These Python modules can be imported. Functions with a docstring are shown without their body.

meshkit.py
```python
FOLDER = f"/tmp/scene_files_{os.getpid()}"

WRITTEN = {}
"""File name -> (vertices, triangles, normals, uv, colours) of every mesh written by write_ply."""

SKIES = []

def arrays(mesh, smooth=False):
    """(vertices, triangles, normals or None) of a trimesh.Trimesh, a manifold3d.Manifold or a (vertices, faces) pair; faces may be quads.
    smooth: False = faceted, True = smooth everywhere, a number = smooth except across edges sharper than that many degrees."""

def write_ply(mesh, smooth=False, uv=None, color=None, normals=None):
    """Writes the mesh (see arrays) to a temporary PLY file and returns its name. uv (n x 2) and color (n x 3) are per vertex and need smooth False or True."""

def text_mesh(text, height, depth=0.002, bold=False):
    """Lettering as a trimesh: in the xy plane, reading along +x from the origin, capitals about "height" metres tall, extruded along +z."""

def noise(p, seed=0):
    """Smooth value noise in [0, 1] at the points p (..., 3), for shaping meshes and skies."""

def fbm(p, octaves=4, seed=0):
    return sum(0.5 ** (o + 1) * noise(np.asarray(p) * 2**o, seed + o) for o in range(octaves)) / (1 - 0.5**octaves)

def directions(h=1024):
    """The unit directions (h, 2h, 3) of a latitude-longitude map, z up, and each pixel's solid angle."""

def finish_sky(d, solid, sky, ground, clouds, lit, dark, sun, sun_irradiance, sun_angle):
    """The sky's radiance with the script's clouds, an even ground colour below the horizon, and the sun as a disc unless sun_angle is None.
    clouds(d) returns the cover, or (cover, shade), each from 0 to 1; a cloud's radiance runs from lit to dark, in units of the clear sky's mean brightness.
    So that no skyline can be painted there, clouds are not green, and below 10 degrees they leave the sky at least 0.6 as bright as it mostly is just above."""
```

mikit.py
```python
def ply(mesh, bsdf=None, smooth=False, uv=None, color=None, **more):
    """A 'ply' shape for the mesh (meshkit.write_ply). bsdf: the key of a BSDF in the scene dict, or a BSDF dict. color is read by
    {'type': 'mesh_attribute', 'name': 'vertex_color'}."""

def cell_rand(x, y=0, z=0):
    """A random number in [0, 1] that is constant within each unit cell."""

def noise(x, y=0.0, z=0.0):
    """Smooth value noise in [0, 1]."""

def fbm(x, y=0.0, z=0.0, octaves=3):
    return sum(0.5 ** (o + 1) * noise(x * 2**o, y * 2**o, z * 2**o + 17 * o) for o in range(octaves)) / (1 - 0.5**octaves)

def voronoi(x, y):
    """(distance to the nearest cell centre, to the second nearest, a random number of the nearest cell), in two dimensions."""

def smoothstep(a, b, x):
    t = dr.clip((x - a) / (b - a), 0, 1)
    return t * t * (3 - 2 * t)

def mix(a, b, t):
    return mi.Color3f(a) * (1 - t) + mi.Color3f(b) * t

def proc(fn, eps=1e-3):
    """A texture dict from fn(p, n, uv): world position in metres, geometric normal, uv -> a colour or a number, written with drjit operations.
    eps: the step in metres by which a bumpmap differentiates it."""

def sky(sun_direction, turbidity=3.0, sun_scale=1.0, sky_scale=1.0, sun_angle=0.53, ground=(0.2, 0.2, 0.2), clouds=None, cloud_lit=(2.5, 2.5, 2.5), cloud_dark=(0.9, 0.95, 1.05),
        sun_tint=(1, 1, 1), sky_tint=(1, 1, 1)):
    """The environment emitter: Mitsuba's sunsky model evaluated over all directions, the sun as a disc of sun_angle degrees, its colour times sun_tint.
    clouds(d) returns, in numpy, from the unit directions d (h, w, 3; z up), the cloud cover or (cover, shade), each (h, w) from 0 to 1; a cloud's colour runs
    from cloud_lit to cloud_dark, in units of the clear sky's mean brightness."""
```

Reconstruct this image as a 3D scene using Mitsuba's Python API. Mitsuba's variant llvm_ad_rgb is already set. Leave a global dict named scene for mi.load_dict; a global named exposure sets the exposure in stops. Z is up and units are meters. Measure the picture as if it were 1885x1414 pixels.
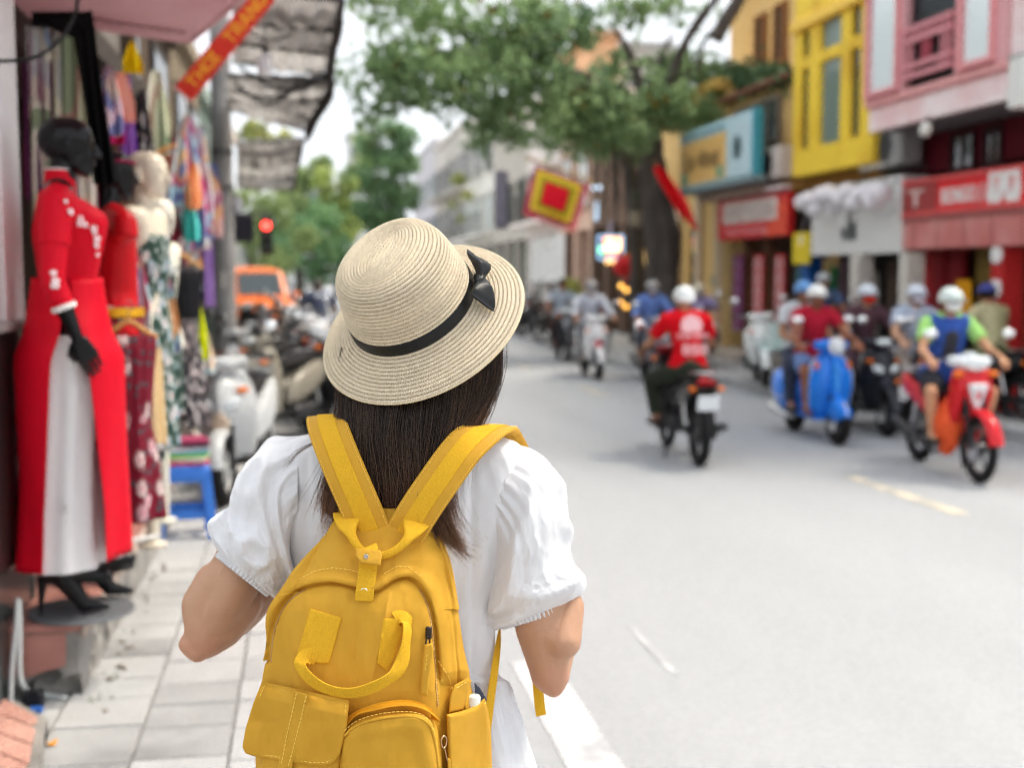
import math, numpy as np, trimesh, drjit as dr, mitsuba as mi, mikit, meshkit
import manifold3d as m3
import shapely, shapely.affinity
from shapely.geometry import Polygon, LineString
from scipy.interpolate import CubicSpline, PchipInterpolator, LinearNDInterpolator
from scipy.spatial import cKDTree
from mikit import proc, noise, fbm, voronoi, cell_rand, smoothstep, mix, ply

# ------------------------------------------------------------------ camera, sky, exposure
exposure = 3.25
FPX, CX, CY = 2300.0, 942.5, 707.0                      # focal length and centre, in pixels of the 1885 px wide photograph
PITCH = math.atan(207 / FPX)
YAW = math.atan(382.5 / FPX * math.cos(PITCH))
EYE = np.array([0.0, 0.0, 1.65])                         # the street runs along +y, the right pavement is at +x
HF = np.array([math.sin(YAW), math.cos(YAW), 0.0])
FWD = HF * math.cos(PITCH) + np.array([0, 0, -math.sin(PITCH)])
RIGHT = np.array([math.cos(YAW), -math.sin(YAW), 0.0])
UP = np.cross(RIGHT, FWD)
scene, labels = {}, {}
scene['camera'] = {'type': 'thinlens', 'fov': math.degrees(2 * math.atan(CX / FPX)), 'fov_axis': 'x', 'near_clip': 0.05, 'far_clip': 2000.0,
                   'aperture_radius': 0.0073, 'focus_distance': 1.93,
                   'to_world': mi.ScalarTransform4f().look_at(origin=EYE.tolist(), target=(EYE + FWD).tolist(), up=[0, 0, 1])}


def cloud_cover(d):
    n = meshkit.fbm(d * 2.2 + 5, 4)
    return np.ones(d.shape[:2]), np.clip((n - 0.35) * 1.1, 0, 0.6)


scene['sky'] = mikit.sky((0.5, 0.1, 0.86), turbidity=3, sun_scale=0.3, sun_angle=20, clouds=cloud_cover, cloud_lit=(1.45, 1.5, 1.58), cloud_dark=(.92, .97, 1.05), sun_tint=(.93, 1, 1.1))
labels['sky'] = {'label': 'bright overcast white sky above the street', 'kind': 'structure', 'category': 'sky'}


# ------------------------------------------------------------------ helpers
def ray(u, v):
    u, v = np.asarray(u, float)[..., None], np.asarray(v, float)[..., None]
    return FWD + RIGHT * (u - CX) / FPX - UP * (v - CY) / FPX


def at(u, v, depth):
    """The point `depth` metres ahead (horizontally) that the photograph shows at (u, v): how measurements of the photo become metres."""
    r = ray(u, v)
    return EYE + r * (np.asarray(depth, float) / (r @ HF))[..., None]


def onx(u, v, x):
    r = ray(u, v)
    return EYE + r * ((x - EYE[0]) / r[..., 0])[..., None]


def onz(u, v, z=0.0):
    r = ray(u, v)
    return EYE + r * ((z - EYE[2]) / r[..., 2])[..., None]


def pix(p):
    q = np.asarray(p, float) - EYE
    w = q @ FWD
    return CX + FPX * (q @ RIGHT) / w, CY - FPX * (q @ UP) / w


def W(u, v, d=0.0):
    """Around the walking woman, who is 2 m ahead: d metres behind (+) or before (-) her."""
    return at(u, v, 2.0 + np.asarray(d, float))


used = set()


def numbered(k):
    n, i = k, 0
    while n in used:
        i += 1
        n = f'{k}_{i:03d}'
    used.add(n)
    return n


def thing(name, label, cat, group=None, kind=None):
    k = numbered(name)
    labels[k] = {'label': label, 'category': cat}
    if group:
        labels[k]['group'] = group
    if kind:
        labels[k]['kind'] = kind
    return k


def part(parent, name, mesh, mat, smooth=35, label=None, kind=None, **kw):
    k = numbered(parent + '__' + name)
    scene[k] = ply(mesh, mat, smooth=smooth, **kw)
    if label or kind:
        labels[k] = {a: b for a, b in (('label', label), ('kind', kind)) if b}
    return k


def whole(name, mesh, mat, label, cat, group=None, kind=None, smooth=35, **kw):
    k = thing(name, label, cat, group, kind)
    scene[k] = ply(mesh, mat, smooth=smooth, **kw)
    return k


def structure(name, mesh, mat, smooth=False, **kw):
    k = numbered(name)
    scene[k] = ply(mesh, mat, smooth=smooth, **kw)
    labels[k] = {'kind': 'structure'}
    return k


def rgb(c):
    return {'type': 'rgb', 'value': [float(x) for x in c]}


def srgb(r, g, b):
    c = np.array([r, g, b], float) / 255
    return tuple(np.where(c < 0.04045, c / 12.92, ((c + 0.055) / 1.055) ** 2.4))


MATS = {}


def mat(name, col, rough=0.6, metal=0.0, spec=0.18, coat=0.0, sheen=0.0, bump=None, bscale=1.0, two=True, **kw):
    """A principled material under its own key; col: a colour or a texture dict."""
    b = {'type': 'principled', 'base_color': col if isinstance(col, dict) else rgb(col), 'roughness': rough, 'metallic': metal, 'specular': spec, **kw}
    if coat:
        b |= {'clearcoat': coat, 'clearcoat_gloss': 0.9}
    if sheen:
        b |= {'sheen': sheen}
    if bump is not None:
        b = {'type': 'bumpmap', 'nested_bsdf': b, 'arbitrary': bump, 'scale': bscale}
    scene[name] = {'type': 'twosided', 'bsdf': b} if two else b
    return name


def flat(c, rough=0.6, **kw):
    """A plain material for a colour (sRGB 0-255 base colour), made once."""
    key = 'plain_' + '_'.join(str(int(x)) for x in c) + f'_{int(rough * 100)}' + ''.join(f'_{k}{int(v * 100)}' for k, v in sorted(kw.items()))
    if key not in MATS:
        MATS[key] = mat(key, srgb(*c), rough, **kw)
    return key


VCOL = {'type': 'mesh_attribute', 'name': 'vertex_color'}


def TM(v, f):
    return trimesh.Trimesh(np.asarray(v, float), np.asarray(f, int), process=False)


def cat(ms):
    return trimesh.util.concatenate([m for m in ms if m is not None])


def mm(m):
    """manifold -> trimesh"""
    q = m.to_mesh()
    return TM(np.array(q.vert_properties)[:, :3], np.array(q.tri_verts))


def bx(c, s, ch=0.0, rz=0.0, M=None):
    """A box with centre c, size s, its edges chamfered by ch."""
    h = np.asarray(s, float) / 2
    if ch > 0:
        ch = min(ch, h.min() * 0.9)
        pts = []
        for sx in (-1, 1):
            for sy in (-1, 1):
                for sz in (-1, 1):
                    for k in range(3):
                        q = h - ch
                        q[k] = h[k]
                        pts.append(q * (sx, sy, sz))
        m = trimesh.Trimesh(np.array(pts)).convex_hull
    else:
        m = trimesh.creation.box(extents=h * 2)
    if rz:
        m.apply_transform(trimesh.transformations.rotation_matrix(rz, [0, 0, 1]))
    if M is not None:
        m.apply_transform(M)
    m.apply_translation(c)
    return m


def spline(pts, n, closed=False):
    pts = np.asarray(pts, float)
    if closed:
        pts = np.vstack([pts, pts[:1]])
    t = np.r_[0, np.cumsum(np.linalg.norm(np.diff(pts, axis=0), axis=1) ** 0.5 + 1e-9)]
    cs = CubicSpline(t, pts, bc_type='periodic' if closed else 'natural')
    return cs(np.linspace(0, t[-1], n, endpoint=not closed))


def loft(rings, caps=True, closed=True, wrap=False):
    """rings (k, n, 3) -> surface; closed: each ring closes; wrap: the last ring joins the first."""
    r = np.asarray(rings, float)
    k, n = r.shape[:2]
    v = r.reshape(-1, 3)
    i = np.arange(k if wrap else k - 1)[:, None]
    j = np.arange(n if closed else n - 1)[None]
    i2, j2 = (i + 1) % k, (j + 1) % n
    a, b, c, d = i * n + j, i * n + j2, i2 * n + j2, i2 * n + j
    f = np.vstack([np.stack(x, -1).reshape(-1, 3) for x in ((a, b, c), (a, c, d))])
    if caps and closed and not wrap:
        v = np.vstack([v, r[0].mean(0), r[-1].mean(0)])
        q = np.arange(n)
        f = np.vstack([f, np.stack([(q + 1) % n, q, q * 0 + k * n], 1), np.stack([(k - 1) * n + q, (k - 1) * n + (q + 1) % n, q * 0 + k * n + 1], 1)])
    return TM(v, f)


def frames(p):
    t = np.gradient(p, axis=0)
    t /= np.linalg.norm(t, axis=1, keepdims=True) + 1e-12
    n = np.zeros_like(p)
    a = np.array([0, 0, 1.0]) if abs(t[0][2]) < 0.9 else np.array([1.0, 0, 0])
    for i in range(len(p)):
        a = a - t[i] * (a @ t[i])
        a /= np.linalg.norm(a) + 1e-12
        n[i] = a
    return t, n, np.cross(t, n)


def tube(pts, r, sides=8, smooth_n=0, caps=True, closed=False):
    p = np.asarray(pts, float)
    if smooth_n:
        p = spline(p, smooth_n, closed)
    r = np.broadcast_to(np.asarray(r, float), (len(p),)) if np.ndim(r) == 0 or len(np.atleast_1d(r)) == len(p) else np.interp(np.linspace(0, 1, len(p)), np.linspace(0, 1, len(r)), r)
    t, n, b = frames(p)
    if closed:
        t = np.roll(p, -1, 0) - np.roll(p, 1, 0)
        t /= np.linalg.norm(t, axis=1, keepdims=True)
        n0 = np.cross(t, (p - p.mean(0)))
        n0 /= np.linalg.norm(n0, axis=1, keepdims=True) + 1e-12
        n, b = n0, np.cross(t, n0)
    a = np.arange(sides) * 2 * np.pi / sides
    ring = p[:, None] + r[:, None, None] * (np.cos(a)[None, :, None] * n[:, None] + np.sin(a)[None, :, None] * b[:, None])
    return loft(ring, caps=caps and not closed, wrap=closed)


def rod(a, b, r, sides=8):
    return tube([a, b], r, sides)


def lathe(prof, n=24, M=None):
    """prof: (r, z) pairs turned round z."""
    prof = np.asarray(prof, float)
    a = np.arange(n) * 2 * np.pi / n
    ring = np.stack([prof[:, 0:1] * np.cos(a), prof[:, 0:1] * np.sin(a), np.repeat(prof[:, 1:2], n, 1)], -1)
    m = loft(ring)
    if M is not None:
        m.apply_transform(M)
    return m


def ball(c, r, n=2, M=None):
    m = trimesh.creation.icosphere(n)
    m.apply_scale(np.broadcast_to(np.asarray(r, float), (3,)))
    if M is not None:
        m.apply_transform(M)
    m.apply_translation(c)
    return m


def basis(x, y, z, o=(0, 0, 0)):
    M = np.eye(4)
    M[:3, 0], M[:3, 1], M[:3, 2], M[:3, 3] = x, y, z, o
    return M


def rotm(axis, deg, o=(0, 0, 0)):
    M = trimesh.transformations.rotation_matrix(math.radians(deg), axis)
    M[:3, 3] = o
    return M


def moved(m, M):
    m = m.copy()
    m.apply_transform(M)
    return m


def extrude(poly, h, M=None, hole=None):
    p = Polygon(poly, holes=hole or [])
    if not p.is_valid:
        p = p.buffer(0)
    m = trimesh.creation.extrude_polygon(p, h, engine='earcut')
    if M is not None:
        m.apply_transform(M)
    return m


def side(poly, x0, x1, hole=None):
    """An outline in the (y, z) plane made solid from x0 to x1."""
    m = extrude(poly, x1 - x0, hole=hole)
    m.apply_transform(np.array([[0, 0, 1, x0], [1, 0, 0, 0], [0, 1, 0, 0], [0, 0, 0, 1.0]]))
    return m


def sph(c, r):
    return m3.Manifold.sphere(float(r), 16).translate([float(x) for x in c])


def hull_of(*cr):
    return m3.Manifold.batch_hull([sph(c, r) for c, r in cr])


def disc(c, axis, r, h=0.004):
    """A thin round plate, to end a sleeve or a trouser leg cleanly."""
    axis = np.asarray(axis, float) / np.linalg.norm(axis)
    a = np.cross(axis, [0.3, 0.1, 0.9])
    a /= np.linalg.norm(a)
    M = basis(a, np.cross(axis, a), axis, c)
    return m3.Manifold.cylinder(h, float(r), float(r), 14, True).transform(M[:3])


def union(ms):
    return m3.Manifold.batch_boolean(list(ms), m3.OpType.Add)


def soft(man, length, it=6):
    """One continuous smoothed surface of a union of hulls."""
    m = mm(man.refine_to_length(length))
    m.merge_vertices()
    trimesh.smoothing.filter_taubin(m, lamb=0.5, nu=0.52, iterations=it)
    return m


def fb(p, f, seed=0, o=3):
    return meshkit.fbm(np.asarray(p, float) * f + 31.7, o, seed) - 0.5


RNG = np.random.default_rng(7)
# ------------------------------------------------------------------ people: one continuous body from a posed skeleton, clothes that follow it
def unit(a):
    a = np.asarray(a, float)
    return a / (np.linalg.norm(a) + 1e-12)


def lerp(a, b, t):
    return np.asarray(a, float) * (1 - t) + np.asarray(b, float) * t


def head_parts(c, f, u, s=1.0):
    f = unit(f)
    u = unit(np.asarray(u, float) - f * (np.dot(u, f)))
    r = np.cross(f, u)
    P = lambda x, y, z: np.asarray(c, float) + s * (r * x + f * y + u * z)
    H = [hull_of((P(0, 0.012, 0.03), .076 * s), (P(0, -0.028, 0.028), .078 * s), (P(0, 0.03, -0.035), .058 * s)),
         hull_of((P(0, 0.03, -0.03), .06 * s), (P(0, 0.058, -0.078), .026 * s), (P(0.03, 0.03, -0.06), .03 * s), (P(-0.03, 0.03, -0.06), .03 * s)),
         hull_of((P(0, 0.088, 0.012), .007 * s), (P(0, 0.106, -0.022), .010 * s), (P(0.01, 0.092, -0.026), .008 * s), (P(-0.01, 0.092, -0.026), .008 * s)),
         hull_of((P(0.017, 0.081, -0.051), .006 * s), (P(0, 0.088, -0.051), .008 * s), (P(-0.017, 0.081, -0.051), .006 * s)),
         hull_of((P(0.036, 0.07, 0.026), .010 * s), (P(0.012, 0.082, 0.026), .008 * s)), hull_of((P(-0.036, 0.07, 0.026), .010 * s), (P(-0.012, 0.082, 0.026), .008 * s))]
    for k in (-1, 1):
        H.append(hull_of((P(k * .076, -0.006, 0.016), .013 * s), (P(k * .073, 0.002, -0.022), .010 * s), (P(k * .084, -0.014, 0.012), .007 * s)))
    return H, P


def hand_parts(w, d, n, side=1, curl=0.9, s=1.0):
    """w wrist, d the way the hand points, n the way the palm faces; the thumb leaves the palm on the side side*(d x n)."""
    d = unit(d)
    n = unit(np.asarray(n, float) - d * np.dot(n, d))
    b = np.cross(d, n) * side
    P = lambda x, y, z: np.asarray(w, float) + s * (b * x + d * y + n * z)
    H = [hull_of((P(.016, .02, 0), .014 * s), (P(-.016, .02, 0), .014 * s), (P(.028, .082, 0), .012 * s), (P(-.028, .078, 0), .011 * s))]
    for x, L, r in ((.028, .068, .0088), (.010, .078, .009), (-.009, .072, .0088), (-.027, .056, .0078)):
        a0, p = 0.25 * curl, P(x, .082 - abs(x) * .15, 0)
        for seg, (k, a) in enumerate(((.45, .55 * curl), (.31, 1.5 * curl), (.24, 2.3 * curl))):
            q = p + s * L * k * (d * math.cos(a) + n * math.sin(a))
            H.append(hull_of((p, r * s * (1 - .08 * seg)), (q, r * s * (.92 - .08 * seg))))
            p = q
    p0, p1 = P(.022, .022, .004), P(.046, .048, .016)
    p2 = p1 + s * (d * .026 + n * .016 - b * .003)
    H += [hull_of((p0, .014 * s), (p1, .0105 * s)), hull_of((p1, .0105 * s), (p2, .0085 * s))]
    return H


def body_parts(J, s=1.0, foot=True, thin=1.0):
    H = [hull_of((J['hip_l'], .088 * s * thin), (J['hip_r'], .088 * s * thin), (J['pelvis'], .10 * s * thin), (J['spine'], .095 * s * thin)),
         hull_of((J['spine'], .097 * s * thin), (J['chest'], .108 * s * thin), (lerp(J['sh_l'], J['sh_r'], .28), .07 * s), (lerp(J['sh_l'], J['sh_r'], .72), .07 * s)),
         hull_of((J['sh_l'], .047 * s), (lerp(J['sh_l'], J['neck'], .55), .058 * s), (J['chest'], .085 * s)), hull_of((J['sh_r'], .047 * s), (lerp(J['sh_r'], J['neck'], .55), .058 * s), (J['chest'], .085 * s)),
         hull_of((J['neck'], .053 * s), (lerp(J['neck'], J['head'], .6), .05 * s))]
    for k in 'lr':
        sh, el, wr = J['sh_' + k], J['el_' + k], J['wr_' + k]
        H += [hull_of((sh, .048 * s), (lerp(sh, el, .4), .045 * s), (el, .036 * s)), hull_of((el, .038 * s), (lerp(el, wr, .3), .037 * s), (wr, .023 * s))]
        hp, kn, an = J['hip_' + k], J['kn_' + k], J['an_' + k]
        H += [hull_of((hp, .085 * s), (kn, .053 * s)), hull_of((kn, .053 * s), (lerp(kn, an, .3), .052 * s), (an, .033 * s))]
        if foot:
            toe = np.asarray(J['toe_' + k], float)
            fd = unit(toe - an)
            heel = np.asarray(an) - unit([fd[0], fd[1], 0.001]) * .03 - [0, 0, .045]
            H += [hull_of((an, .034 * s), (heel, .032 * s), (toe, .022 * s)), hull_of((heel, .03 * s), (toe, .026 * s))]
    return H


def shirt_parts(J, s=1.0, sleeve=0.55, g=0.02, hem=0.0):
    H = [hull_of((J['hip_l'], (.085 + g) * s), (J['hip_r'], (.085 + g) * s), (J['spine'], (.10 + g) * s)),
         hull_of((J['spine'], (.10 + g) * s), (J['chest'], (.112 + g) * s), (lerp(J['sh_l'], J['sh_r'], .25), (.068 + g) * s), (lerp(J['sh_l'], J['sh_r'], .75), (.068 + g) * s))]
    for k in 'lr':
        sh, el, wr = (np.asarray(J[x + k], float) for x in ('sh_', 'el_', 'wr_'))
        H.append(hull_of((sh, (.048 + g) * s), (lerp(sh, J['neck'], .6), (.05 + g * .6) * s), (J['chest'], (.08 + g) * s)))
        if sleeve <= 1:
            e = lerp(sh, el, sleeve)
            H.append(m3.Manifold.batch_hull([sph(sh, (.048 + g) * s), disc(e, el - sh, (.05 + g) * s)]))
        else:
            H.append(hull_of((sh, (.046 + g) * s), (el, (.04 + g) * s)))
            H.append(m3.Manifold.batch_hull([sph(el, (.04 + g) * s), disc(lerp(el, wr, sleeve - 1), wr - el, (.032 + g * .8) * s)]))
    return H


def trouser_parts(J, s=1.0, leg=1.9, g=0.018):
    H = [hull_of((J['hip_l'], (.09 + g) * s), (J['hip_r'], (.09 + g) * s), (J['pelvis'], (.10 + g) * s))]
    for k in 'lr':
        hp, kn, an = (np.asarray(J[x + k], float) for x in ('hip_', 'kn_', 'an_'))
        if leg <= 1:
            e = lerp(hp, kn, leg)
            H.append(m3.Manifold.batch_hull([sph(hp, (.088 + g) * s), disc(e, kn - hp, (.066 + g) * s)]))
        else:
            H.append(hull_of((hp, (.088 + g) * s), (kn, (.058 + g) * s)))
            H.append(m3.Manifold.batch_hull([sph(kn, (.058 + g) * s), disc(lerp(kn, an, leg - 1), an - kn, (.048 + g) * s)]))
    return H


def helmet_mesh(P, s=1.0, peak=True):
    """A half-face riding helmet: shell with rim and a short peak. P: the head's own axes."""
    rings = []
    for z, rx, ry, oy in ((-.012, .098, .113, -.004), (.0, .102, .117, -.004), (.03, .102, .117, -.004), (.065, .093, .106, -.006), (.095, .07, .08, -.01), (.113, .038, .044, -.012), (.119, .012, .014, -.012)):
        a = np.arange(28) * 2 * np.pi / 28
        zz = z - .03 * np.clip(-np.sin(a), 0, 1) * (1 - np.clip(z / .06, 0, 1)) + .02 * np.clip(np.sin(a), 0, 1) ** 2 * (1 - np.clip(z / .06, 0, 1))
        rings.append([P(rx * math.cos(x), ry * math.sin(x) + oy, y) for x, y in zip(a, zz)])
    return loft(rings)


def peak_mesh(P):
    a = np.linspace(.6, np.pi - .6, 14)
    rows = [[P(r * math.cos(x) * .9, r * math.sin(x) + o, z) for x in a] for r, o, z in ((.112, 0, .018), (.125, .02, .012), (.138, .035, .002), (.137, .035, -.002), (.122, .018, .007), (.110, 0, .012))]
    return loft(np.array(rows).transpose(1, 0, 2))


def cap_brim(P, L=.07):
    a = np.linspace(.45, np.pi - .45, 14)
    rows = [[P(.092 * math.cos(x), .10 * math.sin(x) + L * k * math.sin(x), z) for x in a] for k, z in ((0, .035), (.6, .028), (1, .018), (1, .013), (.6, .022), (0, .029))]
    return loft(np.array(rows).transpose(1, 0, 2))


def hair_cap(P, drop=0.0, s=1.0):
    a = np.arange(26) * 2 * np.pi / 26
    rings = []
    for z, k in ((-.05, .98), (-.02, 1.04), (.02, 1.06), (.06, 1.0), (.09, .80), (.112, .45), (.12, .1)):
        face = np.clip(np.sin(a), 0, 1) ** 1.5
        zz = z + (1 - np.clip((z + .05) / .11, 0, 1)) * (.095 * face - drop * (1 - face))
        rings.append([P(.086 * k * math.cos(x), .098 * k * math.sin(x) - .008, y) for x, y in zip(a, zz)])
    return loft(rings)


def mask_mesh(P):
    rows = []
    for z, w, b in ((-.012, .062, .0), (-.03, .066, .012), (-.055, .062, .010), (-.08, .05, .0)):
        x = np.linspace(-1, 1, 13)
        rows.append([P(w * t * 1.12, (.112 + b) * math.cos(t * 1.15) ** .7 + .004, z) for t in x])
    front = np.array(rows)
    m = loft(front, closed=False, caps=False)
    back = m.copy()
    back.vertices = back.vertices - (np.array(P(0, .004, 0)) - np.array(P(0, 0, 0)))
    back.invert()
    n = front.shape[1]
    edge = np.r_[np.arange(n), np.arange(2 * n - 1, 4 * n, n), np.arange(4 * n - 2, 3 * n - 1, -1), np.arange(2 * n, 0, -n)]
    N = len(m.vertices)
    e2 = np.roll(edge, -1)
    rim = np.vstack([np.stack([edge, e2, e2 + N], 1), np.stack([edge, e2 + N, edge + N], 1)])
    return TM(np.vstack([m.vertices, back.vertices]), np.vstack([m.faces, back.faces + N, rim]))


def bend(p, M):
    return (np.asarray(M) @ np.r_[np.asarray(p, float), 1])[:3]


def pose_ride(lean=0.0, reach=0.0, knee=0.24, foot_down=0, spread=1.0, seat=.80, lookx=0.0):
    J = dict(pelvis=(0, -.20, seat + .05), spine=(0, -.15 + lean * .3, seat + .22), chest=(0, -.10 + lean * .8, seat + .42), neck=(0, -.06 + lean, seat + .57), head=(0, -.03 + lean * 1.1, seat + .70))
    for k, x in (('l', -1), ('r', 1)):
        J['sh_' + k] = (x * .185, -.09 + lean * .9, seat + .50)
        J['el_' + k] = (x * .30 * spread, .10 + lean * .5 + reach * .5, seat + .27)
        J['wr_' + k] = (x * .315, .30 + reach, seat + .22)
        J['hd_' + k] = (-x * .1, .9, -.45)
        J['hip_' + k] = (x * .10, -.17, seat + .02)
        J['kn_' + k] = (x * knee, .24, seat - .08)
        J['an_' + k] = (x * (knee - .05), .16, .36)
        J['toe_' + k] = (x * (knee - .02), .34, .305)
    if foot_down:
        k, x = ('l', -1) if foot_down < 0 else ('r', 1)
        J['kn_' + k], J['an_' + k], J['toe_' + k] = (x * .34, .16, .47), (x * .42, .02, .09), (x * .46, .19, .04)
    J['hf'] = (lookx, 1, -.05)
    return {k: np.array(v, float) for k, v in J.items()}


def pose_sit_front(**kw):
    return pose_ride(**kw)


def pose_stand(arm=.08, step=.12, seat=0):
    J = dict(pelvis=(0, 0, .92), spine=(0, .01, 1.06), chest=(0, .0, 1.26), neck=(0, -.01, 1.42), head=(0, .02, 1.56))
    for k, x in (('l', -1), ('r', 1)):
        J['sh_' + k] = (x * .175, 0, 1.36)
        J['el_' + k] = (x * .235, -.03 + x * arm * .5, 1.09)
        J['wr_' + k] = (x * .25, .06 + x * arm, .85)
        J['hd_' + k] = (0, .2, -1)
        J['hip_' + k] = (x * .09, 0, .88)
        J['kn_' + k] = (x * .10, .03 - x * step * .6, .48)
        J['an_' + k] = (x * .10, -.02 - x * step, .085)
        J['toe_' + k] = (x * .12, .15 - x * step, .035)
    J['hf'] = (0, 1, -.02)
    return {k: np.array(v, float) for k, v in J.items()}


def put(J, M):
    out = {}
    for k, p in J.items():
        out[k] = (M[:3, :3] @ p) if k in ('hf', 'hd_l', 'hd_r') else bend(p, M)
    return out


SKIN = srgb(196, 146, 112)


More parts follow.
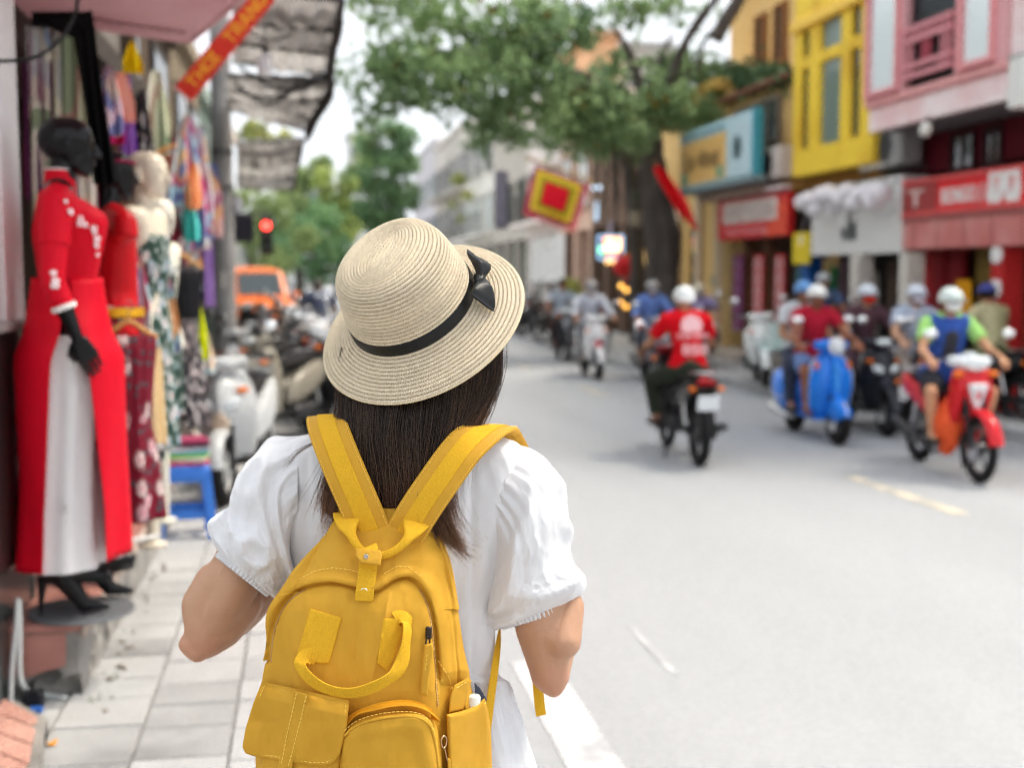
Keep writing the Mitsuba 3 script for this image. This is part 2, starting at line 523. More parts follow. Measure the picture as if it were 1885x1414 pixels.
def figure(label, J, M, shirt=(200, 200, 200), trousers=(40, 42, 48), shoes=(40, 36, 34), skin=(178, 128, 98), hair=(22, 18, 17), helmet=None, cap=None, mask=None, sleeve=.55, leg=1.92,
           s=1.0, group=None, rough_shirt=.85, hair_drop=0.0, straw=None, curl=1.0, shirt_mat=None, trouser_mat=None, res=.028):
    """One person: body (the thing's own continuous mesh), clothes, hair and headgear as children. M: where the pose stands."""
    J = put(J, M)
    k = thing('person', label, 'person', group)
    u = unit(J['head'] - J['neck'])
    HH, P = head_parts(J['head'], J['hf'], lerp(u, (0, 0, 1), .6), s)
    body = body_parts(J, s)
    for q, sd in (('l', 1), ('r', -1)):
        palm = (M[:3, :3] @ np.array([0, -.1, -1.0])) if abs(J['hd_' + q][2]) < .8 else (M[:3, :3] @ np.array([(1 if q == 'l' else -1), 0, 0.0]))
        body += hand_parts(J['wr_' + q], J['hd_' + q], palm, sd, curl, s)
    part(k, 'body', soft(union(body + HH), res * 0.9, 4), flat(skin, .55), True)
    part(k, 'shirt', soft(union(shirt_parts(J, s, sleeve)), res * 1.2, 3), shirt_mat or flat(shirt, rough_shirt), 50)
    part(k, 'trousers', soft(union(trouser_parts(J, s, leg)), res * 1.2, 3), trouser_mat or flat(trousers, .85), 50)
    for q in 'lr':
        an, toe = J['an_' + q], J['toe_' + q]
        fd = unit(toe - an)
        heel = an - unit([fd[0], fd[1], .001]) * .035 - np.array([0, 0, .05])
        part(k, 'shoe', mm(union([hull_of((heel, .036), (toe + fd * .01, .03), (lerp(an, heel, .6), .038))])), flat(shoes, .5), 50)
    for e in (-1, 1):
        part(k, 'eye', ball(P(e * .031, .079, .008), .0115 * s, 1), flat((30, 24, 22), .2), True)
    if helmet:
        hm = part(k, 'helmet', helmet_mesh(P, s), flat(helmet, .25, coat=.6), 40)
        part(hm, 'peak', peak_mesh(P), flat(tuple(int(c * .6) for c in helmet), .3), 40)
        a = [P(x * .088, y, z) for x, y, z in ((-1, .0, -.01), (-.85, .02, -.06), (-.4, .06, -.105), (.4, .06, -.105), (.85, .02, -.06), (1, 0, -.01))]
        part(hm, 'chin_strap', tube(a, .006, 5, 16), flat((25, 25, 26), .7), True)
    elif cap:
        cp = part(k, 'cap', hair_cap(lambda x, y, z: P(x * 1.05, y * 1.05, max(z, .028) if z < .03 else z * 1.03)), flat(cap, .8), 40)
        part(cp, 'peak', cap_brim(P), flat(cap, .8), 40)
        part(k, 'hair', hair_cap(P, hair_drop), flat(hair, .45), True)
    elif straw:
        part(k, 'conical_hat', lathe([(.25, -.01), (.253, -.004), (.13, .085), (.02, .165), (.001, .17)], 30, basis(P(1, 0, 0) - P(0, 0, 0), P(0, 1, 0) - P(0, 0, 0), P(0, 0, 1) - P(0, 0, 0), P(0, 0, .04))), flat(straw, .7), 30)
        part(k, 'hair', hair_cap(P, hair_drop), flat(hair, .45), True)
    else:
        part(k, 'hair', hair_cap(P, hair_drop), flat(hair, .45), True)
    if mask:
        part(k, 'face_mask', mask_mesh(P), flat(mask, .8), 50)
    return k
# ------------------------------------------------------------------ the woman in the foreground
def band(p, n):
    return dr.abs(dr.sin(p))


ELB = [W(362, 1195, .10), W(1016, 1255, .105)]


def skin_fn(p, n, uv):
    c = mix((.46, .25, .152), (.53, .305, .195), fbm(p.x * 26, p.y * 26, p.z * 26, 4)) * (.93 + .12 * noise(p.x * 900, p.y * 900, p.z * 900))
    for e in ELB:
        d = dr.sqrt(dr.square(p.x - e[0]) + dr.square(p.y - e[1]) + dr.square(p.z - e[2]))
        c = mix(c, (.50, .215, .14), .55 * smoothstep(.075, .01, d + .02 * noise(p.x * 70, p.y * 70, p.z * 70)))
    return c


mat('skin_woman', proc(skin_fn), .42, spec=.36,
    bump=proc(lambda p, n, uv: fbm(p.x * 900, p.y * 900, p.z * 900, 2), 3e-4), bscale=.0003)
mat('white_cotton', (.70, .705, .725), .8, spec=.1, sheen=.25, bump=proc(lambda p, n, uv: fbm(p.x * 60, p.y * 60, p.z * 30, 3) * 1.0 + .02 * noise(p.x * 2500, p.y * 2500, p.z * 2500), 8e-4), bscale=.0016)
mat('hair_base', (.010, .007, .005), .5, spec=.12)
mat('hair_strands', VCOL, .3, spec=.4)

WJ = {k: W(*v) for k, v in dict(pelvis=(722, 1440, .16), spine=(725, 1230, .155), chest=(735, 985, .165), neck=(742, 800, .155), head=(768, 645, .165), sh_l=(533, 868, .16), el_l=(374, 1176, .115), wr_l=(575, 1000, .33),
                               sh_r=(958, 882, .165), el_r=(1013, 1240, .115), wr_r=(965, 1035, .345), hip_l=(660, 1500, .16), hip_r=(790, 1500, .16)).items()}
PR = unit(RIGHT * math.cos(.25) - HF * math.sin(.25))    # her right and her front: turned a little towards the street
PF = unit(HF * math.cos(.25) + RIGHT * math.sin(.25))
base = np.array([WJ['pelvis'][0], WJ['pelvis'][1], 0])
for k, x in (('l', -1), ('r', 1)):
    WJ['hip_' + k] = WJ['pelvis'] + PR * x * .085 - np.array([0, 0, .05])
    WJ['kn_' + k] = base + PR * x * .095 + PF * (.10 if x > 0 else -.02) + [0, 0, .44]
    WJ['an_' + k] = base + PR * x * .10 + PF * (.16 if x > 0 else -.16) + [0, 0, .085 if x > 0 else .11]
    WJ['toe_' + k] = base + PR * x * .105 + PF * (.33 if x > 0 else .01) + [0, 0, .03]
woman = thing('person', 'young woman walking away in white puff-sleeved dress with long dark hair and yellow backpack', 'person')
LOOK = unit(HF * math.cos(.72) + RIGHT * math.sin(.72))
HH, HP = head_parts(WJ['head'], LOOK, (0, 0, 1), 1.0)
BB = body_parts(WJ, .93, thin=.9)
sh_, el_, wr_ = WJ['sh_l'], WJ['el_l'], WJ['wr_l']
BB += [hull_of((sh_, .046), (lerp(sh_, el_, .45), .05), (lerp(sh_, el_, .8), .047), (el_, .031)), hull_of((el_, .031), (W(364, 1200, .10), .019), (W(353, 1186, .105), .022)),
       hull_of((W(373, 1114, .12), .036), (W(400, 1075, .125), .040), (W(377, 1166, .11), .034)), hull_of((W(438, 1112, .15), .043), (W(412, 1158, .13), .034), (W(378, 1180, .11), .032)), hull_of((el_, .034), (lerp(el_, wr_, .28), .046), (lerp(el_, wr_, .6), .036), (wr_, .024)),
       hull_of((lerp(sh_, el_, .75), .044), (lerp(el_, wr_, .22), .044))]
sh_, el_, wr_ = WJ['sh_r'], WJ['el_r'], WJ['wr_r']
BB += [hull_of((sh_, .046), (lerp(sh_, el_, .45), .050), (lerp(sh_, el_, .72), .051), (el_, .034)), hull_of((el_, .033), (W(1018, 1262, .105), .021)), hull_of((el_, .034), (W(1026, 1165, .19), .040), (lerp(el_, wr_, .6), .034), (wr_, .024)),
       hull_of((W(1018, 1140, .14), .040), (W(1020, 1220, .13), .033)), hull_of((W(1044, 1118, .135), .030), (W(1034, 1180, .10), .034))]
BB += hand_parts(WJ['wr_l'], W(610, 955, .33) - WJ['wr_l'], -HF, 1, 1.0, .92) + hand_parts(WJ['wr_r'], W(900, 985, .33) - WJ['wr_r'], -HF, -1, 1.0, .92)
part(woman, 'body', soft(union(BB + HH), .0075, 90), 'skin_woman', True)
for e in (-1, 1):
    part(woman, 'eye', ball(HP(e * .031, .079, .008), .0115, 1), flat((30, 24, 22), .2), True)
for q in 'lr':
    an, toe = WJ['an_' + q], WJ['toe_' + q]
    part(woman, 'shoe', mm(union([hull_of((an - PF * .03 - [0, 0, .05], .034), (toe + PF * .01, .028), (an - [0, 0, .03], .038))])), flat((225, 222, 215), .6), 50)

# --- dress: bodice and skirt as one loft, two puffed sleeves
LV = np.array([  # v, left u, right u, back d, front d
    (778, 690, 800, .10, .20), (790, 640, 850, .085, .215), (802, 560, 915, .075, .225), (818, 525, 955, .065, .23), (850, 508, 975, .055, .24), (900, 505, 972, .05, .25), (960, 512, 955, .05, .265),
    (1040, 524, 930, .052, .27), (1120, 534, 912, .056, .265), (1200, 545, 910, .06, .25), (1245, 545, 918, .062, .245), (1256, 541, 930, .058, .25), (1300, 520, 950, .045, .265), (1360, 498, 968, .035, .28),
    (1430, 478, 990, .02, .295), (1560, 450, 1030, .0, .32), (1750, 425, 1070, -.02, .345), (1950, 410, 1100, -.03, .36)], float)
vv = np.concatenate([np.linspace(778, 960, 60), np.linspace(963, 1430, 150), np.linspace(1440, 1950, 40)])
LS = PchipInterpolator(LV[:, 0], LV[:, 1:])(vv)
NT = 260
th = np.arange(NT) * 2 * np.pi / NT
ct, st = np.cos(th), np.sin(th)
sq = lambda x, e: np.sign(x) * np.abs(x) ** e
rings = []
for v, (ul, ur, db, df) in zip(vv, LS):
    uc, hw, dc, hd = (ul + ur) / 2, (ur - ul) / 2, (db + df) / 2, (df - db) / 2
    uu, dd = uc + hw * sq(ct, .86), dc + hd * sq(st, .8)
    skirt = np.clip((v - 1254) / 60, 0, 1)
    fold = .0035 * np.sin(th * 17 + 2.2 * meshkit.noise(np.stack([th * 2, th * 0 + v / 260, th * 0], -1)) * 2) * (.35 + .65 * skirt) + .006 * (meshkit.noise(np.stack([np.cos(th) * 5, np.sin(th) * 5, th * 0 + v / 330], -1), 3) - .5)
    gath = np.exp(-((v - 1264) / 13.0) ** 2) * .0035 * np.sin(th * 74 + 3 * np.sin(th * 5)) + skirt * np.exp(-(v - 1254) / 90) * .003 * np.sin(th * 61)
    pleat = -.006 * sum(np.exp(-((uu - p) / 7.0) ** 2) for p in (562, 604, 872)) * np.clip((v - 815) / 40, 0, 1) * (1 - skirt) * (st < 0)
    bead = .0022 * np.exp(-((v - 1256) / 4.0) ** 2)
    k = fold + gath + pleat + bead + .0026 * ((1 - np.abs(2 * meshkit.fbm(np.stack([ct * 3.5, st * 3.5, th * 0 + v / 130], -1), 3, 9) - 1)) ** 3 - .4)
    wv = W(uu, np.full(NT, v), dd)
    nrm = RIGHT * (ct[:, None]) + HF * (st[:, None])
    rings.append(wv + nrm * k[:, None])
dress = part(woman, 'dress', loft(rings), 'white_cotton', True, label='white cotton dress with gathered waist and puff sleeves')


def sleeve(outer, inner, dep, dcen, seed, mirror):
    outer, inner = np.asarray(outer, float), np.asarray(inner, float)
    K = 170
    t0 = np.linspace(0, 1, len(outer))
    tt = np.linspace(0, 1, K)
    O, I = CubicSpline(t0, outer)(tt), CubicSpline(t0, inner)(tt)
    D, DC = PchipInterpolator(t0, dep)(tt), PchipInterpolator(t0, dcen)(tt)
    n = 300
    a = np.arange(n) * 2 * np.pi / n
    R = []
    for t, o, i, hd, dc in zip(tt, O, I, D, DC):
        c, h = (o + i) / 2, (o - i) / 2
        q = np.cos(a)[:, None]
        uv_ = c + q * h
        dd = dc - hd * np.sin(a)
        p = W(uv_[:, 0], uv_[:, 1], dd)
        cen = W(c[0], c[1], dc)
        nr = p - cen
        nr /= np.linalg.norm(nr, axis=1, keepdims=True)
        ring = np.stack([np.cos(a), np.sin(a), a * 0 + t], -1)
        w = 2.0 * (meshkit.noise(ring * [1.6, 1.6, 2.2], seed) - .5)
        q0 = meshkit.noise(np.stack([a * 7.5, a * 0 + t * .8, a * 0], -1), seed + 4)
        g0 = .010 * np.exp(-t / (.10 + .16 * q0)) * (meshkit.noise(np.stack([a * 8.5 + .8 * w, a * 0 + t * 1.2, a * 0 + 2], -1), seed + 5) - .5)
        g1 = .0034 * np.exp(-(1 - t) / .10) * np.sin(a * 41 + 2.5 * w)
        m = np.sin(np.pi * np.clip(t, 0, 1)) ** .7
        ph = a * (2.6 if mirror else -2.6) + t * 9 + 2.6 * w
        ridge = (.5 + .5 * np.cos(2 * ph)) ** 2.0
        sw = meshkit.noise(ring * [1.1, 1.1, 1.6] + 9, seed + 1)
        g2 = m * (.020 * ridge * sw - .004)
        r3 = np.exp(-((meshkit.noise(ring * [1.3, 1.3, 3.4] + [0, 0, 3], seed + 2) - .5) / .13) ** 2)
        g3 = m * .017 * (r3 - .35)
        ck = .0027 * ((1 - np.abs(2 * meshkit.fbm(ring * [4.5, 4.5, 9] + 2, 3, seed + 6) - 1)) ** 3 - .4) * m
        p = p + nr * (g0 + g1 + g2 * .8 + g3 * .8 + ck)[:, None]
        R.append(p)
    return np.array(R), O[-1], I[-1]


sl, _, _ = sleeve([(548, 806), (508, 809), (472, 829), (446, 868), (431, 912), (415, 942), (398, 958), (391, 985), (397, 1008), (404, 1019)], [(548, 985), (536, 1022), (541, 1048), (546, 1066), (543, 1080), (532, 1092), (519, 1098), (507, 1100), (497, 1096), (493, 1090)],
                  [.088, .093, .098, .10, .098, .092, .084, .074, .062, .056], [.16, .158, .152, .145, .14, .135, .13, .126, .123, .122], 3, False)
s1 = part(woman, 'sleeve', loft(sl, caps=False), 'white_cotton', True, label='left puff sleeve with elastic cuff')
sr, _, _ = sleeve([(952, 824), (996, 844), (1021, 873), (1036, 908), (1045, 952), (1051, 998), (1058, 1034), (1078, 1056), (1080, 1078), (1066, 1097), (1042, 1112), (1037, 1117)],
                  [(890, 996), (900, 1038), (900, 1068), (897, 1093), (894, 1114), (894, 1130), (898, 1143), (907, 1152), (917, 1158), (923, 1158), (926, 1154), (928, 1150)],
                  [.088, .093, .098, .10, .10, .098, .092, .084, .076, .068, .06, .056], [.165, .16, .157, .153, .15, .148, .146, .144, .142, .14, .138, .137], 11, True)
s2 = part(woman, 'sleeve', loft(sr, caps=False), 'white_cotton', True, label='right puff sleeve with elastic cuff')
for par, A, B, dc in ((s1, (404, 1021), (493, 1091), .122), (s2, (1038, 1119), (927, 1151), .137)):
    A, B = np.array(A, float), np.array(B, float)
    a = np.arange(420) * 2 * np.pi / 420
    rr = []
    ax = np.array([(A - B)[1], -(A - B)[0]])
    ax = ax / np.linalg.norm(ax) * (-1 if ax[1] < 0 else 1)
    for off, k in ((-16, 1.0), (-10, 1.055), (-2, 1.06), (4, 1.06), (8, 1.045), (9, .97), (5, .93)):
        q = (A + B) / 2 + np.cos(a)[:, None] * (A - B) / 2 * k * (1 + .04 * np.sin(a * 46 + .8 * np.sin(a * 7)))[:, None] + ax * off
        rr.append(W(q[:, 0], q[:, 1], dc - .055 * k * np.sin(a) * (1 + .04 * np.sin(a * 46 + .8 * np.sin(a * 7)))))
    part(par, 'cuff', loft(rr, caps=False), 'white_cotton', True)
part(dress, 'collar', loft([W(745 + 62 * k * np.cos(th[::4]), 0 * th[::4] + v, .15 + .062 * k * np.sin(th[::4])) for v, k in ((800, 1.25), (785, 1.05), (768, 1.0), (766, .96), (785, .98))], caps=False), 'white_cotton', True)

# --- hair: a dark mass with strands on it
GV = np.linspace(0, 1, 7)
GUIDES = np.array([  # each lock from under the brim to its tip: (u, v, d)
    [(640, 640, .12), (628, 720, .10), (624, 780, .075), (618, 840, .05), (606, 900, .038), (596, 945, .034), (588, 1000, .034)],
    [(655, 640, .10), (648, 720, .075), (646, 790, .05), (640, 850, .035), (632, 910, .03), (625, 970, .03), (618, 1030, .032)],
    [(690, 640, .075), (684, 730, .05), (678, 800, .034), (680, 860, .028), (684, 920, .025), (690, 980, .028), (690, 1040, .03)],
    [(740, 640, .065), (735, 735, .04), (728, 800, .026), (735, 860, .02), (742, 920, .02), (745, 980, .026), (748, 1040, .03)],
    [(790, 640, .07), (788, 725, .042), (782, 800, .026), (776, 860, .02), (782, 920, .02), (800, 980, .026), (825, 1030, .028)],
    [(835, 640, .085), (842, 700, .055), (828, 790, .046), (800, 860, .030), (798, 920, .022), (822, 985, .026), (862, 1018, .022)],
    [(885, 620, .11), (893, 680, .08), (876, 745, .08), (836, 820, .058), (812, 900, .036), (830, 985, .026), (858, 1046, .024)],
    [(922, 600, .15), (924, 655, .12), (914, 715, .105), (880, 780, .10), (850, 830, .075), (822, 905, .045), (838, 1000, .03)]], float)
GC = CubicSpline(GV, GUIDES, axis=1)
GS = np.linspace(0, 1, len(GUIDES))


def lock(s, t):
    """(n, 3) photo coordinates of lock s at t."""
    g = GC(t)                                            # guides, n, 3
    return CubicSpline(GS, g, axis=0)(s)


rings = []
for t in np.linspace(0, .80, 50):
    s = np.linspace(.015, .985, 90)
    fr = lock(s, np.array([t]))[:, 0]
    fr[:, 0] += 2.5 * np.sin(s * 63 + 3 * t) * t
    thick = .05 * np.sin(np.pi * np.clip(s, .02, .98)) ** .6 * (1 - .75 * t) + .004
    fr[:, 2] += .006 + .0035 * np.sin(s * 75 + 4 * t)
    bk = fr.copy()
    bk[:, 2] += thick
    q = np.vstack([fr, bk[::-1]])
    rings.append(W(q[:, 0], q[:, 1], q[:, 2]))
hair = part(woman, 'hair', loft(rings), 'hair_base', True, label='long straight dark brown hair falling from under the hat')
SV, SF, SC = [], [], []
rng = np.random.default_rng(3)
tri = np.arange(3) * 2 * np.pi / 3
NS, NP = 4200, 22
nclump = 130
cl_s = np.sort(rng.uniform(-.01, 1.01, nclump))
cl_len = rng.uniform(.80, 1.0, nclump)
cl_ph = rng.uniform(0, 6.28, nclump)
cl_col = rng.uniform(0, 1, nclump)
base_i = 0
for i in range(NS):
    c = rng.integers(nclump)
    s0 = np.clip(cl_s[c] + rng.normal(0, .017), -.025, 1.025)
    L = min(1.0, cl_len[c] * rng.uniform(.86, 1.02))
    t = np.linspace(0, L * rng.uniform(.93, 1.0), NP)
    s1_ = lerp(s0, cl_s[c], .75)
    sv = s0 + (s1_ - s0) * (t / 1.0) ** 1.5
    g = lock(np.clip(s0, 0, 1), t)
    g1 = lock(np.clip(s1_, 0, 1), t)
    wgt = ((t / 1.0) ** 1.5)[:, None]
    p = g * (1 - wgt) + g1 * wgt
    ex = s0 - np.clip(s0, 0, 1)
    p[:, 0] += ex * 500 + (rng.normal(0, 2.0) + 9 * np.sin(t * 5.5 + cl_ph[c]) + 4 * np.sin(t * 10 + rng.uniform(0, 6.28))) * t ** .8
    p[:, 1] += rng.normal(0, 10) * t
    p[:, 2] += -.004 + abs(rng.normal(0, .0035)) * -1 + .004 * np.sin(t * 6 + cl_ph[c] * 2) - .004 * t * rng.uniform(0, 1)
    if rng.uniform() < .11:                               # flyaways
        p[:, 0] += (rng.normal(0, 26)) * t ** 1.6
        p[:, 2] -= abs(rng.normal(0, .012)) * t
    if cl_s[c] > .6:                                      # the tips at the right flick outwards
        k = np.clip((t - .74) / .26, 0, 1) ** 1.7 * rng.uniform(.2, 1.0)
        p[:, 0] += 34 * k
        p[:, 2] -= .012 * k
    x = W(p[:, 0], p[:, 1], p[:, 2])
    r = rng.uniform(.0003, .00055) * np.interp(t, [0, .75 * L, L], [1, 1, .25])
    tg, n, b = frames(x)
    v = x[:, None] + r[:, None, None] * (np.cos(tri)[None, :, None] * n[:, None] + np.sin(tri)[None, :, None] * b[:, None])
    SV.append(v.reshape(-1, 3))
    a, e = np.meshgrid(np.arange(NP - 1), np.arange(3), indexing='ij')
    q0, q1, q2, q3 = a * 3 + e, a * 3 + (e + 1) % 3, (a + 1) * 3 + (e + 1) % 3, (a + 1) * 3 + e
    f = np.vstack([np.stack([q0, q1, q2], -1).reshape(-1, 3), np.stack([q0, q2, q3], -1).reshape(-1, 3)])
    SF.append(f + base_i)
    base_i += NP * 3
    tone = cl_col[c] * .5 + rng.uniform(0, .5)
    tip = np.clip((t - .3) / .7, 0, 1)[:, None] ** 1.3
    side = np.clip((abs(s0 - .5) - .22) / .28, 0, 1)
    col = lerp((.016, .010, .007), (.15, .082, .048), tone ** 2.2) * (1 - tip) + lerp((.05, .024, .014), (.26, .12, .06), tone) * tip
    col = col * (1 + .8 * side * np.clip((t - .25) / .3, 0, 1)[:, None])
    SC.append(np.repeat(col, 3, axis=0))
part(hair, 'strands', TM(np.vstack(SV), np.vstack(SF)), 'hair_strands', True, color=np.vstack(SC), kind='stuff')
# the thin lock that lies over the left shoulder
lk = []
for i in range(22):
    e = rng.normal(0, 3, 2)
    pts = [W(588 + e[0] * .4, 812 + e[1] * .4, .045), W(566 + e[0] * .5, 822 + e[1] * .5, .048), W(545 + e[0] * .8, 836 + e[1], .05), W(526 + e[0] * 1.6 - i % 4, 858 + e[1] * 1.5 + i % 7, .056)]
    lk.append(tube(pts, [.0002, .0002, .00015, .00006], 3, 12))
part(hair, 'loose_lock', cat(lk), flat((84, 50, 34), .4), True)

# ------------------------------------------------------------------ straw hat
mat('straw', proc(lambda p, n, uv: straw_col(uv)), .62, spec=.15, bump=proc(lambda p, n, uv: straw_h(uv), 3e-4), bscale=.0011)


def straw_w(uv):
    """Braided straw: along a row (u counts stitches, v counts rows) two runs of slanted straws meet in a chevron."""
    row = dr.floor(uv.y)
    t = uv.y - row
    s = uv.x + dr.abs(t - .5) * 1.5
    c = s - dr.floor(s)
    return row, t, c, cell_rand(dr.floor(s), row, dr.select(t > .5, mi.Float(1), mi.Float(0)))


def straw_h(uv):
    row, t, c, r = straw_w(uv)
    return smoothstep(0.0, .32, c) * smoothstep(1.0, .7, c) * smoothstep(0, .13, t) * smoothstep(1, .87, t) * (.75 + .4 * r) - .5 * smoothstep(.07, .0, dr.abs(t - .5))


def straw_col(uv):
    row, t, c, r = straw_w(uv)
    b = mix((.62, .51, .355), (.86, .755, .575), .2 + .7 * r) * (.93 + .14 * cell_rand(row, 3, 5))
    hole = smoothstep(.24, .02, dr.minimum(c, 1 - c)) * smoothstep(.33, .5, dr.abs(t - .5))
    return b * (1 - .85 * hole)


hatc = pix(W(775, 591, .12))
hv = unit(W(775, 591, .12) - EYE)                        # view ray at the hat
hr = unit(np.cross(hv, (0, 0, 1)))
hu = np.cross(hr, hv)
TIL = math.radians(39.0)
e1 = hr * .879 + hu * .476
pu = -hr * .476 + hu * .879
e3 = pu * math.cos(TIL) - hv * math.sin(TIL)             # the crown's axis, tipped back towards the camera
e2 = np.cross(e3, e1)
HO = W(775, 591, .13) + e3 * .036                        # the crown's base centre
fr = unit(e1 * 45 + e2 * 42)                             # the long axis of the oval crown
fs = np.cross(e3, fr)
HATM = basis(fr, fs, e3, HO)
prof = spline([(0, .129), (.035, .1285), (.065, .123), (.086, .112), (.0965, .094), (.102, .07), (.107, .04), (.1105, .012), (.1125, .001), (.121, -.006), (.145, -.019), (.168, -.030), (.1835, -.0385)], 1500)
arc = np.r_[0, np.cumsum(np.linalg.norm(np.diff(prof, axis=0), axis=1))]
TOT = arc[-1]
NROW = 41
PCH = TOT / NROW
HA = np.linspace(0, 2 * np.pi, 421)


def hat_pt(s, off=0.0, ang=HA):
    """Points of the hat's ring at arc length s from the crown's middle, lifted by off."""
    s = min(max(s, 0), TOT)
    r, z = np.interp(s, arc, prof[:, 0]), np.interp(s, arc, prof[:, 1])
    s2 = min(s + 1e-3, TOT)
    s1 = max(s2 - 2e-3, 0)
    dr_, dz = np.interp(s2, arc, prof[:, 0]) - np.interp(s1, arc, prof[:, 0]), np.interp(s2, arc, prof[:, 1]) - np.interp(s1, arc, prof[:, 1])
    L = math.hypot(dr_, dz)
    nr, nz = -dz / L, dr_ / L
    if nz < 0:
        pass
    e = .027 * max(0, 1 - s / .10) + .006 * math.exp(-max(0, s - .02) / .25) * max(0, 1 - max(0, s - .2) / .11)
    wv = .004 * max(0, (s - .23) / .08) * np.sin(ang * 2 + 1.0) + .0025 * max(0, (s - .23) / .08) * np.sin(ang * 3 + .3)
    R = r + off * nr
    p = np.stack([(R + e) * np.cos(ang), (R - .3 * min(e, .01)) * np.sin(ang), z + off * nz + wv], -1)
    return p @ HATM[:3, :3].T + HATM[:3, 3]


V, Fc, UVs, n0 = [], [], [], 0
rel = np.array([0, .10, .25, .5, .75, .90, 1.0])
hgt = np.array([-.0007, .0012, .0020, .0021, .0016, .0006, -.0010])
for k in range(NROW):
    rm = np.interp((k + .5) * PCH, arc, prof[:, 0]) + .012
    ns = max(8, round(2 * np.pi * rm / .0046))
    g = np.array([hat_pt((k + q) * PCH, h, HA) for q, h in zip(rel, hgt)])
    m = loft(g, caps=False, closed=False)
    V.append(m.vertices)
    Fc.append(m.faces + n0)
    UVs.append(np.stack([np.tile(HA / (2 * np.pi) * ns, len(rel)), np.repeat(k + np.clip(rel, .001, .999), len(HA))], -1))
    n0 += len(m.vertices)
V, Fc, UVs = np.vstack(V), np.vstack(Fc), np.vstack(UVs)
rowid = UVs[:, 1].astype(int)
KCR = int(np.argmin(np.abs(np.interp((np.arange(NROW) + .0) * PCH, arc, prof[:, 1]) - .002)))
hat = thing('straw_hat', 'beige woven straw hat with black ribbon and bow on the woman', 'hat')
for nm, sel in (('crown', rowid < KCR), ('brim', rowid >= KCR)):
    idx = np.full(len(V), -1)
    idx[sel] = np.arange(sel.sum())
    ff = Fc[sel[Fc[:, 0]]]
    inner = []
    q0, q1 = (0.0005, KCR * PCH) if nm == 'crown' else (KCR * PCH, TOT)
    lin = loft(np.array([hat_pt(s, -.0022) for s in np.linspace(q0, q1, 40)]), caps=False, closed=False)
    vv2 = np.vstack([V[sel], lin.vertices])
    f2 = np.vstack([idx[ff], lin.faces[:, ::-1] + sel.sum()])
    uv2 = np.vstack([UVs[sel], np.stack([np.tile(HA * 25, 40), np.repeat(np.linspace(0, 20, 40), len(HA)) + .3], -1)])
    part(hat, nm, TM(vv2, f2), 'straw', True, uv=uv2)
part(hat, 'brim_edge', tube(hat_pt(TOT - .0004, -.0008, np.linspace(0, 2 * np.pi, 260, endpoint=False)), .0017, 8, closed=True), flat((214, 198, 164), .7), True)
mat('ribbon_black', (.008, .009, .010), .4, spec=.3, bump=proc(lambda p, n, uv: noise(uv.x * 1.0, uv.y * 1.0), 2e-4), bscale=.0002)
sb = np.interp(-.0005, -prof[::1, 1], arc) if False else arc[np.argmin(np.abs(prof[:, 1] - .0035))]
st0 = arc[np.argmin(np.abs(prof[:, 1] - .026))]
ss = np.linspace(st0, sb, 9)
ribm = loft(np.vstack([[hat_pt(s, .0022 + .0005 * math.sin(i / 8 * math.pi)) for i, s in enumerate(ss)], [hat_pt(sb, .0012)], [hat_pt(st0, .0012)]]), caps=False, closed=False, wrap=True)
rib = part(hat, 'ribbon', ribm, 'ribbon_black', 50)
# the bow, 20 degrees before the crown's right edge
az = math.radians(-20)
rad = e1 * math.cos(az) + e2 * math.sin(az)
tang = -e1 * math.sin(az) + e2 * math.cos(az)
BO = HO + rad * .1205 + e3 * .012


BW = unit(e3 * .85 - rad * .5)
BN = unit(e3 * .5 + rad * .85)


def bow_loop(sgn, tiltz, seed, length=.058, w=.050):
    R = []
    for x in np.linspace(0, 1, 40):
        wd = np.interp(x, [0, .15, .45, .8, 1], [.010, .018, .034, w, w * 1.02])
        tk = np.interp(x, [0, .12, .4, .75, .96, 1], [.007, .0085, .0105, .007, .002, .0007])
        a = np.arange(64) * 2 * np.pi / 64
        yb = wd / 2 * sq(np.cos(a), .8)
        cr = (.0045 * np.sin(yb / .0055 + seed) + .003 * np.sin(yb / .010 + 2 * seed)) * math.exp(-x / .33) + .0025 * np.sin(yb / .013 + x * 5 + seed) * x
        nn = tk * sq(np.sin(a), .7) + cr + .004 + .007 * math.sin(min(x * 1.1, 1) * math.pi) + .0015
        xx = x * length * (1 - .10 * (2 * yb / max(wd, 1e-4)) ** 2 * (1 if seed < 5 else -1) * x)
        R.append(BO + sgn * tang * xx[:, None] + BW * (yb + tiltz * x * .012)[:, None] + BN * nn[:, None])
    return loft(R)


part(rib, 'bow_loop', bow_loop(-1, -.55, 2.0), 'ribbon_black', True)
part(rib, 'bow_loop', bow_loop(1, .35, 6.0, .056, .044), 'ribbon_black', True)
kn = []
for x in np.linspace(-.0105, .0105, 14):
    a = np.arange(40) * 2 * np.pi / 40
    kk = 1 - .10 * math.cos(x / .0105 * math.pi / 2)
    kn.append(BO + tang * x + BW * ((.0098 * kk) * sq(np.cos(a), .8))[:, None] + BN * (.006 + (.0088 * kk) * sq(np.sin(a), .8) + .0007 * np.sin(a * 9))[:, None])
part(rib, 'knot', loft(kn), 'ribbon_black', True)
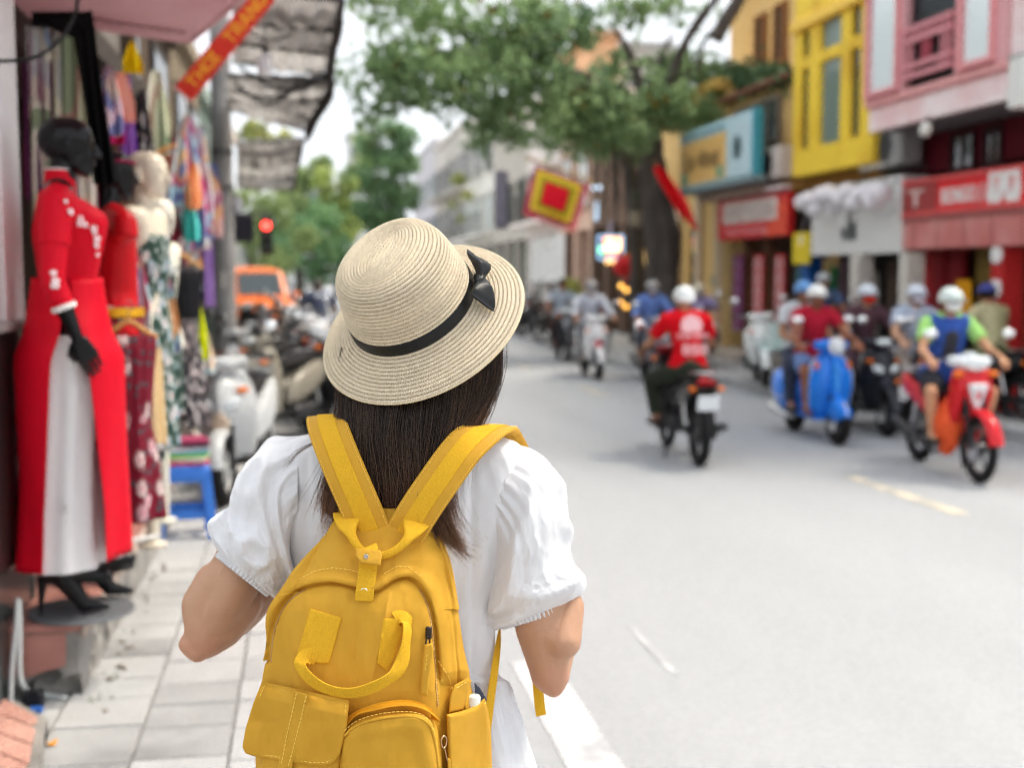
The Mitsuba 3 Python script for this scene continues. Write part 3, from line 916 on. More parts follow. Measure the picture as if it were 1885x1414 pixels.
# ------------------------------------------------------------------ yellow backpack
mat('pack_cloth', proc(lambda p, n, uv: mix((.535, .28, .024), (.62, .34, .038), fbm(p.x * 30, p.y * 30, p.z * 14, 3))), .66, spec=.14, sheen=.2,
    bump=proc(lambda p, n, uv: fbm(p.x * 45, p.y * 45, p.z * 22, 3) + .02 * dr.sin((p.x + p.z) * 5200), 6e-4), bscale=.0034)
mat('webbing', proc(lambda p, n, uv: mix((.64, .33, .012), (.86, .52, .04), web_h(uv)) * (.92 + .12 * noise(uv.x * 700, uv.y * 700))), .72, spec=.12, bump=proc(lambda p, n, uv: web_h(uv), 2.5e-4), bscale=.0005)
mat('thread', (.93, .66, .14), .6)
mat('pack_lining', (.05, .06, .085), .8)
mat('steel', (.75, .73, .70), .22, metal=1.0)
mat('brass', (.55, .38, .22), .3, metal=1.0)
mat('zip_cloth', (.66, .30, .014), .6)


def web_h(uv):
    """Woven webbing: uv in metres; an over-under of 1.7 mm cells."""
    a, b = uv.x / .0019, uv.y / .0027
    r = dr.floor(b)
    c = a + .5 * (r - 2 * dr.floor(r / 2))
    q = dr.sin((c - dr.floor(c)) * math.pi)
    return q * dr.sqrt(dr.abs(dr.sin((b - r) * math.pi)))


PK = np.array([  # v, left edge u, front-right corner u, right edge u, thickness
    (936, 622, 775, 800, .030), (950, 616, 780, 803, .034), (975, 600, 783, 810, .05), (1010, 574, 788, 818, .066), (1050, 545, 790, 827, .082), (1090, 520, 792, 834, .10), (1130, 503, 795, 841, .112),
    (1190, 495, 798, 850, .122), (1250, 488, 802, 864, .130), (1320, 482, 806, 880, .136), (1414, 478, 808, 890, .14), (1500, 478, 806, 888, .14), (1580, 486, 800, 880, .135), (1605, 500, 790, 868, .12), (1614, 540, 760, 830, .09)], float)
DBACK = .046
arch = spline([(494, 1215), (500, 1160), (516, 1118), (540, 1092), (575, 1076), (612, 1072), (642, 1078), (668, 1087), (692, 1087), (714, 1074), (738, 1063), (760, 1066), (782, 1090), (796, 1130), (803, 1185), (808, 1245)], 300)
arch_poly = Polygon(np.vstack([arch, [(808, 1620), (400, 1620), (400, 1215)]]))
arch_tree = cKDTree(arch)


def arch_sd(u, v):
    """Pixels outside (+) or inside (-) the arch that the flap's edge follows."""
    d = arch_tree.query(np.stack([u, v], -1))[0]
    return np.where(shapely.contains_xy(arch_poly, u, v), -d, d)


pv = np.concatenate([np.linspace(936, 1060, 110), np.linspace(1061, 1414, 330), np.linspace(1416, 1614, 60)])
PS = PchipInterpolator(PK[:, 0], PK[:, 1:])(pv)
rings, FU, FV, FD = [], [], [], []
for v, (ul, uf, ur, tk) in zip(pv, PS):
    rf = min(34, tk * 420)
    f = DBACK - tk
    slope = .020 * tk / .14                              # the pack's face turns away a little towards the left
    ctl = [(ul + 26, DBACK, ), (ul + 3, DBACK - tk * .25), (ul, DBACK - tk * .55), (ul + rf * .30, f + slope + tk * .14), (ul + rf, f + slope), ((ul + uf) / 2 - 40, f + slope * .4 - .008), ((ul + uf) / 2 + 45, f - .008), (uf - rf, f), (uf - 4, f + tk * .10),
           (uf + (ur - uf) * .42, f + tk * .40), (ur - 3, DBACK - tk * .32), (ur, DBACK - .01), (ur - 18, DBACK)]
    c = spline(ctl, 420)
    c = np.vstack([c, np.linspace(c[-1], c[0], 24)[1:-1]])
    rings.append(np.c_[c[:, 0], np.full(len(c), v), c[:, 1]])
rings = np.array(rings)
U, V, D = rings[..., 0], rings[..., 1], rings[..., 2]
sd = arch_sd(U, V)
front = np.zeros(U.shape[1])
front[20:400] = 1
uvn = np.stack([U / 100, V / 100, D * 8], -1)
fold = .017 * (meshkit.fbm(uvn * [2.2, .7, 1] + 3, 3, 2) - .5) + .011 * (meshkit.noise(uvn * [3.2, 1.1, 1], 8) - .5)
cr = np.exp(-np.abs((U - 662) - (V - 1085) * -.10) / 13) * np.clip((V - 1095) / 60, 0, 1) * np.clip((1300 - V) / 90, 0, 1) * -.006
cr += np.exp(-np.abs((U - 715) - (V - 1100) * -.20) / 10) * np.clip((V - 1085) / 40, 0, 1) * np.clip((1290 - V) / 90, 0, 1) * .011
cr += .010 * np.exp(-np.abs((U - 800) + (V - 960) * -.22) / 9) * (V < 1120)
cr += -.010 * np.exp(-np.abs((U - 600) + (V - 970) * .46) / 9) * (V < 1090) * (V > 945)
lip = .0092 / (1 + np.exp(-np.clip((sd - .8) / 1.0, -40, 40))) + .0055 * np.exp(-((sd - 11) / 9) ** 2) - .006 * np.exp(-((sd + 3) / 3.2) ** 2)
lip = lip * np.clip((1262 - V) / 30, 0, 1) * np.clip((V - 1000) / 30, 0, 1)
pan = np.where(sd < 0, .008 * (1 - np.exp(sd / 30)), 0) * np.clip((1330 - V) / 60, 0, 1)
side_seam = -.004 * np.exp(-((U - np.interp(V, [960, 1100, 1250, 1330], [797, 826, 842, 858])) / 3.0) ** 2)
disp = (fold + cr + lip + pan + side_seam) * front[None]
Pw = W(U, V, D)
cen = W((U.min(1) + U.max(1)) / 2, V[:, 0], np.full(len(V), DBACK - .01))[:, None]
nr = Pw - cen
nr[..., 2] *= .15
nr /= np.linalg.norm(nr, axis=-1, keepdims=True)
mixn = nr * .35 - HF * .65
mixn /= np.linalg.norm(mixn, axis=-1, keepdims=True)
Pw = Pw + mixn * disp[..., None]
pack = thing('backpack', 'mustard yellow canvas backpack with webbing handles worn by the woman', 'backpack')
part(pack, 'main_bag', loft(Pw), 'pack_cloth', True)
# the depth at which the bag's face lies under a pixel
sel = Pw[::3, 40:390:5].reshape(-1, 3)
pu_, pv_ = pix(sel)
dd_ = (sel - EYE) @ HF - 2.0
DF = LinearNDInterpolator(np.stack([pu_, pv_], -1), dd_)
dtree = cKDTree(np.stack([pu_, pv_], -1))


def df(u, v):
    u, v = np.asarray(u, float), np.asarray(v, float)
    d = DF(u, v)
    bad = np.isnan(d)
    if np.any(bad):
        near = dd_[dtree.query(np.stack([u, v], -1))[1]]
        d = np.where(bad, near, d)
    return d


def pad(poly, thick, edge=8.0, n=220, rings_n=26, lift=0.0, dfun=df, bump=None, closed_back=.004, center=None):
    """A cushioned panel sewn on the bag: its outline in the photo, its real thickness, its edge rounded over `edge` pixels."""
    pl = np.asarray(poly, float)
    pg = Polygon(pl)
    line = LineString(np.vstack([pl, pl[:1]]))
    q = np.array([line.interpolate(x, normalized=True).coords[0] for x in np.linspace(0, 1, n, endpoint=False)])
    tree = cKDTree(np.array([line.interpolate(x, normalized=True).coords[0] for x in np.linspace(0, 1, 900)]))
    c = np.array(center if center is not None else pg.centroid.coords[0], float)
    ks = 1 - (1 - np.linspace(0, 1, rings_n)) ** 1.0
    rr = []
    for k in (1 - np.linspace(0, 1, rings_n) ** 1.6)[:-1]:
        p = c + (q - c) * k
        d = tree.query(p)[0]
        h = thick * np.sqrt(np.clip(1 - np.clip(1 - d / edge, 0, 1) ** 2, 0, 1))
        if bump is not None:
            h = h + bump(p[:, 0], p[:, 1], d)
        rr.append(W(p[:, 0], p[:, 1], dfun(p[:, 0], p[:, 1]) - h - lift))
    d0 = dfun(q[:, 0], q[:, 1])
    back = [W(c[0] + (q[:, 0] - c[0]) * .5, c[1] + (q[:, 1] - c[1]) * .5, dfun(c[0] + (q[:, 0] - c[0]) * .5, c[1] + (q[:, 1] - c[1]) * .5) + closed_back - lift), W(q[:, 0], q[:, 1], d0 + closed_back - lift)]
    return loft(np.array(back + rr))


def sweep(path, normals, width, thick, n=80, m=28, edge=.6):
    """A band: path points and outward normals (3-D), widths and thickness in metres; uv in metres along and across."""
    path = np.asarray(path, float)
    t0 = np.r_[0, np.cumsum(np.linalg.norm(np.diff(path, axis=0), axis=1))]
    tt = np.linspace(0, t0[-1], n)
    P = CubicSpline(t0, path)(tt)
    N = PchipInterpolator(t0, np.asarray(normals, float))(tt)
    Wd = PchipInterpolator(t0, np.broadcast_to(np.asarray(width, float), (len(path),)))(tt)
    T = np.gradient(P, axis=0)
    T /= np.linalg.norm(T, axis=1, keepdims=True)
    N -= T * (N * T).sum(1, keepdims=True)
    N /= np.linalg.norm(N, axis=1, keepdims=True)
    B = np.cross(T, N)
    a = np.arange(m) * 2 * np.pi / m
    x, y = sq(np.cos(a), edge) / 2, sq(np.sin(a), edge) * thick / 2
    R = P[:, None] + B[:, None] * (x[None, :, None] * Wd[:, None, None]) + N[:, None] * y[None, :, None]
    me = loft(R)
    uv = np.vstack([np.stack([np.broadcast_to(x[None] * Wd[:, None], R.shape[:2]).ravel(), np.repeat(tt, m)], -1), [[0, 0], [0, tt[-1]]]])
    return me, uv, (P, N, B)


def webbing(parent, name, path, normals, width, thick=.0022, n=80, **kw):
    me, uv, fr_ = sweep(path, normals, width, thick, n, 20, .35)
    k = part(parent, name, me, 'webbing', True, uv=uv, **kw)
    return k, fr_


def stitches(pts, lift, dfun=df, gap=8.0, length=5.2, r=.00062, h=0.0):
    """Seam stitches along a line in the photo, lying on the bag."""
    line = LineString(pts)
    out = []
    for x in np.arange(1, line.length - length, gap):
        a, b = np.array(line.interpolate(x).coords[0]), np.array(line.interpolate(x + length).coords[0])
        q = np.array([a, (a + b) / 2, b])
        dd = dfun(q[:, 0], q[:, 1]) - lift - np.array([0, .0004, 0])
        out.append(tube(W(q[:, 0], q[:, 1], dd), r, 4))
    return out


TC = -HF                                                 # towards the camera
ST = []
# --- shoulder straps: a padded band with webbing on it
for nm, path, nrm in (('left', [W(622, 868, .31), W(607, 812, .27), W(602, 782, .20), W(600, 772, .095), W(608, 800, .026), W(634, 866, -.010), (W(668, 945, -.012)), W(690, 1000, -.004)], [(HF * 1), HF * .8 + UP * .5, UP, UP + TC * .4, TC * 1 + UP * .5, TC + UP * .15, TC, TC]),
                      ('right', [W(935, 905, .33), W(946, 850, .29), W(928, 802, .215), W(902, 792, .085), W(862, 816, .022), W(818, 872, -.004), W(768, 946, -.012), W(738, 1000, -.004)], [HF * 1, HF * .8 + UP * .5, UP, UP + TC * .4, TC * 1 + UP * .5, TC + UP * .15, TC, TC])):
    me, uv, (P, N, B) = sweep(path, nrm, .066, .011, 120, 40, .62)
    st = part(pack, 'shoulder_strap', me, 'pack_cloth', True, uv=uv)
    P2 = P + N * .0062
    webbing(st, 'strap_webbing', P2[4:-2:4], N[4:-2:4], .029, .0022, 120)
    for s in (-1, 1):
        edge_ = P + B * s * .0295 + N * .0050
        L = np.r_[0, np.cumsum(np.linalg.norm(np.diff(edge_, axis=0), axis=1))]
        for x in np.arange(.01, L[-1] - .01, .0065):
            q = np.stack([np.interp([x, x + .0042], L, edge_[:, i]) for i in range(3)], -1)
            ST.append(tube(q, .00045, 4))
# --- top grab handle: a rolled webbing loop with flared ends
for a, b in (((614, 958), (676, 944)), ((746, 962), (800, 950))):
    pass
hp = [(642, 948, .000), (641, 965, -.022), (648, 988, -.038), (660, 1008, -.045), (680, 1022, -.049), (705, 1023, -.050), (730, 1012, -.048), (750, 993, -.042), (762, 972, -.026), (772, 953, -.002)]
pp = W(*np.array(hp, float).T)
wd = np.array([.052, .036, .015, .0125, .0125, .0125, .0125, .016, .036, .05])
tk = np.array([.004, .008, .012, .012, .012, .012, .012, .012, .008, .004])
n = 110
t0 = np.r_[0, np.cumsum(np.linalg.norm(np.diff(pp, axis=0), axis=1))]
tt = np.linspace(0, t0[-1], n)
P = CubicSpline(t0, pp)(tt)
Wd, Tk = PchipInterpolator(t0, wd)(tt), PchipInterpolator(t0, tk)(tt)
T = np.gradient(P, axis=0)
T /= np.linalg.norm(T, axis=1, keepdims=True)
N = TC + UP * .25 - T * ((TC + UP * .25) * T).sum(1, keepdims=True)
N /= np.linalg.norm(N, axis=1, keepdims=True)
B = np.cross(T, N)
a = np.arange(28) * 2 * np.pi / 28
R = P[:, None] + B[:, None] * (sq(np.cos(a), .8)[None, :, None] * Wd[:, None, None] / 2) + N[:, None] * (sq(np.sin(a), .8)[None, :, None] * Tk[:, None, None] / 2)
part(pack, 'grab_handle', loft(R), 'webbing', True, uv=np.vstack([np.stack([np.broadcast_to(a[None] / 6.28 * .034, R.shape[:2]).ravel(), np.repeat(tt, 28)], -1), [[0, 0], [0, 0]]]))
# the closing tab with two snaps
tab, _ = webbing(pack, 'closing_tab', [W(u, v, float(df(np.array([u]), np.array([v]))[0]) - l) for u, v, l in ((677, 1008, .030), (679, 1018, .034), (678, 1032, .026), (677, 1048, .012), (675, 1066, .007), (672, 1086, .006), (670, 1107, .005))], [TC + UP * .8, TC + UP * .3, TC, TC, TC, TC, TC], .029, .003)
part(tab, 'tab_loop', pad([(655, 1010), (700, 1013), (704, 1022), (700, 1042), (664, 1038), (654, 1024)], .004, 4, 120, 12, .034, lambda u, v: df(u * 0 + 676, v)), 'pack_cloth', True)
for u, v, r, l in ((674, 1025, .0042, .0395), (670, 1091, .0075, .0135)):
    o = W(u, v, float(df(np.array([u]), np.array([v]))[0]) - l)
    M = basis(RIGHT, np.cross(TC, RIGHT), TC, o)
    part(tab, 'snap_button', lathe([(.0002, .0012), (r * .45, .0012), (r * .5, .0004), (r * .62, .0006), (r * .78, .0022), (r * .92, .0018), (r, .0004), (r, -.003), (.0002, -.003)], 28, M), 'steel', 50)
# --- carry handle on the front: two sewn webbing patches and a hanging loop
for poly in ([(571, 1121), (629, 1138), (606, 1222), (590, 1224), (547, 1206)], [(706, 1140), (741, 1136), (746, 1150), (724, 1216), (712, 1236), (694, 1222)]):
    me = pad(poly, .0026, 3.0, 160, 14, .0012)
    u_, v_ = pix(me.vertices)
    part(pack, 'handle_patch', me, 'webbing', True, uv=np.stack([(u_ + (v_ - 1200) * .27) / 1230, (v_ - u_ * .27) / 1230], -1))
d_ = lambda u, v, l: W(u, v, float(df(np.array([u]), np.array([v]))[0]) - l)
webbing(pack, 'carry_handle', [d_(585, 1212, .003), d_(562, 1212, .010), d_(555, 1226, .020), d_(566, 1246, .028), d_(592, 1265, .033), d_(628, 1276, .036), d_(664, 1274, .036), d_(700, 1260, .034), d_(728, 1240, .029), d_(742, 1213, .024), d_(748, 1180, .020), d_(749, 1152, .014), d_(742, 1140, .007), d_(728, 1142, .003)],
        [TC + UP * .2, TC - RIGHT * .3, TC * .9 - UP * .5, TC - UP * .55, TC - UP * .6, TC - UP * .6, TC - UP * .6, TC - UP * .6, TC - UP * .5, TC * .8 + RIGHT * .5, RIGHT + TC * .5, RIGHT + TC * .5, TC + UP, TC], [.026, .026, .024, .023, .022, .022, .022, .022, .022, .023, .025, .026, .026, .026], .0026, 150)
# --- left flap pocket
flap = spline([(484, 1256), (540, 1268), (600, 1282), (640, 1291), (640, 1320), (632, 1360), (622, 1392), (603, 1411), (575, 1412), (520, 1402), (470, 1393), (450, 1386), (446, 1370), (455, 1330), (470, 1285)], 120, True)
flap = [(482, 1256), (540, 1268), (600, 1281), (643, 1291), (638, 1340), (626, 1390), (616, 1404), (600, 1412), (575, 1411), (520, 1402), (466, 1393), (452, 1388), (446, 1376), (452, 1342), (466, 1296)]
pb = [(474, 1290), (640, 1310), (628, 1440), (624, 1560), (480, 1560), (470, 1400)]
pocket = part(pack, 'flap_pocket', pad(pb, .026, 16, 160, 18, -.002), 'pack_cloth', True)
fdf = lambda u, v: df(np.maximum(u, 484.0), v) + np.maximum(484.0 - u, 0) * .0003
fl = part(pocket, 'flap', pad(flap, .0045, 4, 260, 30, .026, fdf, lambda u, v, d: .004 * np.exp(-((v - 1330) / 60) ** 2) + .0016 * np.sin(u / 13 + v / 40) * np.clip(d / 12, 0, 1) - .012 * np.clip((1285 - v + (u - 484) * .22) / 28, 0, 1), .003), 'pack_cloth', True)
strip = [(541, 1272), (569, 1279), (560, 1320), (547, 1370), (537, 1416), (530, 1460), (502, 1458), (512, 1410), (524, 1350), (535, 1300)]
part(pocket, 'flap_strip', pad(strip, .003, 3, 160, 14, .0315, fdf, None, .003), 'pack_cloth', True)
ST += stitches([(487, 1262), (474, 1296), (459, 1342), (453, 1374), (457, 1384), (470, 1388), (520, 1396), (575, 1405), (600, 1405), (612, 1397), (620, 1386), (632, 1338), (637, 1294)], .0312, fdf)
ST += stitches([(546, 1276), (540, 1302), (529, 1352), (517, 1412)], .0352, fdf) + stitches([(564, 1281), (555, 1320), (542, 1370), (531, 1412)], .0352, fdf)
# --- right zipped pocket, a soft box
zp = spline([(630, 1352), (642, 1336), (668, 1322), (715, 1312), (765, 1311), (792, 1322), (806, 1346), (814, 1400), (818, 1470), (816, 1560), (720, 1570), (630, 1560), (622, 1480), (624, 1390)], 160, True)
part_zip = part(pack, 'zip_pocket', pad(zp, .036, 16, 260, 30, 0, df, lambda u, v, d: .0015 * np.sin(u / 17 + v / 23) + .003 * np.exp(-((d - 30) / 12) ** 2)), 'pack_cloth', True)
zline = spline([(632, 1338), (652, 1318), (690, 1303), (740, 1295), (775, 1300), (797, 1316), (808, 1342)], 80)
part(part_zip, 'zip_tape', sweep(W(zline[:, 0], zline[:, 1], df(zline[:, 0], zline[:, 1]) - .016)[::8], [TC * .3 + UP] * 10, .017, .003, 80, 14)[0], 'zip_cloth', True)
zz = W(zline[:, 0], zline[:, 1] - 4, df(zline[:, 0], zline[:, 1]) - .021)
LZ = np.r_[0, np.cumsum(np.linalg.norm(np.diff(zz, axis=0), axis=1))]
part(part_zip, 'zip_teeth', cat([ball([np.interp(x, LZ, zz[:, i]) for i in range(3)], (.0009, .0009, .0015), 1) for x in np.arange(0, LZ[-1], .0024)]), 'zip_cloth', 40, kind='stuff')
z2 = spline([(634, 1356), (652, 1340), (690, 1326), (735, 1320), (770, 1323), (790, 1336), (799, 1360), (806, 1414)], 60)
part(part_zip, 'piping', tube(W(z2[:, 0], z2[:, 1], df(z2[:, 0], z2[:, 1]) - .0345), .0022, 6), 'pack_cloth', True)
ST += stitches(z2 - [0, 9], .0335)
part(part_zip, 'zip_pull', cat([tube([d_(812, 1364, .030), d_(818, 1356, .032), d_(822, 1366, .032), d_(817, 1378, .031)], .0016, 6, 18, closed=True), tube([d_(818, 1378, .031), d_(822, 1395, .032), d_(826, 1408, .031)], .0013, 6)]), 'brass', True)
part(part_zip, 'pull_tab', pad([(824, 1396), (832, 1398), (842, 1425), (846, 1450), (834, 1452), (824, 1420)], .004, 3, 80, 8, .031), 'pack_cloth', True)
# --- main zip along the flap's edge, its slider and leather pull
za = arch[(arch[:, 1] > 1082) & (arch[:, 0] > 770)] + [-5, 3]
za = np.vstack([za, [(803, 1265), (806, 1300)]])
zaw = W(za[:, 0], za[:, 1], df(za[:, 0], za[:, 1]) - .002)
LZ = np.r_[0, np.cumsum(np.linalg.norm(np.diff(zaw, axis=0), axis=1))]
zs = [ball([np.interp(x, LZ, zaw[:, i]) for i in range(3)], (.0016, .0016, .0009), 1) for x in np.arange(0, LZ[-1], .0024)]
zl = arch[(arch[:, 0] < 560)] + [5, 4]
zlw = W(zl[:, 0], zl[:, 1], df(zl[:, 0], zl[:, 1]) - .002)
LZ = np.r_[0, np.cumsum(np.linalg.norm(np.diff(zlw, axis=0), axis=1))]
zs += [ball([np.interp(x, LZ, zlw[:, i]) for i in range(3)], (.0016, .0016, .0009), 1) for x in np.arange(0, LZ[-1], .0024)]
mz = part(pack, 'main_zip', cat(zs), 'brass', 40, kind='stuff')
part(mz, 'slider', cat([moved(bx((0, 0, 0), (.010, .006, .020), .002), basis(RIGHT, -TC, UP, d_(789, 1166, .007))), tube([d_(788, 1172, .011), d_(784, 1186, .012), d_(787, 1196, .011), d_(791, 1184, .011)], .0014, 6, 20, closed=True)]), flat((70, 62, 58), .25, metal=.9), 40)
part(mz, 'pull_tab', pad([(781, 1188), (796, 1184), (799, 1196), (790, 1250), (787, 1282), (774, 1280), (776, 1250), (778, 1215)], .005, 3.5, 120, 12, .011, lambda u, v: df(u * 0 + 783, v)), 'pack_cloth', True)
ST += stitches([(786, 1204), (783, 1238)], .0155, lambda u, v: df(u * 0 + 783, v))
# --- right side pocket with its dark lining
spk = [(822, 1316), (850, 1310), (876, 1300), (892, 1286), (899, 1310), (904, 1350), (906, 1420), (906, 1540), (830, 1560), (826, 1440)]
sdf = lambda u, v: np.interp(u, [806, 830, 860, 890, 908], [-.078, -.056, -.022, .018, .04])
sp = part(pack, 'side_pocket', pad(spk, .017, 9, 200, 22, .012, sdf, lambda u, v, d: .003 * np.sin(u / 9 + v / 30) * np.clip(d / 20, 0, 1), .002), 'pack_cloth', True)
part(sp, 'lining', pad([(876, 1298), (874, 1272), (873, 1257), (884, 1268), (896, 1289), (888, 1296)], .002, 3, 100, 10, -.022, sdf), 'pack_lining', True)
part(sp, 'side_flap', pad([(836, 1262), (862, 1248), (868, 1254), (860, 1285), (852, 1308), (826, 1314), (828, 1284)], .006, 4, 100, 12, .003, sdf), 'pack_cloth', True)
ST += stitches([(824, 1324), (852, 1318), (878, 1308), (895, 1294)], .0235, sdf) + stitches([(840, 1268), (862, 1254)], .0092, sdf)
side_panel = [(800, 1208), (818, 1225), (836, 1265), (842, 1305), (818, 1312), (806, 1290), (801, 1250)]
ST += stitches([(806, 1216), (826, 1246), (836, 1280)], .004, lambda u, v: df(u, v))
ST += stitches([(548, 1068), (580, 1052), (612, 1046), (646, 1050), (664, 1056)], .002) + stitches([(706, 1058), (730, 1043), (752, 1044), (776, 1062)], .002)
part(pack, 'stitching', cat(ST), 'thread', False, kind='stuff')
# --- lower strap and its loose end
webbing(pack, 'lower_strap', [W(921, 1160, .20), W(917, 1190, .14), W(910, 1240, .09), W(903, 1290, .06), W(896, 1345, .04)], [TC + RIGHT * .8] * 5, .018, .0022)
webbing(pack, 'strap_end', [W(988, 1215, .16), W(990, 1260, .15), W(993, 1295, .15), W(996, 1318, .15)], [TC + RIGHT * .3] * 4, .019, .0022)
# --- bottle in the side pocket
bt = thing('hand_gel_bottle', 'small clear plastic bottle with pale cap in the side pocket of the yellow backpack', 'bottle')
BM = basis(unit(RIGHT + HF * .3), unit(HF - RIGHT * .3), unit(UP + RIGHT * .12), W(867, 1330, -.012))
part(bt, 'body', lathe([(.0002, -.03), (.013, -.03), (.0145, -.028), (.0145, .012), (.012, .020), (.0085, .024), (.0002, .024)], 28, BM), flat((205, 212, 196), .15, coat=.8), 40)
part(bt, 'cap', lathe([(.0002, .0235), (.0105, .0235), (.0115, .026), (.0115, .040), (.0095, .0435), (.0055, .0442), (.0002, .0438)], 28, BM), flat((226, 228, 216), .2, coat=.8), 40)
# ------------------------------------------------------------------ the ground, the road, the pavements
def b3(x0, x1, y0, y1, z0, z1, ch=0.0):
    return bx(((x0 + x1) / 2, (y0 + y1) / 2, (z0 + z1) / 2), (abs(x1 - x0), abs(y1 - y0), abs(z1 - z0)), ch)


ZR, ZP = -.10, .02                                       # road, right pavement
mat('asphalt', proc(lambda p, n, uv: mix((.35, .358, .365), (.425, .432, .438), fbm(p.x * 1.1, p.y * .35, 3.3, 3)) * (.90 + .07 * noise(p.x * 160, p.y * 160) + .10 * noise(p.x * 55 + 2 * noise(p.x * 9, p.y * 9), p.y * 55)) * (1 - .2 * smoothstep(.5, .75, fbm(p.x * .55 + 4, p.y * .05, 1.0, 3)))), .75, spec=.2,
    bump=proc(lambda p, n, uv: noise(p.x * 130, p.y * 130) + .5 * noise(p.x * 300, p.y * 300), 1e-3), bscale=.0035)
mat('paving', proc(lambda p, n, uv: mix((.27, .272, .27), (.44, .443, .44), fbm(p.x * 4 + 3, p.y * 4, 1.7, 4)) * (.86 + .22 * noise(p.x * 240, p.y * 240, 3)) * (1 - .35 * smoothstep(.58, .8, fbm(p.x * 2.2, p.y * 2.2, 9.1, 4)))), .8, spec=.3,
    bump=proc(lambda p, n, uv: fbm(p.x * 70, p.y * 70, 2, 3), 1e-3), bscale=.003)
mat('paving_pale', proc(lambda p, n, uv: mix((.34, .342, .34), (.49, .492, .49), fbm(p.x * 5 + 8, p.y * 5, 1.7, 4)) * (.88 + .2 * noise(p.x * 260, p.y * 260, 3))), .8, spec=.3,
    bump=proc(lambda p, n, uv: fbm(p.x * 70, p.y * 70, 5, 3), 1e-3), bscale=.003)
mat('joint', proc(lambda p, n, uv: mix((.15, .148, .14), (.30, .295, .285), fbm(p.x * 9, p.y * 9, 2, 3))), .95)
mat('slab_far', proc(lambda p, n, uv: mix((.30, .295, .285), (.44, .435, .42), cell_rand(dr.floor(p.x / .3), dr.floor(p.y / .3))) * (1 - .5 * smoothstep(.46, .5, dr.maximum(dr.abs(p.x / .3 - dr.floor(p.x / .3) - .5), dr.abs(p.y / .3 - dr.floor(p.y / .3) - .5))))), .85)
mat('line_white', proc(lambda p, n, uv: mix((.40, .405, .41), (.53, .53, .53), smoothstep(.32, .55, fbm(p.x * 6, p.y * 6, 4, 4)))), .7)
mat('line_yellow', proc(lambda p, n, uv: mix((.40, .38, .33), (.60, .53, .40), smoothstep(.35, .6, fbm(p.x * 5, p.y * 5, 4, 3)))), .7)

structure('ground', b3(-260, 260, -60, 420, -.9, -.22), flat((120, 118, 112), .95))
KR = np.array([(7.3, -30), (7.3, 11), (7.1, 13.5), (6.6, 17.4), (5.95, 20.5), (5.65, 23), (5.6, 30), (5.6, 200)], float)   # the right kerb line
kx = lambda y: np.interp(y, KR[:, 1], KR[:, 0])
ry = np.r_[np.linspace(-30, 10, 9), np.linspace(10.5, 30, 40), np.linspace(32, 200, 30)]
road = structure('road', loft([[(.55, y, ZR), (kx(y) + .05, y, ZR), (kx(y) + .05, y, ZR - .1), (.55, y, ZR - .1)] for y in ry]), 'asphalt')


def paint(name, pts, mat_, n):
    """A painted marking: a sheet 4 mm above the road."""
    return structure(name, extrude(pts, .003, rotm([0, 0, 1], 0, (0, 0, ZR + .002))), mat_)


paint('edge_line', [(.90, 1.2), (1.10, 1.2), (1.085, 5.4), (.885, 5.4)], 'line_white', 1)
paint('lane_mark', [(1.548, 5.15), (1.584, 5.12), (1.572, 5.82), (1.55, 5.85)], 'line_white', 1)
for y0, y1 in ((1.0, 3.0), (8.25, 9.95), (13.2, 14.7), (17.1, 18.4), (22, 23.2), (27, 28.2), (32, 33)):
    x0, x1 = np.interp([y0, y1], [8, 18, 34], [4.68, 4.12, 3.6])
    paint('centre_dash', [(x0 - .06, y0), (x0 + .06, y0), (x1 + .06, y1), (x1 - .06, y1)], 'line_yellow', 1)
# left pavement: joints, then every slab a piece of its own
pav = structure('left_pavement', b3(-1.75, .42, -2, 60, -.16, -.014), 'joint')
rng = np.random.default_rng(21)
xs = [-1.20, -.93, -.605, -.28, .045, .37]
slabs = {}
for j in range(5):
    y = 1.9 + rng.uniform(0, .2)
    while y < 12.5:
        L = rng.choice([.245, .30, .30, .36])
        w = xs[j + 1] - xs[j] - .011
        key = (round(w, 3), float(L))
        if key not in slabs:
            slabs[key] = [ply(bx((0, 0, -.02), (w, L - .010, .04), .004), m_, smooth=False) for m_ in ('paving', 'paving_pale')]
        if not (j == 0 and rng.uniform() < .08):
            k = numbered(pav + '__slab')
            d = dict(slabs[key][int(rng.uniform() < .75)])
            d['to_world'] = mi.ScalarTransform4f().translate([(xs[j] + xs[j + 1]) / 2, y + L / 2, float(rng.uniform(-.003, .002))]).rotate([float(rng.normal(0, .3)), float(rng.normal(0, .3)), .1], float(rng.normal(0, .5)))
            scene[k] = d
        y += L
part(pav, 'far_paving', b3(-1.7, .40, 12.6, 60, -.05, -.002), 'slab_far', False)
kb = []
for i in range(34):
    y = 1.0 + i * 1.0
    part(pav, 'kerb_stone', bx((.485, y + .5, -.09), (.13, .985, .18), .012), 'paving', 30)
rp = structure('right_pavement', loft([[(kx(y) + .14, y, ZP), (9.6, y, ZP), (9.6, y, ZP - .15), (kx(y) + .14, y, ZP - .15)] for y in ry]), 'slab_far')
for i in range(46):
    y = 8.0 + i * .8 if i < 34 else 35.2 + (i - 34) * 1.5
    L = .8 if i < 34 else 1.5
    a, b = kx(y), kx(y + L)
    ang = math.atan2(a - b, L)
    part(rp, 'kerb_stone', bx(((a + b) / 2 + .07, y + L / 2, ZP - .07), (.145, L / math.cos(ang) - .012, .155), .015, rz=ang), 'paving_pale', 30)
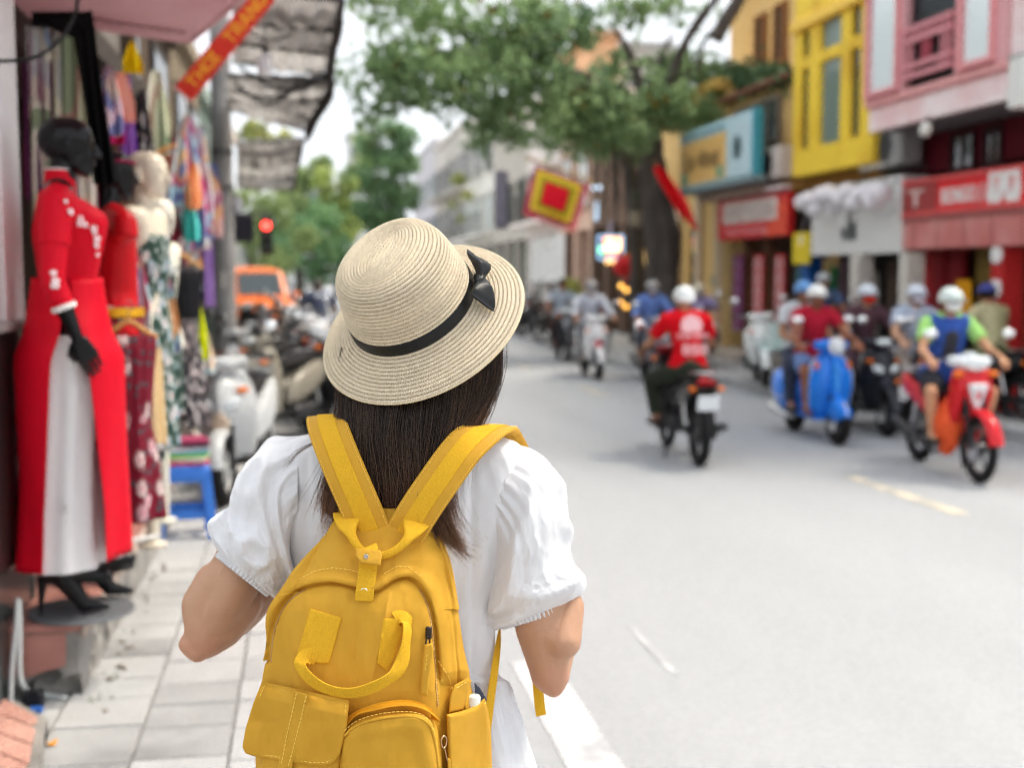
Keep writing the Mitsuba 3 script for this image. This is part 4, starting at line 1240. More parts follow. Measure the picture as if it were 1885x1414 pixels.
# rubble, dead leaf, weeds along the edge of the step
rub = []
for i in range(20):
    y = rng.uniform(4.7, 7.2)
    x = -.82 + .04 * (5 - y) * .5 + abs(rng.normal(0, .05))
    s = rng.uniform(.004, .016)
    m = ball((x, y, s * .4), (s, s * rng.uniform(.7, 1.3), s * .6), 1)
    m.vertices += fb(m.vertices, 60) .reshape(-1, 1) * .012
    rub.append(m)
rb_ = whole('rubble', cat(rub), flat((128, 120, 108), .95), 'small broken concrete crumbs along the foot of the red step', 'rubble', kind='stuff', smooth=False)
wd = []
for i in range(22):
    y = rng.choice([4.9, 5.2, 5.8, 6.4]) + rng.normal(0, .07)
    x = -.80 + rng.normal(0, .03) - (y - 5) * .03
    h, a = rng.uniform(.008, .03), rng.uniform(0, 6.28)
    d = np.array([math.cos(a), math.sin(a), 0])
    t = np.array([-d[1], d[0], 0]) * .004
    b = np.array([x, y, 0])
    wd.append(TM([b - t, b + t, b + d * h * .7 + [0, 0, h] + t * .2, b + d * h * .7 + [0, 0, h] - t * .2], [[0, 1, 2], [0, 2, 3]]))
whole('weeds', cat(wd), flat((70, 92, 44), .8), 'small green weeds growing at the foot of the red step', 'weeds', kind='stuff', smooth=False)
lf = onz(95, 1372, .004)
lm = ball((0, 0, 0), (.022, .014, .004), 2)
lm.vertices[:, 2] += .6 * lm.vertices[:, 0] ** 2 / .022
whole('fallen_leaf', moved(lm, rotm([0, 0, 1], 40, lf + [0, 0, .003])), flat((226, 150, 40), .7), 'single orange fallen leaf on the grey pavement slabs', 'leaf', smooth=True)
# ------------------------------------------------------------------ printed cloth
def floral(name, base, cols, scale, dens=.5, rough=.8):
    """Cloth printed with blossoms: uv in metres."""
    def fn(p, n, uv, base=base, cols=cols, sc=scale):
        d, e, w = voronoi(uv.x * sc, uv.y * sc)
        d2, e2, w2 = voronoi(uv.x * sc * 2.3 + 7, uv.y * sc * 2.3)
        pet = .30 + .10 * dr.sin(12 * noise(uv.x * sc * 3, uv.y * sc * 3) * 3)
        c = mi.Color3f(base)
        k2 = smoothstep(.32, .22, d2) * dr.select(w2 < dens, mi.Float(1), mi.Float(0))
        c = mix(c, cols[2], k2)
        k = smoothstep(pet + .06, pet - .06, d) * dr.select(w < dens + .12, mi.Float(1), mi.Float(0))
        f = dr.select(w < .3, mi.Float(1), mi.Float(0))
        c = mix(c, mix(cols[0], cols[1], f), k)
        return mix(c, cols[3], smoothstep(.14, .06, d) * k)
    return mat(name, proc(fn), rough, sheen=.3)


floral('print_burgundy', (.16, .008, .022), [(.62, .42, .45), (.70, .62, .60), (.05, .09, .10), (.45, .12, .16)], 9, .42)
floral('print_green', (.025, .06, .045), [(.72, .76, .76), (.45, .62, .70), (.60, .66, .62), (.55, .08, .10)], 13, .6)
floral('print_black', (.012, .012, .015), [(.60, .50, .50), (.68, .64, .63), (.42, .34, .36), (.20, .12, .13)], 20, .55)


def multi_fn(p, n, uv):
    """Patchy many-coloured scarf cloth: bands of strong colours along the length."""
    a = fbm(uv.x * 9, uv.y * 3.2, 2.0, 3) * 5 + uv.y * 3
    r = cell_rand(dr.floor(a * 2.2), dr.floor(uv.x * 7 + noise(uv.y * 5, 3) * 1.5), 2)
    c = mix((.82, .60, .68), (.45, .70, .78), smoothstep(.15, .2, r))
    c = mix(c, (.72, .62, .55), smoothstep(.32, .36, r))
    c = mix(c, (.55, .10, .22), smoothstep(.52, .55, r))
    c = mix(c, (.80, .52, .28), smoothstep(.66, .7, r))
    c = mix(c, (.20, .22, .45), smoothstep(.8, .83, r))
    return mix(c, (.72, .72, .72), smoothstep(.92, .94, r))


def curtain_fn(p, n, uv):
    a = noise(uv.x * 14, uv.y * 4, 1.0) * 3 + uv.y * 2.2
    r = cell_rand(dr.floor(a * 1.7), dr.floor(uv.x * 5), 5)
    c = mix((.62, .64, .46), (.80, .76, .64), smoothstep(.25, .3, r))
    c = mix(c, (.30, .42, .56), smoothstep(.48, .52, r))
    c = mix(c, (.30, .38, .24), smoothstep(.66, .70, r))
    return mix(c, (.50, .30, .24), smoothstep(.85, .88, r))


mat('scarf_multi', proc(multi_fn), .8, sheen=.3)
mat('curtain_print', proc(curtain_fn), .85)


def cloth(A, B, L, amp=.02, waves=5, taper=1.0, seed=0, thick=.003, n=48, k=30, out=(0, 0, 0), wob=.3, gather=1.0):
    """Cloth hanging L metres from the line A-B: folds along its length, its lower edge `taper` times as wide. Returns mesh, uv (metres)."""
    A, B = np.asarray(A, float), np.asarray(B, float)
    s = np.linspace(0, 1, n)
    ax = B - A
    W0 = np.linalg.norm(ax)
    ax = ax / (W0 + 1e-9)
    nr = np.cross(ax, [0, 0, -1.0])
    nr /= np.linalg.norm(nr) + 1e-9
    R, UVm = [], []
    for t in np.linspace(0, 1, k):
        w = W0 * (gather + (taper - gather) * min(1, t * 1.6) ** .8)
        q = np.stack([s * 3, s * 0 + t * 1.2, s * 0 + seed], -1)
        ph = 2 * np.pi * waves * s + 2.5 * meshkit.noise(q, seed) * 2
        d = amp * (.35 + .65 * t) * np.sin(ph) + amp * .8 * (meshkit.noise(q * [2, 1, 1] + 5, seed + 1) - .5) * 2
        c = (A + B) / 2 + np.array(out) * t ** 1.5
        base_ = c + (s - .5)[:, None] * ax * w + np.array([0, 0, -1]) * (L * t) * (1 + wob * .1 * np.sin(s * 5 + seed))[:, None]
        f, b = base_ + nr * (d + thick / 2)[:, None], base_ + nr * (d - thick / 2)[:, None]
        R.append(np.vstack([f, b[::-1]]))
        u = s * W0 * taper
        UVm.append(np.stack([np.r_[u, u[::-1]] + seed * 1.37, np.full(2 * n, L * t)], -1))
    m = loft(R)
    uv = np.vstack(UVm + [[[0, 0], [0, L]]])
    return m, uv


def hanger(o, ax, w=.40, col=(196, 148, 88)):
    """A wooden coat hanger at o, its arms along ax."""
    ax = unit(ax)
    o = np.asarray(o, float)
    arms = tube([o - ax * w / 2 - [0, 0, .075], o - ax * w * .22 - [0, 0, .03], o, o + ax * w * .22 - [0, 0, .03], o + ax * w / 2 - [0, 0, .075]], .012, 8, 24)
    bar = rod(o - ax * w * .43 - [0, 0, .07], o + ax * w * .43 - [0, 0, .07], .006)
    hook = tube([o, o + [0, 0, .035], o + ax * .02 + [0, 0, .06], o + ax * .012 + [0, 0, .09], o - ax * .012 + [0, 0, .088]], .0025, 6, 20)
    return cat([arms, bar]), hook
# ------------------------------------------------------------------ the left side: clothes shop on its red step
mat('granite_black', proc(lambda p, n, uv: mix((.012, .016, .015), (.03, .036, .034), noise(p.x * 300, p.y * 300, p.z * 300))), .06, spec=.9, coat=1.0)
mat('terracotta', proc(lambda p, n, uv: mix((.30, .11, .085), (.48, .24, .20), fbm(p.x * 9, p.y * 9, p.z * 9, 4))), .45, spec=.45, bump=proc(lambda p, n, uv: fbm(p.x * 60, p.y * 60, p.z * 60, 3), 1e-3), bscale=.002)
mat('old_concrete', proc(lambda p, n, uv: mix((.11, .105, .098), (.40, .38, .35), fbm(p.x * 9 + 2, p.y * 9, p.z * 9, 4)) * (.8 + .3 * noise(p.x * 160, p.y * 160, p.z * 160))), .92, bump=proc(lambda p, n, uv: fbm(p.x * 40, p.y * 40, p.z * 40, 3), 1e-3), bscale=.008)
mat('white_plaster', proc(lambda p, n, uv: mix((.68, .68, .67), (.84, .84, .83), fbm(p.x * 5, p.y * 5, p.z * 2.2, 4))), .6, spec=.35)
mat('grimy_wall', proc(lambda p, n, uv: mix((.10, .085, .07), (.26, .23, .20), fbm(p.x * 2.5, p.y * 2.5, p.z * 1.4, 4))), .9)
mat('silk_red', (.62, .003, .018), .5, spec=.12)
mat('gloss_black', (.005, .005, .006), .14, spec=.22, coat=.12)
mat('cream_gloss', (.70, .63, .50), .28, spec=.4)
mat('clay_paver', proc(lambda p, n, uv: mix((.52, .27, .21), (.70, .43, .35), fbm(p.x * 14, p.y * 14, 2, 3)) * (.9 + .2 * noise(p.x * 200, p.y * 200))), .85)
scene['tarp'] = {'type': 'principledthin', 'base_color': proc(lambda p, n, uv: mix((.30, .28, .27), (.74, .72, .70), smoothstep(.25, .65, fbm(p.x * 1.6, p.y * 2.6, 1.2, 4)))), 'roughness': .8, 'diff_trans': 1.2, 'eta': 1.3}
LS_Z = .30

# near pillar with its dark polished plinth
pil = thing('shop_pillar', 'white plastered shop pillar on dark polished stone plinth at left edge', 'pillar')
part(pil, 'shaft', b3(-1.75, -1.135, 3.9, 5.32, 1.46, 2.85, .006), 'white_plaster')
part(pil, 'corner_bead', b3(-1.133, -1.12, 5.0, 5.325, 1.46, 2.85, .004), 'white_plaster')
for z in (1.98, 2.48):
    part(pil, 'joint', b3(-1.136, -1.1325, 3.9, 5.0, z, z + .006), flat((120, 120, 116), .9))
part(pil, 'ledge', b3(-1.76, -1.095, 3.88, 5.36, 1.425, 1.46, .006), flat((150, 150, 146), .5))
part(pil, 'plinth_panel', b3(-1.75, -1.128, 3.9, 5.34, .0, 1.425, .004), 'granite_black')
part(pil, 'plinth_edge', b3(-1.126, -1.12, 5.315, 5.342, .0, 1.425, .001), flat((110, 120, 116), .3, metal=.6))
# building behind: floor slab, dark interior, ceiling, jambs
shop = thing('clothes_shop', 'dark open-fronted clothes shop behind the mannequins on the left', 'shop')
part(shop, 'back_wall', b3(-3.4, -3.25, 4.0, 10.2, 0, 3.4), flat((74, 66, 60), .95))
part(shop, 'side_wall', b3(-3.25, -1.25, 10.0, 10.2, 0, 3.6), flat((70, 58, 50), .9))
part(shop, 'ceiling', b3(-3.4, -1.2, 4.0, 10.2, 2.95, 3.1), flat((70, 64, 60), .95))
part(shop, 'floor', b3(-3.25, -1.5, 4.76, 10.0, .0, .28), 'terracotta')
part(shop, 'front_beam', b3(-1.6, -1.28, 4.76, 10.2, 2.70, 2.949, .01), flat((54, 44, 40), .8))
part(shop, 'jamb', b3(-1.5, -1.3, 8.0, 8.16, .28, 2.70, .01), flat((152, 146, 136), .8))
part(shop, 'jamb', b3(-1.5, -1.28, 9.85, 10.0, .28, 2.70, .01), flat((120, 84, 64), .7))
part(shop, 'upper_wall', b3(-1.9, -1.35, 4.0, 10.2, 3.1, 3.9), 'grimy_wall')
# the red step: broken front corner
st = thing('shop_step', 'dark red painted shop step with crumbling concrete front corner', 'step')
body = m3.Manifold.cube([.70, 3.3, LS_Z - .03]).translate([-1.58, 4.92, 0])
rs = np.random.default_rng(5)
for i in range(26):
    body = body - sph((rs.uniform(-1.10, -.86), 4.93 + rs.normal(0, .02), rs.uniform(0, .11)), rs.uniform(.03, .07)) if i < 14 else body - sph((-.88 + rs.normal(0, .012), rs.uniform(4.95, 6.4), rs.uniform(0, .14)), rs.uniform(.03, .06))
part(st, 'concrete_core', mm(body), 'old_concrete', 30)
part(st, 'tread', b3(-1.58, -.868, 4.905, 8.2, LS_Z - .03, LS_Z, .006), 'terracotta')
part(st, 'tread_edge', b3(-.866, -.850, 4.905, 8.2, LS_Z - .055, LS_Z - .004, .005), flat((176, 160, 148), .8))
fp = [(-1.57, .115), (-1.3, .10), (-1.18, .12), (-1.08, .095), (-1.0, .12), (-.93, .135), (-.925, .262), (-1.57, .262)]
part(st, 'riser_panel', extrude(fp, .012, np.array([[1, 0, 0, 0], [0, 0, -1, 4.925], [0, 1, 0, 0], [0, 0, 0, 1.0]])), 'terracotta')

# pale pipe, junction box at the foot of the pillar
pp_ = thing('drain_pipe', 'thin pale plastic pipe bending along the pavement beside the plinth', 'pipe')
part(pp_, 'pipe', tube([at(34, 1105, 4.62), at(36, 1180, 4.62), at(38, 1250, 4.62), at(50, 1272, 4.64), at(80, 1280, 4.72), at(122, 1287, 4.70)], .011, 10, 40), flat((205, 208, 206), .5), True)
part(pp_, 'pipe', tube([at(20, 1300, 4.55), at(22, 1230, 4.58), at(30, 1150, 4.6), at(33, 1102, 4.61)], .009, 8, 30), flat((190, 194, 194), .5), True)
jb = onz(62, 1305, 0)
whole('junction_box', cat([bx(jb + [0, 0, .035], (.075, .06, .07), .008), bx(jb + [.012, -.03, .075], (.03, .02, .02), .004)]), flat((34, 36, 40), .5), 'small black cable box with blue plug lying by the pale pipe', 'cable box')
whole('blue_plug', bx(jb + [.02, -.055, .012], (.05, .035, .022), .006), flat((46, 92, 168), .4), 'small blue plug on the ground under the black cable box', 'plug')
# ramp of ribbed clay pavers at the bottom left corner
rmp = thing('paver_ramp', 'low ramp of ribbed pink clay pavers with concrete rim in bottom corner', 'ramp')
ra = [onz(u, v, .05)[:2] for u, v in ((24, 1285), (88, 1322), (74, 1405), (30, 1470))]
ra = [np.array([-1.9, 4.62])] + ra + [np.array([-1.9, 3.2])]
core = Polygon(ra)
part(rmp, 'concrete_rim', extrude(list(core.exterior.coords)[:-1], .044), 'old_concrete')
inn = core.buffer(-.035)
n_p = 0
for i in range(-20, 20):
    for j in range(-20, 20):
        c0 = np.array([-1.35 + i * .062 * .7071 * 2 * .5, 4.1])
        u_, v_ = i * .105, j * .0525
        horizontal = (i + j) % 2
        cx_ = -1.3 + (u_ - v_) * .7071
        cy_ = 4.15 + (u_ + v_) * .7071
        q = shapely.affinity.rotate(shapely.box(cx_ - .046, cy_ - .0205, cx_ + .046, cy_ + .0205), 45) if True else None
        q = q.intersection(inn)
        if q.is_empty or q.area < .0006 or q.geom_type != 'Polygon':
            continue
        parts_ = [extrude(list(q.exterior.coords)[:-1], .008, rotm([0, 0, 1], 0, (0, 0, .0475)))]
        dv = np.array([.7071, .7071]) if horizontal else np.array([.7071, .7071])
        for k in range(-2, 3):
            ln = LineString([np.array([cx_, cy_]) + np.array([-.7071, .7071]) * k * .0095 - dv * .06, np.array([cx_, cy_]) + np.array([-.7071, .7071]) * k * .0095 + dv * .06]).buffer(.0026, cap_style=2).intersection(q)
            if not ln.is_empty and ln.geom_type == 'Polygon':
                parts_.append(extrude(list(ln.exterior.coords)[:-1], .004, rotm([0, 0, 1], 0, (0, 0, .0555))))
        part(rmp, 'paver', cat(parts_), 'clay_paver', False)

# loop of black cable by the pillar
whole('cable_loop', tube([at(-30, 113, 4.1), at(20, 111, 4.1), at(60, 106, 4.12), at(98, 84, 4.15), at(128, 48, 4.2), at(141, 12, 4.25), at(141, -40, 4.3), at(120, -90, 4.3)], .006, 8, 60), flat((14, 14, 15), .45), 'black cable looping down in front of the white pillar', 'cable', smooth=True)


# ---------------------------------------------------------------- mannequins
def standing(o, th, s):
    f = np.array([math.cos(th), math.sin(th), 0])
    r = np.array([math.sin(th), -math.cos(th), 0])
    return basis(r * s, f * s, np.array([0, 0, s]), o)


def mannequin(label, o, th, s, body_mat, arms=None, bust=False):
    J0 = pose_stand(arm=.05, step=.05)
    for q in J0:
        if q not in ('hf', 'hd_l', 'hd_r'):
            J0[q] = J0[q] + [0, 0, .10]
    if arms:
        J0.update({k_: np.array(v_, float) for k_, v_ in arms.items()})
    M = standing(o, th, s)
    J = put(J0, M)
    k = thing('mannequin', label, 'mannequin')
    HH, P = head_parts(J['head'], J['hf'], (0, 0, 1), s)
    bp = body_parts(J, s * .95, thin=.85)
    if bust:
        bp = bp[:2] + [hull_of((lerp(J['sh_' + q], J['neck'], .35), .05), (J['chest'], .08)) for q in 'lr'] + [bp[4], hull_of((J['pelvis'], .05), (M[:3, 3] + [0, 0, .02], .03)), disc(M[:3, 3] + [0, 0, .012], (0, 0, 1), .07, .02)]
    for q, sd in () if bust else (('l', 1), ('r', -1)):
        bp += hand_parts(J['wr_' + q], J['hd_' + q], M[:3, :3] @ np.array([(1 if q == 'l' else -1), 0, 0.0]), sd, .35, s)
    part(k, 'body', soft(union(bp + HH), .02, 4), body_mat, True)
    return k, J0, J, M, P


def panel(M, a0, a1, rows, folds=3, amp=.008, thick=.004, seed=0, n=44, open_=0):
    """Hanging cloth round part of the figure: rows (z, rx, ry, ox, oy), angles a0..a1 in degrees from the wearer's right towards the front."""
    R, UVm = [], []
    rows = np.array(rows, float)
    zz = np.linspace(rows[0, 0], rows[-1, 0], 46)
    PP = PchipInterpolator(-rows[:, 0], rows[:, 1:])(-zz)
    for z, (rx, ry, ox, oy) in zip(zz, PP):
        t = (rows[0, 0] - z) / (rows[0, 0] - rows[-1, 0])
        o0 = open_ * min(1, t * 1.25) ** .8
        a = np.radians(np.linspace(a0 + o0, a1 - o0, n))
        w = amp * t * np.sin(folds * 2 * np.pi * np.linspace(0, 1, n) + seed + t * 1.2) + .6 * amp * t * (meshkit.noise(np.stack([a * 3, a * 0 + t * 2.5, a * 0 + seed], -1), 1) - .5) * 2
        o_ = np.stack([(rx + w + thick) * np.cos(a) + ox, (ry + w + thick) * np.sin(a) + oy, a * 0 + z], -1)
        i_ = np.stack([(rx + w) * np.cos(a) + ox, (ry + w) * np.sin(a) + oy, a * 0 + z], -1)
        q = np.vstack([o_, i_[::-1]])
        R.append(q @ M[:3, :3].T + M[:3, 3])
        uu = (a - a[0]) * .2
        UVm.append(np.stack([np.r_[uu, uu[::-1]] + seed, np.full(2 * n, 2 - z)], -1))
    return loft(R), np.vstack(UVm + [[[0, 0], [0, 0]]])


s1_ = 1.085
o1 = at(121, 500, 4.86)
o1[2] = LS_Z + .025
arm1 = dict(sh_r=(.175, -.03, 1.46), el_r=(.245, -.05, 1.19), wr_r=(.25, .02, 1.0), hd_r=(-.1, .45, -.9), hip_l=(-.055, 0, .99), hip_r=(.055, 0, .99), kn_l=(-.066, .02, .58), kn_r=(.066, 0, .58), el_l=(-.24, .02, 1.17), wr_l=(-.23, .14, .98), hd_l=(.1, .4, -.9))
mq, J0, J, M, P = mannequin('glossy black mannequin in long red tunic dress and white trousers on round base', o1, math.radians(12), s1_, 'gloss_black', arm1)
base_c = o1 + [0, 0, -.025]
part(mq, 'base_plate', lathe([(.0002, 0), (.20, 0), (.203, .006), (.20, .014), (.06, .022), (.0002, .022)], 40, basis((1, 0, 0), (0, 1, 0), (0, 0, 1), base_c + [.02, 0, .001])), flat((120, 122, 126), .35, metal=.4))
sh = shirt_parts(J, s1_ * .93, .55, .008)[1:]
for x in (-.075, .075):
    sh.append(hull_of((J['chest'] + M[:3, :3] @ np.array([x, .085, .03]), .066), (J['chest'] + M[:3, :3] @ np.array([x, .02, .06]), .075), (J['spine'] + M[:3, :3] @ np.array([x * .6, .03, .04]), .07)))
for q in 'lr':
    shd, el, wr = J['sh_' + q], J['el_' + q], J['wr_' + q]
    sh += [hull_of((shd, .052), (lerp(shd, el, .5), .05), (el, .044)), m3.Manifold.batch_hull([sph(el, .044), disc(lerp(el, wr, .48), wr - el, .040)])]
tun = part(mq, 'tunic', soft(union(sh), .022, 6), 'silk_red', True)
nb = J['neck']
part(tun, 'collar', lathe([(.060, -.03), (.056, .05), (.052, .05), (.056, -.03)], 26, basis(M[:3, 0] / s1_, M[:3, 1] / s1_, (0, 0, 1), nb + [0, 0, .015])), 'silk_red', 50)
part(tun, 'collar_trim', tube([nb + [.0545 * math.cos(a), .0545 * math.sin(a), .066] for a in np.linspace(0, 6.28, 25)[:-1]], .004, 6, closed=True), flat((232, 226, 222), .7), True)
pf, uvf = panel(M, 0, 180, [(1.20, .112, .112, 0, .01), (1.12, .128, .125, 0, .005), (1.02, .172, .145, 0, 0), (.9, .20, .165, 0, .02), (.5, .205, .16, 0, .02), (.20, .21, .165, 0, .02)], 2, .012, seed=1, open_=27)
part(tun, 'front_panel', pf, 'silk_red', True)
pb_, uvb = panel(M, 184, 356, [(1.20, .112, .112, 0, .0), (1.12, .128, .125, 0, 0), (1.02, .172, .145, 0, 0), (.9, .20, .165, 0, -.02), (.5, .205, .16, 0, -.02), (.17, .215, .185, 0, -.02)], 2, .012, seed=4, open_=27)
part(tun, 'back_panel', pb_, 'silk_red', True)
part(tun, 'waist', mm(hull_of((J['pelvis'] + [0, 0, .09], .105), (J['spine'] + [0, 0, .02], .10), (J['hip_l'] + [0, 0, .13], .085), (J['hip_r'] + [0, 0, .13], .085)).refine_to_length(.03)), 'silk_red', True)
for q in 'lr':
    el, wr = J['el_' + q], J['wr_' + q]
    c = lerp(el, wr, .47)
    d = unit(wr - el)
    a_ = unit(np.cross(d, [.3, .2, .9]))
    part(tun, 'cuff', lathe([(.044, -.010), (.048, .0), (.044, .010), (.040, 0)], 22, basis(a_, np.cross(d, a_), d, c)), flat((232, 226, 222), .7), 50)
tr = []
for x, k_ in ((-1, 'l'), (1, 'r')):
    R = []
    for z, r, oy in ((.98, .085, 0), (.9, .095, .0), (.6, .090, -.02 * x), (.35, .096, -.035 * x), (.165, .112, -.045 * x)):
        a = np.arange(60) * 2 * np.pi / 60
        R.append(np.stack([x * .072 + (r + .006 * np.sin(a * 7 + x)) * np.cos(a), oy + (r * 1.12 + .006 * np.sin(a * 7 + x)) * np.sin(a), a * 0 + z], -1))
    R = CubicSpline(np.arange(5), np.array(R))(np.linspace(0, 4, 40))
    part(mq, 'trouser_leg', loft(R @ M[:3, :3].T + M[:3, 3], caps=False), flat((226, 224, 224), .85, sheen=.3), True)
for x, k_ in ((-1, 'l'), (1, 'r')):
    an, toe = J['an_' + k_], J['toe_' + k_]
    an = an + [0, 0, .0]
    fd = unit([*(M[:3, 1])[:2], 0])
    b0 = np.array([an[0], an[1], LS_Z + .03])
    bt_ = mm(union([hull_of((an + [0, 0, .14], .060), (an, .054)), hull_of((an - fd * .01, .052), (b0 + fd * .10 + [0, 0, .035], .03)), hull_of((b0 + fd * .10 + [0, 0, .03], .03), (b0 + fd * .185 + [0, 0, .012], .012)),
                    hull_of((an - fd * .045 - [0, 0, .02], .022), (b0 - fd * .058 + [0, 0, .006], .006))]))
    part(mq, 'boot', bt_, 'gloss_black', 60)
# white embroidery: small blossoms from the collar down the chest and on the sleeve
fl_ = []
rs = np.random.default_rng(8)


def blossom(c, n, r):
    n = unit(n)
    a = unit(np.cross(n, [.2, .3, .9]))
    b = np.cross(n, a)
    return [ball(c + (a * math.cos(t) + b * math.sin(t)) * r * .8, (r * .55,) * 3, 1, basis(a, b, n * .5)) for t in np.arange(5) * 1.2566] + [ball(c, (r * .4,) * 3, 1, basis(a, b, n * .4))]


bm = trimesh.load_mesh if False else None
tun_mesh = soft(union(sh), .022, 6)
prox = cKDTree(tun_mesh.vertices)
vn = tun_mesh.vertex_normals
for (u, v, r) in [(124, 372, .012), (132, 384, .013), (138, 392, .018), (147, 402, .014), (152, 410, .02), (160, 418, .014), (168, 424, .017), (175, 432, .013), (180, 440, .018), (183, 456, .014), (178, 452, .011), (184, 470, .012), (150, 415, .010), (98, 500, .016), (101, 514, .02), (97, 524, .015), (103, 527, .012)]:
    r_ = ray(u, v)
    ts = np.linspace(4.3, 5.6, 260)
    pts = EYE + r_ * (ts / (r_ @ HF))[:, None]
    dd, ii = prox.query(pts)
    k_ = int(np.argmax(dd < .018)) if (dd < .018).any() else int(np.argmin(dd))
    i_ = ii[k_]
    fl_ += blossom(tun_mesh.vertices[i_] + vn[i_] * .005, vn[i_], r * .62)
part(tun, 'embroidery', cat(fl_), flat((236, 214, 216), .8), True, kind='stuff')

o2 = at(204, 500, 5.6)
o2[2] = LS_Z
mq2, J0, J, M, P = mannequin('black mannequin in red satin blouse with gold belt behind the front one', o2, math.radians(28), 1.07, 'gloss_black', bust=True)
part(mq2, 'blouse', soft(union(shirt_parts(J, 1.0, .22, .004)), .03, 4), flat((190, 12, 24), .3, sheen=.4), True)
sk, uv = panel(M, 0, 359.9, [(1.12, .125, .11, 0, 0), (1.0, .15, .13, 0, 0), (.3, .15, .14, 0, 0)], 8, .014, seed=2)
part(mq2, 'skirt', sk, 'print_burgundy', True, uv=uv)
bl = part(mq2, 'belt', lathe([(.135, -.02), (.145, -.018), (.145, .018), (.135, .02)], 30, basis(M[:3, 0], M[:3, 1] * .9, (0, 0, 1), M[:3, 3] + np.array([0, 0, 1.17]))), flat((236, 178, 40), .3, metal=.4), 50)
part(mq2, 'headband', tube([P(.083 * math.cos(a), .10 * math.sin(a) - .006, .055) for a in np.linspace(0, 6.28, 25)[:-1]], .006, 6, closed=True), flat((150, 26, 70), .6), True)

o3 = at(268, 500, 6.05)
o3[2] = LS_Z
mq3, J0, J, M, P = mannequin('cream mannequin with bald head in green and white floral dress', o3, math.radians(-20), 1.09, 'cream_gloss', bust=True)
a3, uv = panel(M, 0, 359.9, [(1.40, .11, .095, 0, 0), (1.28, .115, .105, 0, 0), (1.14, .09, .085, 0, 0), (1.0, .11, .10, 0, 0), (.45, .12, .115, 0, 0)], 7, .015, seed=3)
part(mq3, 'floral_dress', a3, 'print_green', True, uv=uv)
o4 = at(290, 500, 6.75)
o4[2] = LS_Z - .02
mq4, J0, J, M, P = mannequin('ivory mannequin with bald head, second behind the cream one', o4, math.radians(-40), 1.0, flat((226, 222, 206), .3), bust=True)
a4, uv = panel(M, 0, 359.9, [(1.40, .11, .095, 0, 0), (1.14, .09, .085, 0, 0), (1.0, .11, .10, 0, 0), (.6, .115, .11, 0, 0)], 7, .015, seed=6)
part(mq4, 'floral_dress', a4, 'print_green', True, uv=uv)

# ---------------------------------------------------------------- clothes on hangers
ax = unit([.96, .28, 0])


def gown(label, o, mat_, w=.36, L=1.2, taper=1.5, waves=5, seed=0, out=(0, 0, 0), hang=True, bodice=None, cat_='dress', col=(196, 148, 88), ax=ax):
    """A dress on a hanger: o is the hanger's neck."""
    o = np.asarray(o, float)
    k = thing('hanging_dress', label, cat_)
    if hang:
        hm_, hk = hanger(o, ax, w * 1.05, col)
        h_ = part(k, 'hanger', hm_, flat(col, .5), 40)
        part(h_, 'hook', hk, flat((150, 148, 144), .3, metal=.9), True)
    yv = np.array([[0, 0, 0]])
    R, UVm = [], []
    a = np.arange(72) * 2 * np.pi / 72
    pr = np.array([(0.06, w * .5, .03), (.12, w * .5, .06), (.30, w * .42, .085), (.45, w * .36, .085), (.6, w * .46, .11), (L, w * .5 * taper, .11 * taper)])
    up_ = np.array([0, 0, 1.0])
    sd = np.cross(up_, ax)
    for z in np.linspace(.06, L, 44):
        rx, ry = np.interp(z, pr[:, 0], pr[:, 1]), np.interp(z, pr[:, 0], pr[:, 2])
        t = max(0, (z - .4) / (L - .4))
        f = .02 * t * np.sin(a * waves + seed + z * 1.5) + .003 * np.sin(a * 14 + seed)
        c = o + np.array(out) * t
        R.append(c + ax * ((rx + f) * np.cos(a))[:, None] + sd * ((ry + f) * np.sin(a))[:, None] - up_ * (z + (.05 * np.cos(a) ** 2 if z < .1 else 0) * 0)[..., None])
        UVm.append(np.stack([a * .2 + seed, np.full(72, z)], -1))
    part(k, 'cloth', loft(R), mat_, True, uv=np.vstack(UVm + [[[0, 0], [0, 0]]]))
    if bodice:
        part(k, 'bodice', loft([q + (q - q.mean(0)) * .03 for q in R[1:15]]), bodice, True)
    return k


gown('burgundy dress with pale blossoms hanging from a wooden hanger', at(236, 592, 5.45), 'print_burgundy', .23, .87, 1.1, 5, 1.0, ax=unit([.97, .2, 0]))
gown('black dress with small white blossoms and plain black bodice', at(335, 470, 7.0), 'print_black', .21, .96, 1.1, 5, 2.0, hang=True, bodice=flat((22, 22, 26), .8))
m_, uv_ = cloth(at(280, 640, 5.6), at(296, 640, 5.7), .44, .015, 2, 1.3, 3, out=(.01, 0, 0))
whole('beige_scarf', m_, flat((214, 186, 140), .85), 'plain beige cloth hanging beside the burgundy dress', 'scarf', smooth=True)
m_, uv_ = cloth(at(260, 475, 6.1), at(298, 475, 6.2), .98, .02, 4, 1.05, 5)
whole('hanging_dress', m_, 'print_green', 'dark green dress with white blossoms hanging before the cream mannequin', 'dress', smooth=True, uv=uv_)


def scarf(label, u, v, d, w, L, mat_, taper=1.4, seed=0, waves=2, amp=.03, out=(0, 0, 0), gather=.35):
    o = at(u, v, d)
    m_, uv_ = cloth(o - ax * w / 2, o + ax * w / 2, L, amp, waves, taper, seed, out=out, gather=gather)
    return whole('hanging_scarf', m_, mat_, label, 'scarf', smooth=True, uv=uv_)


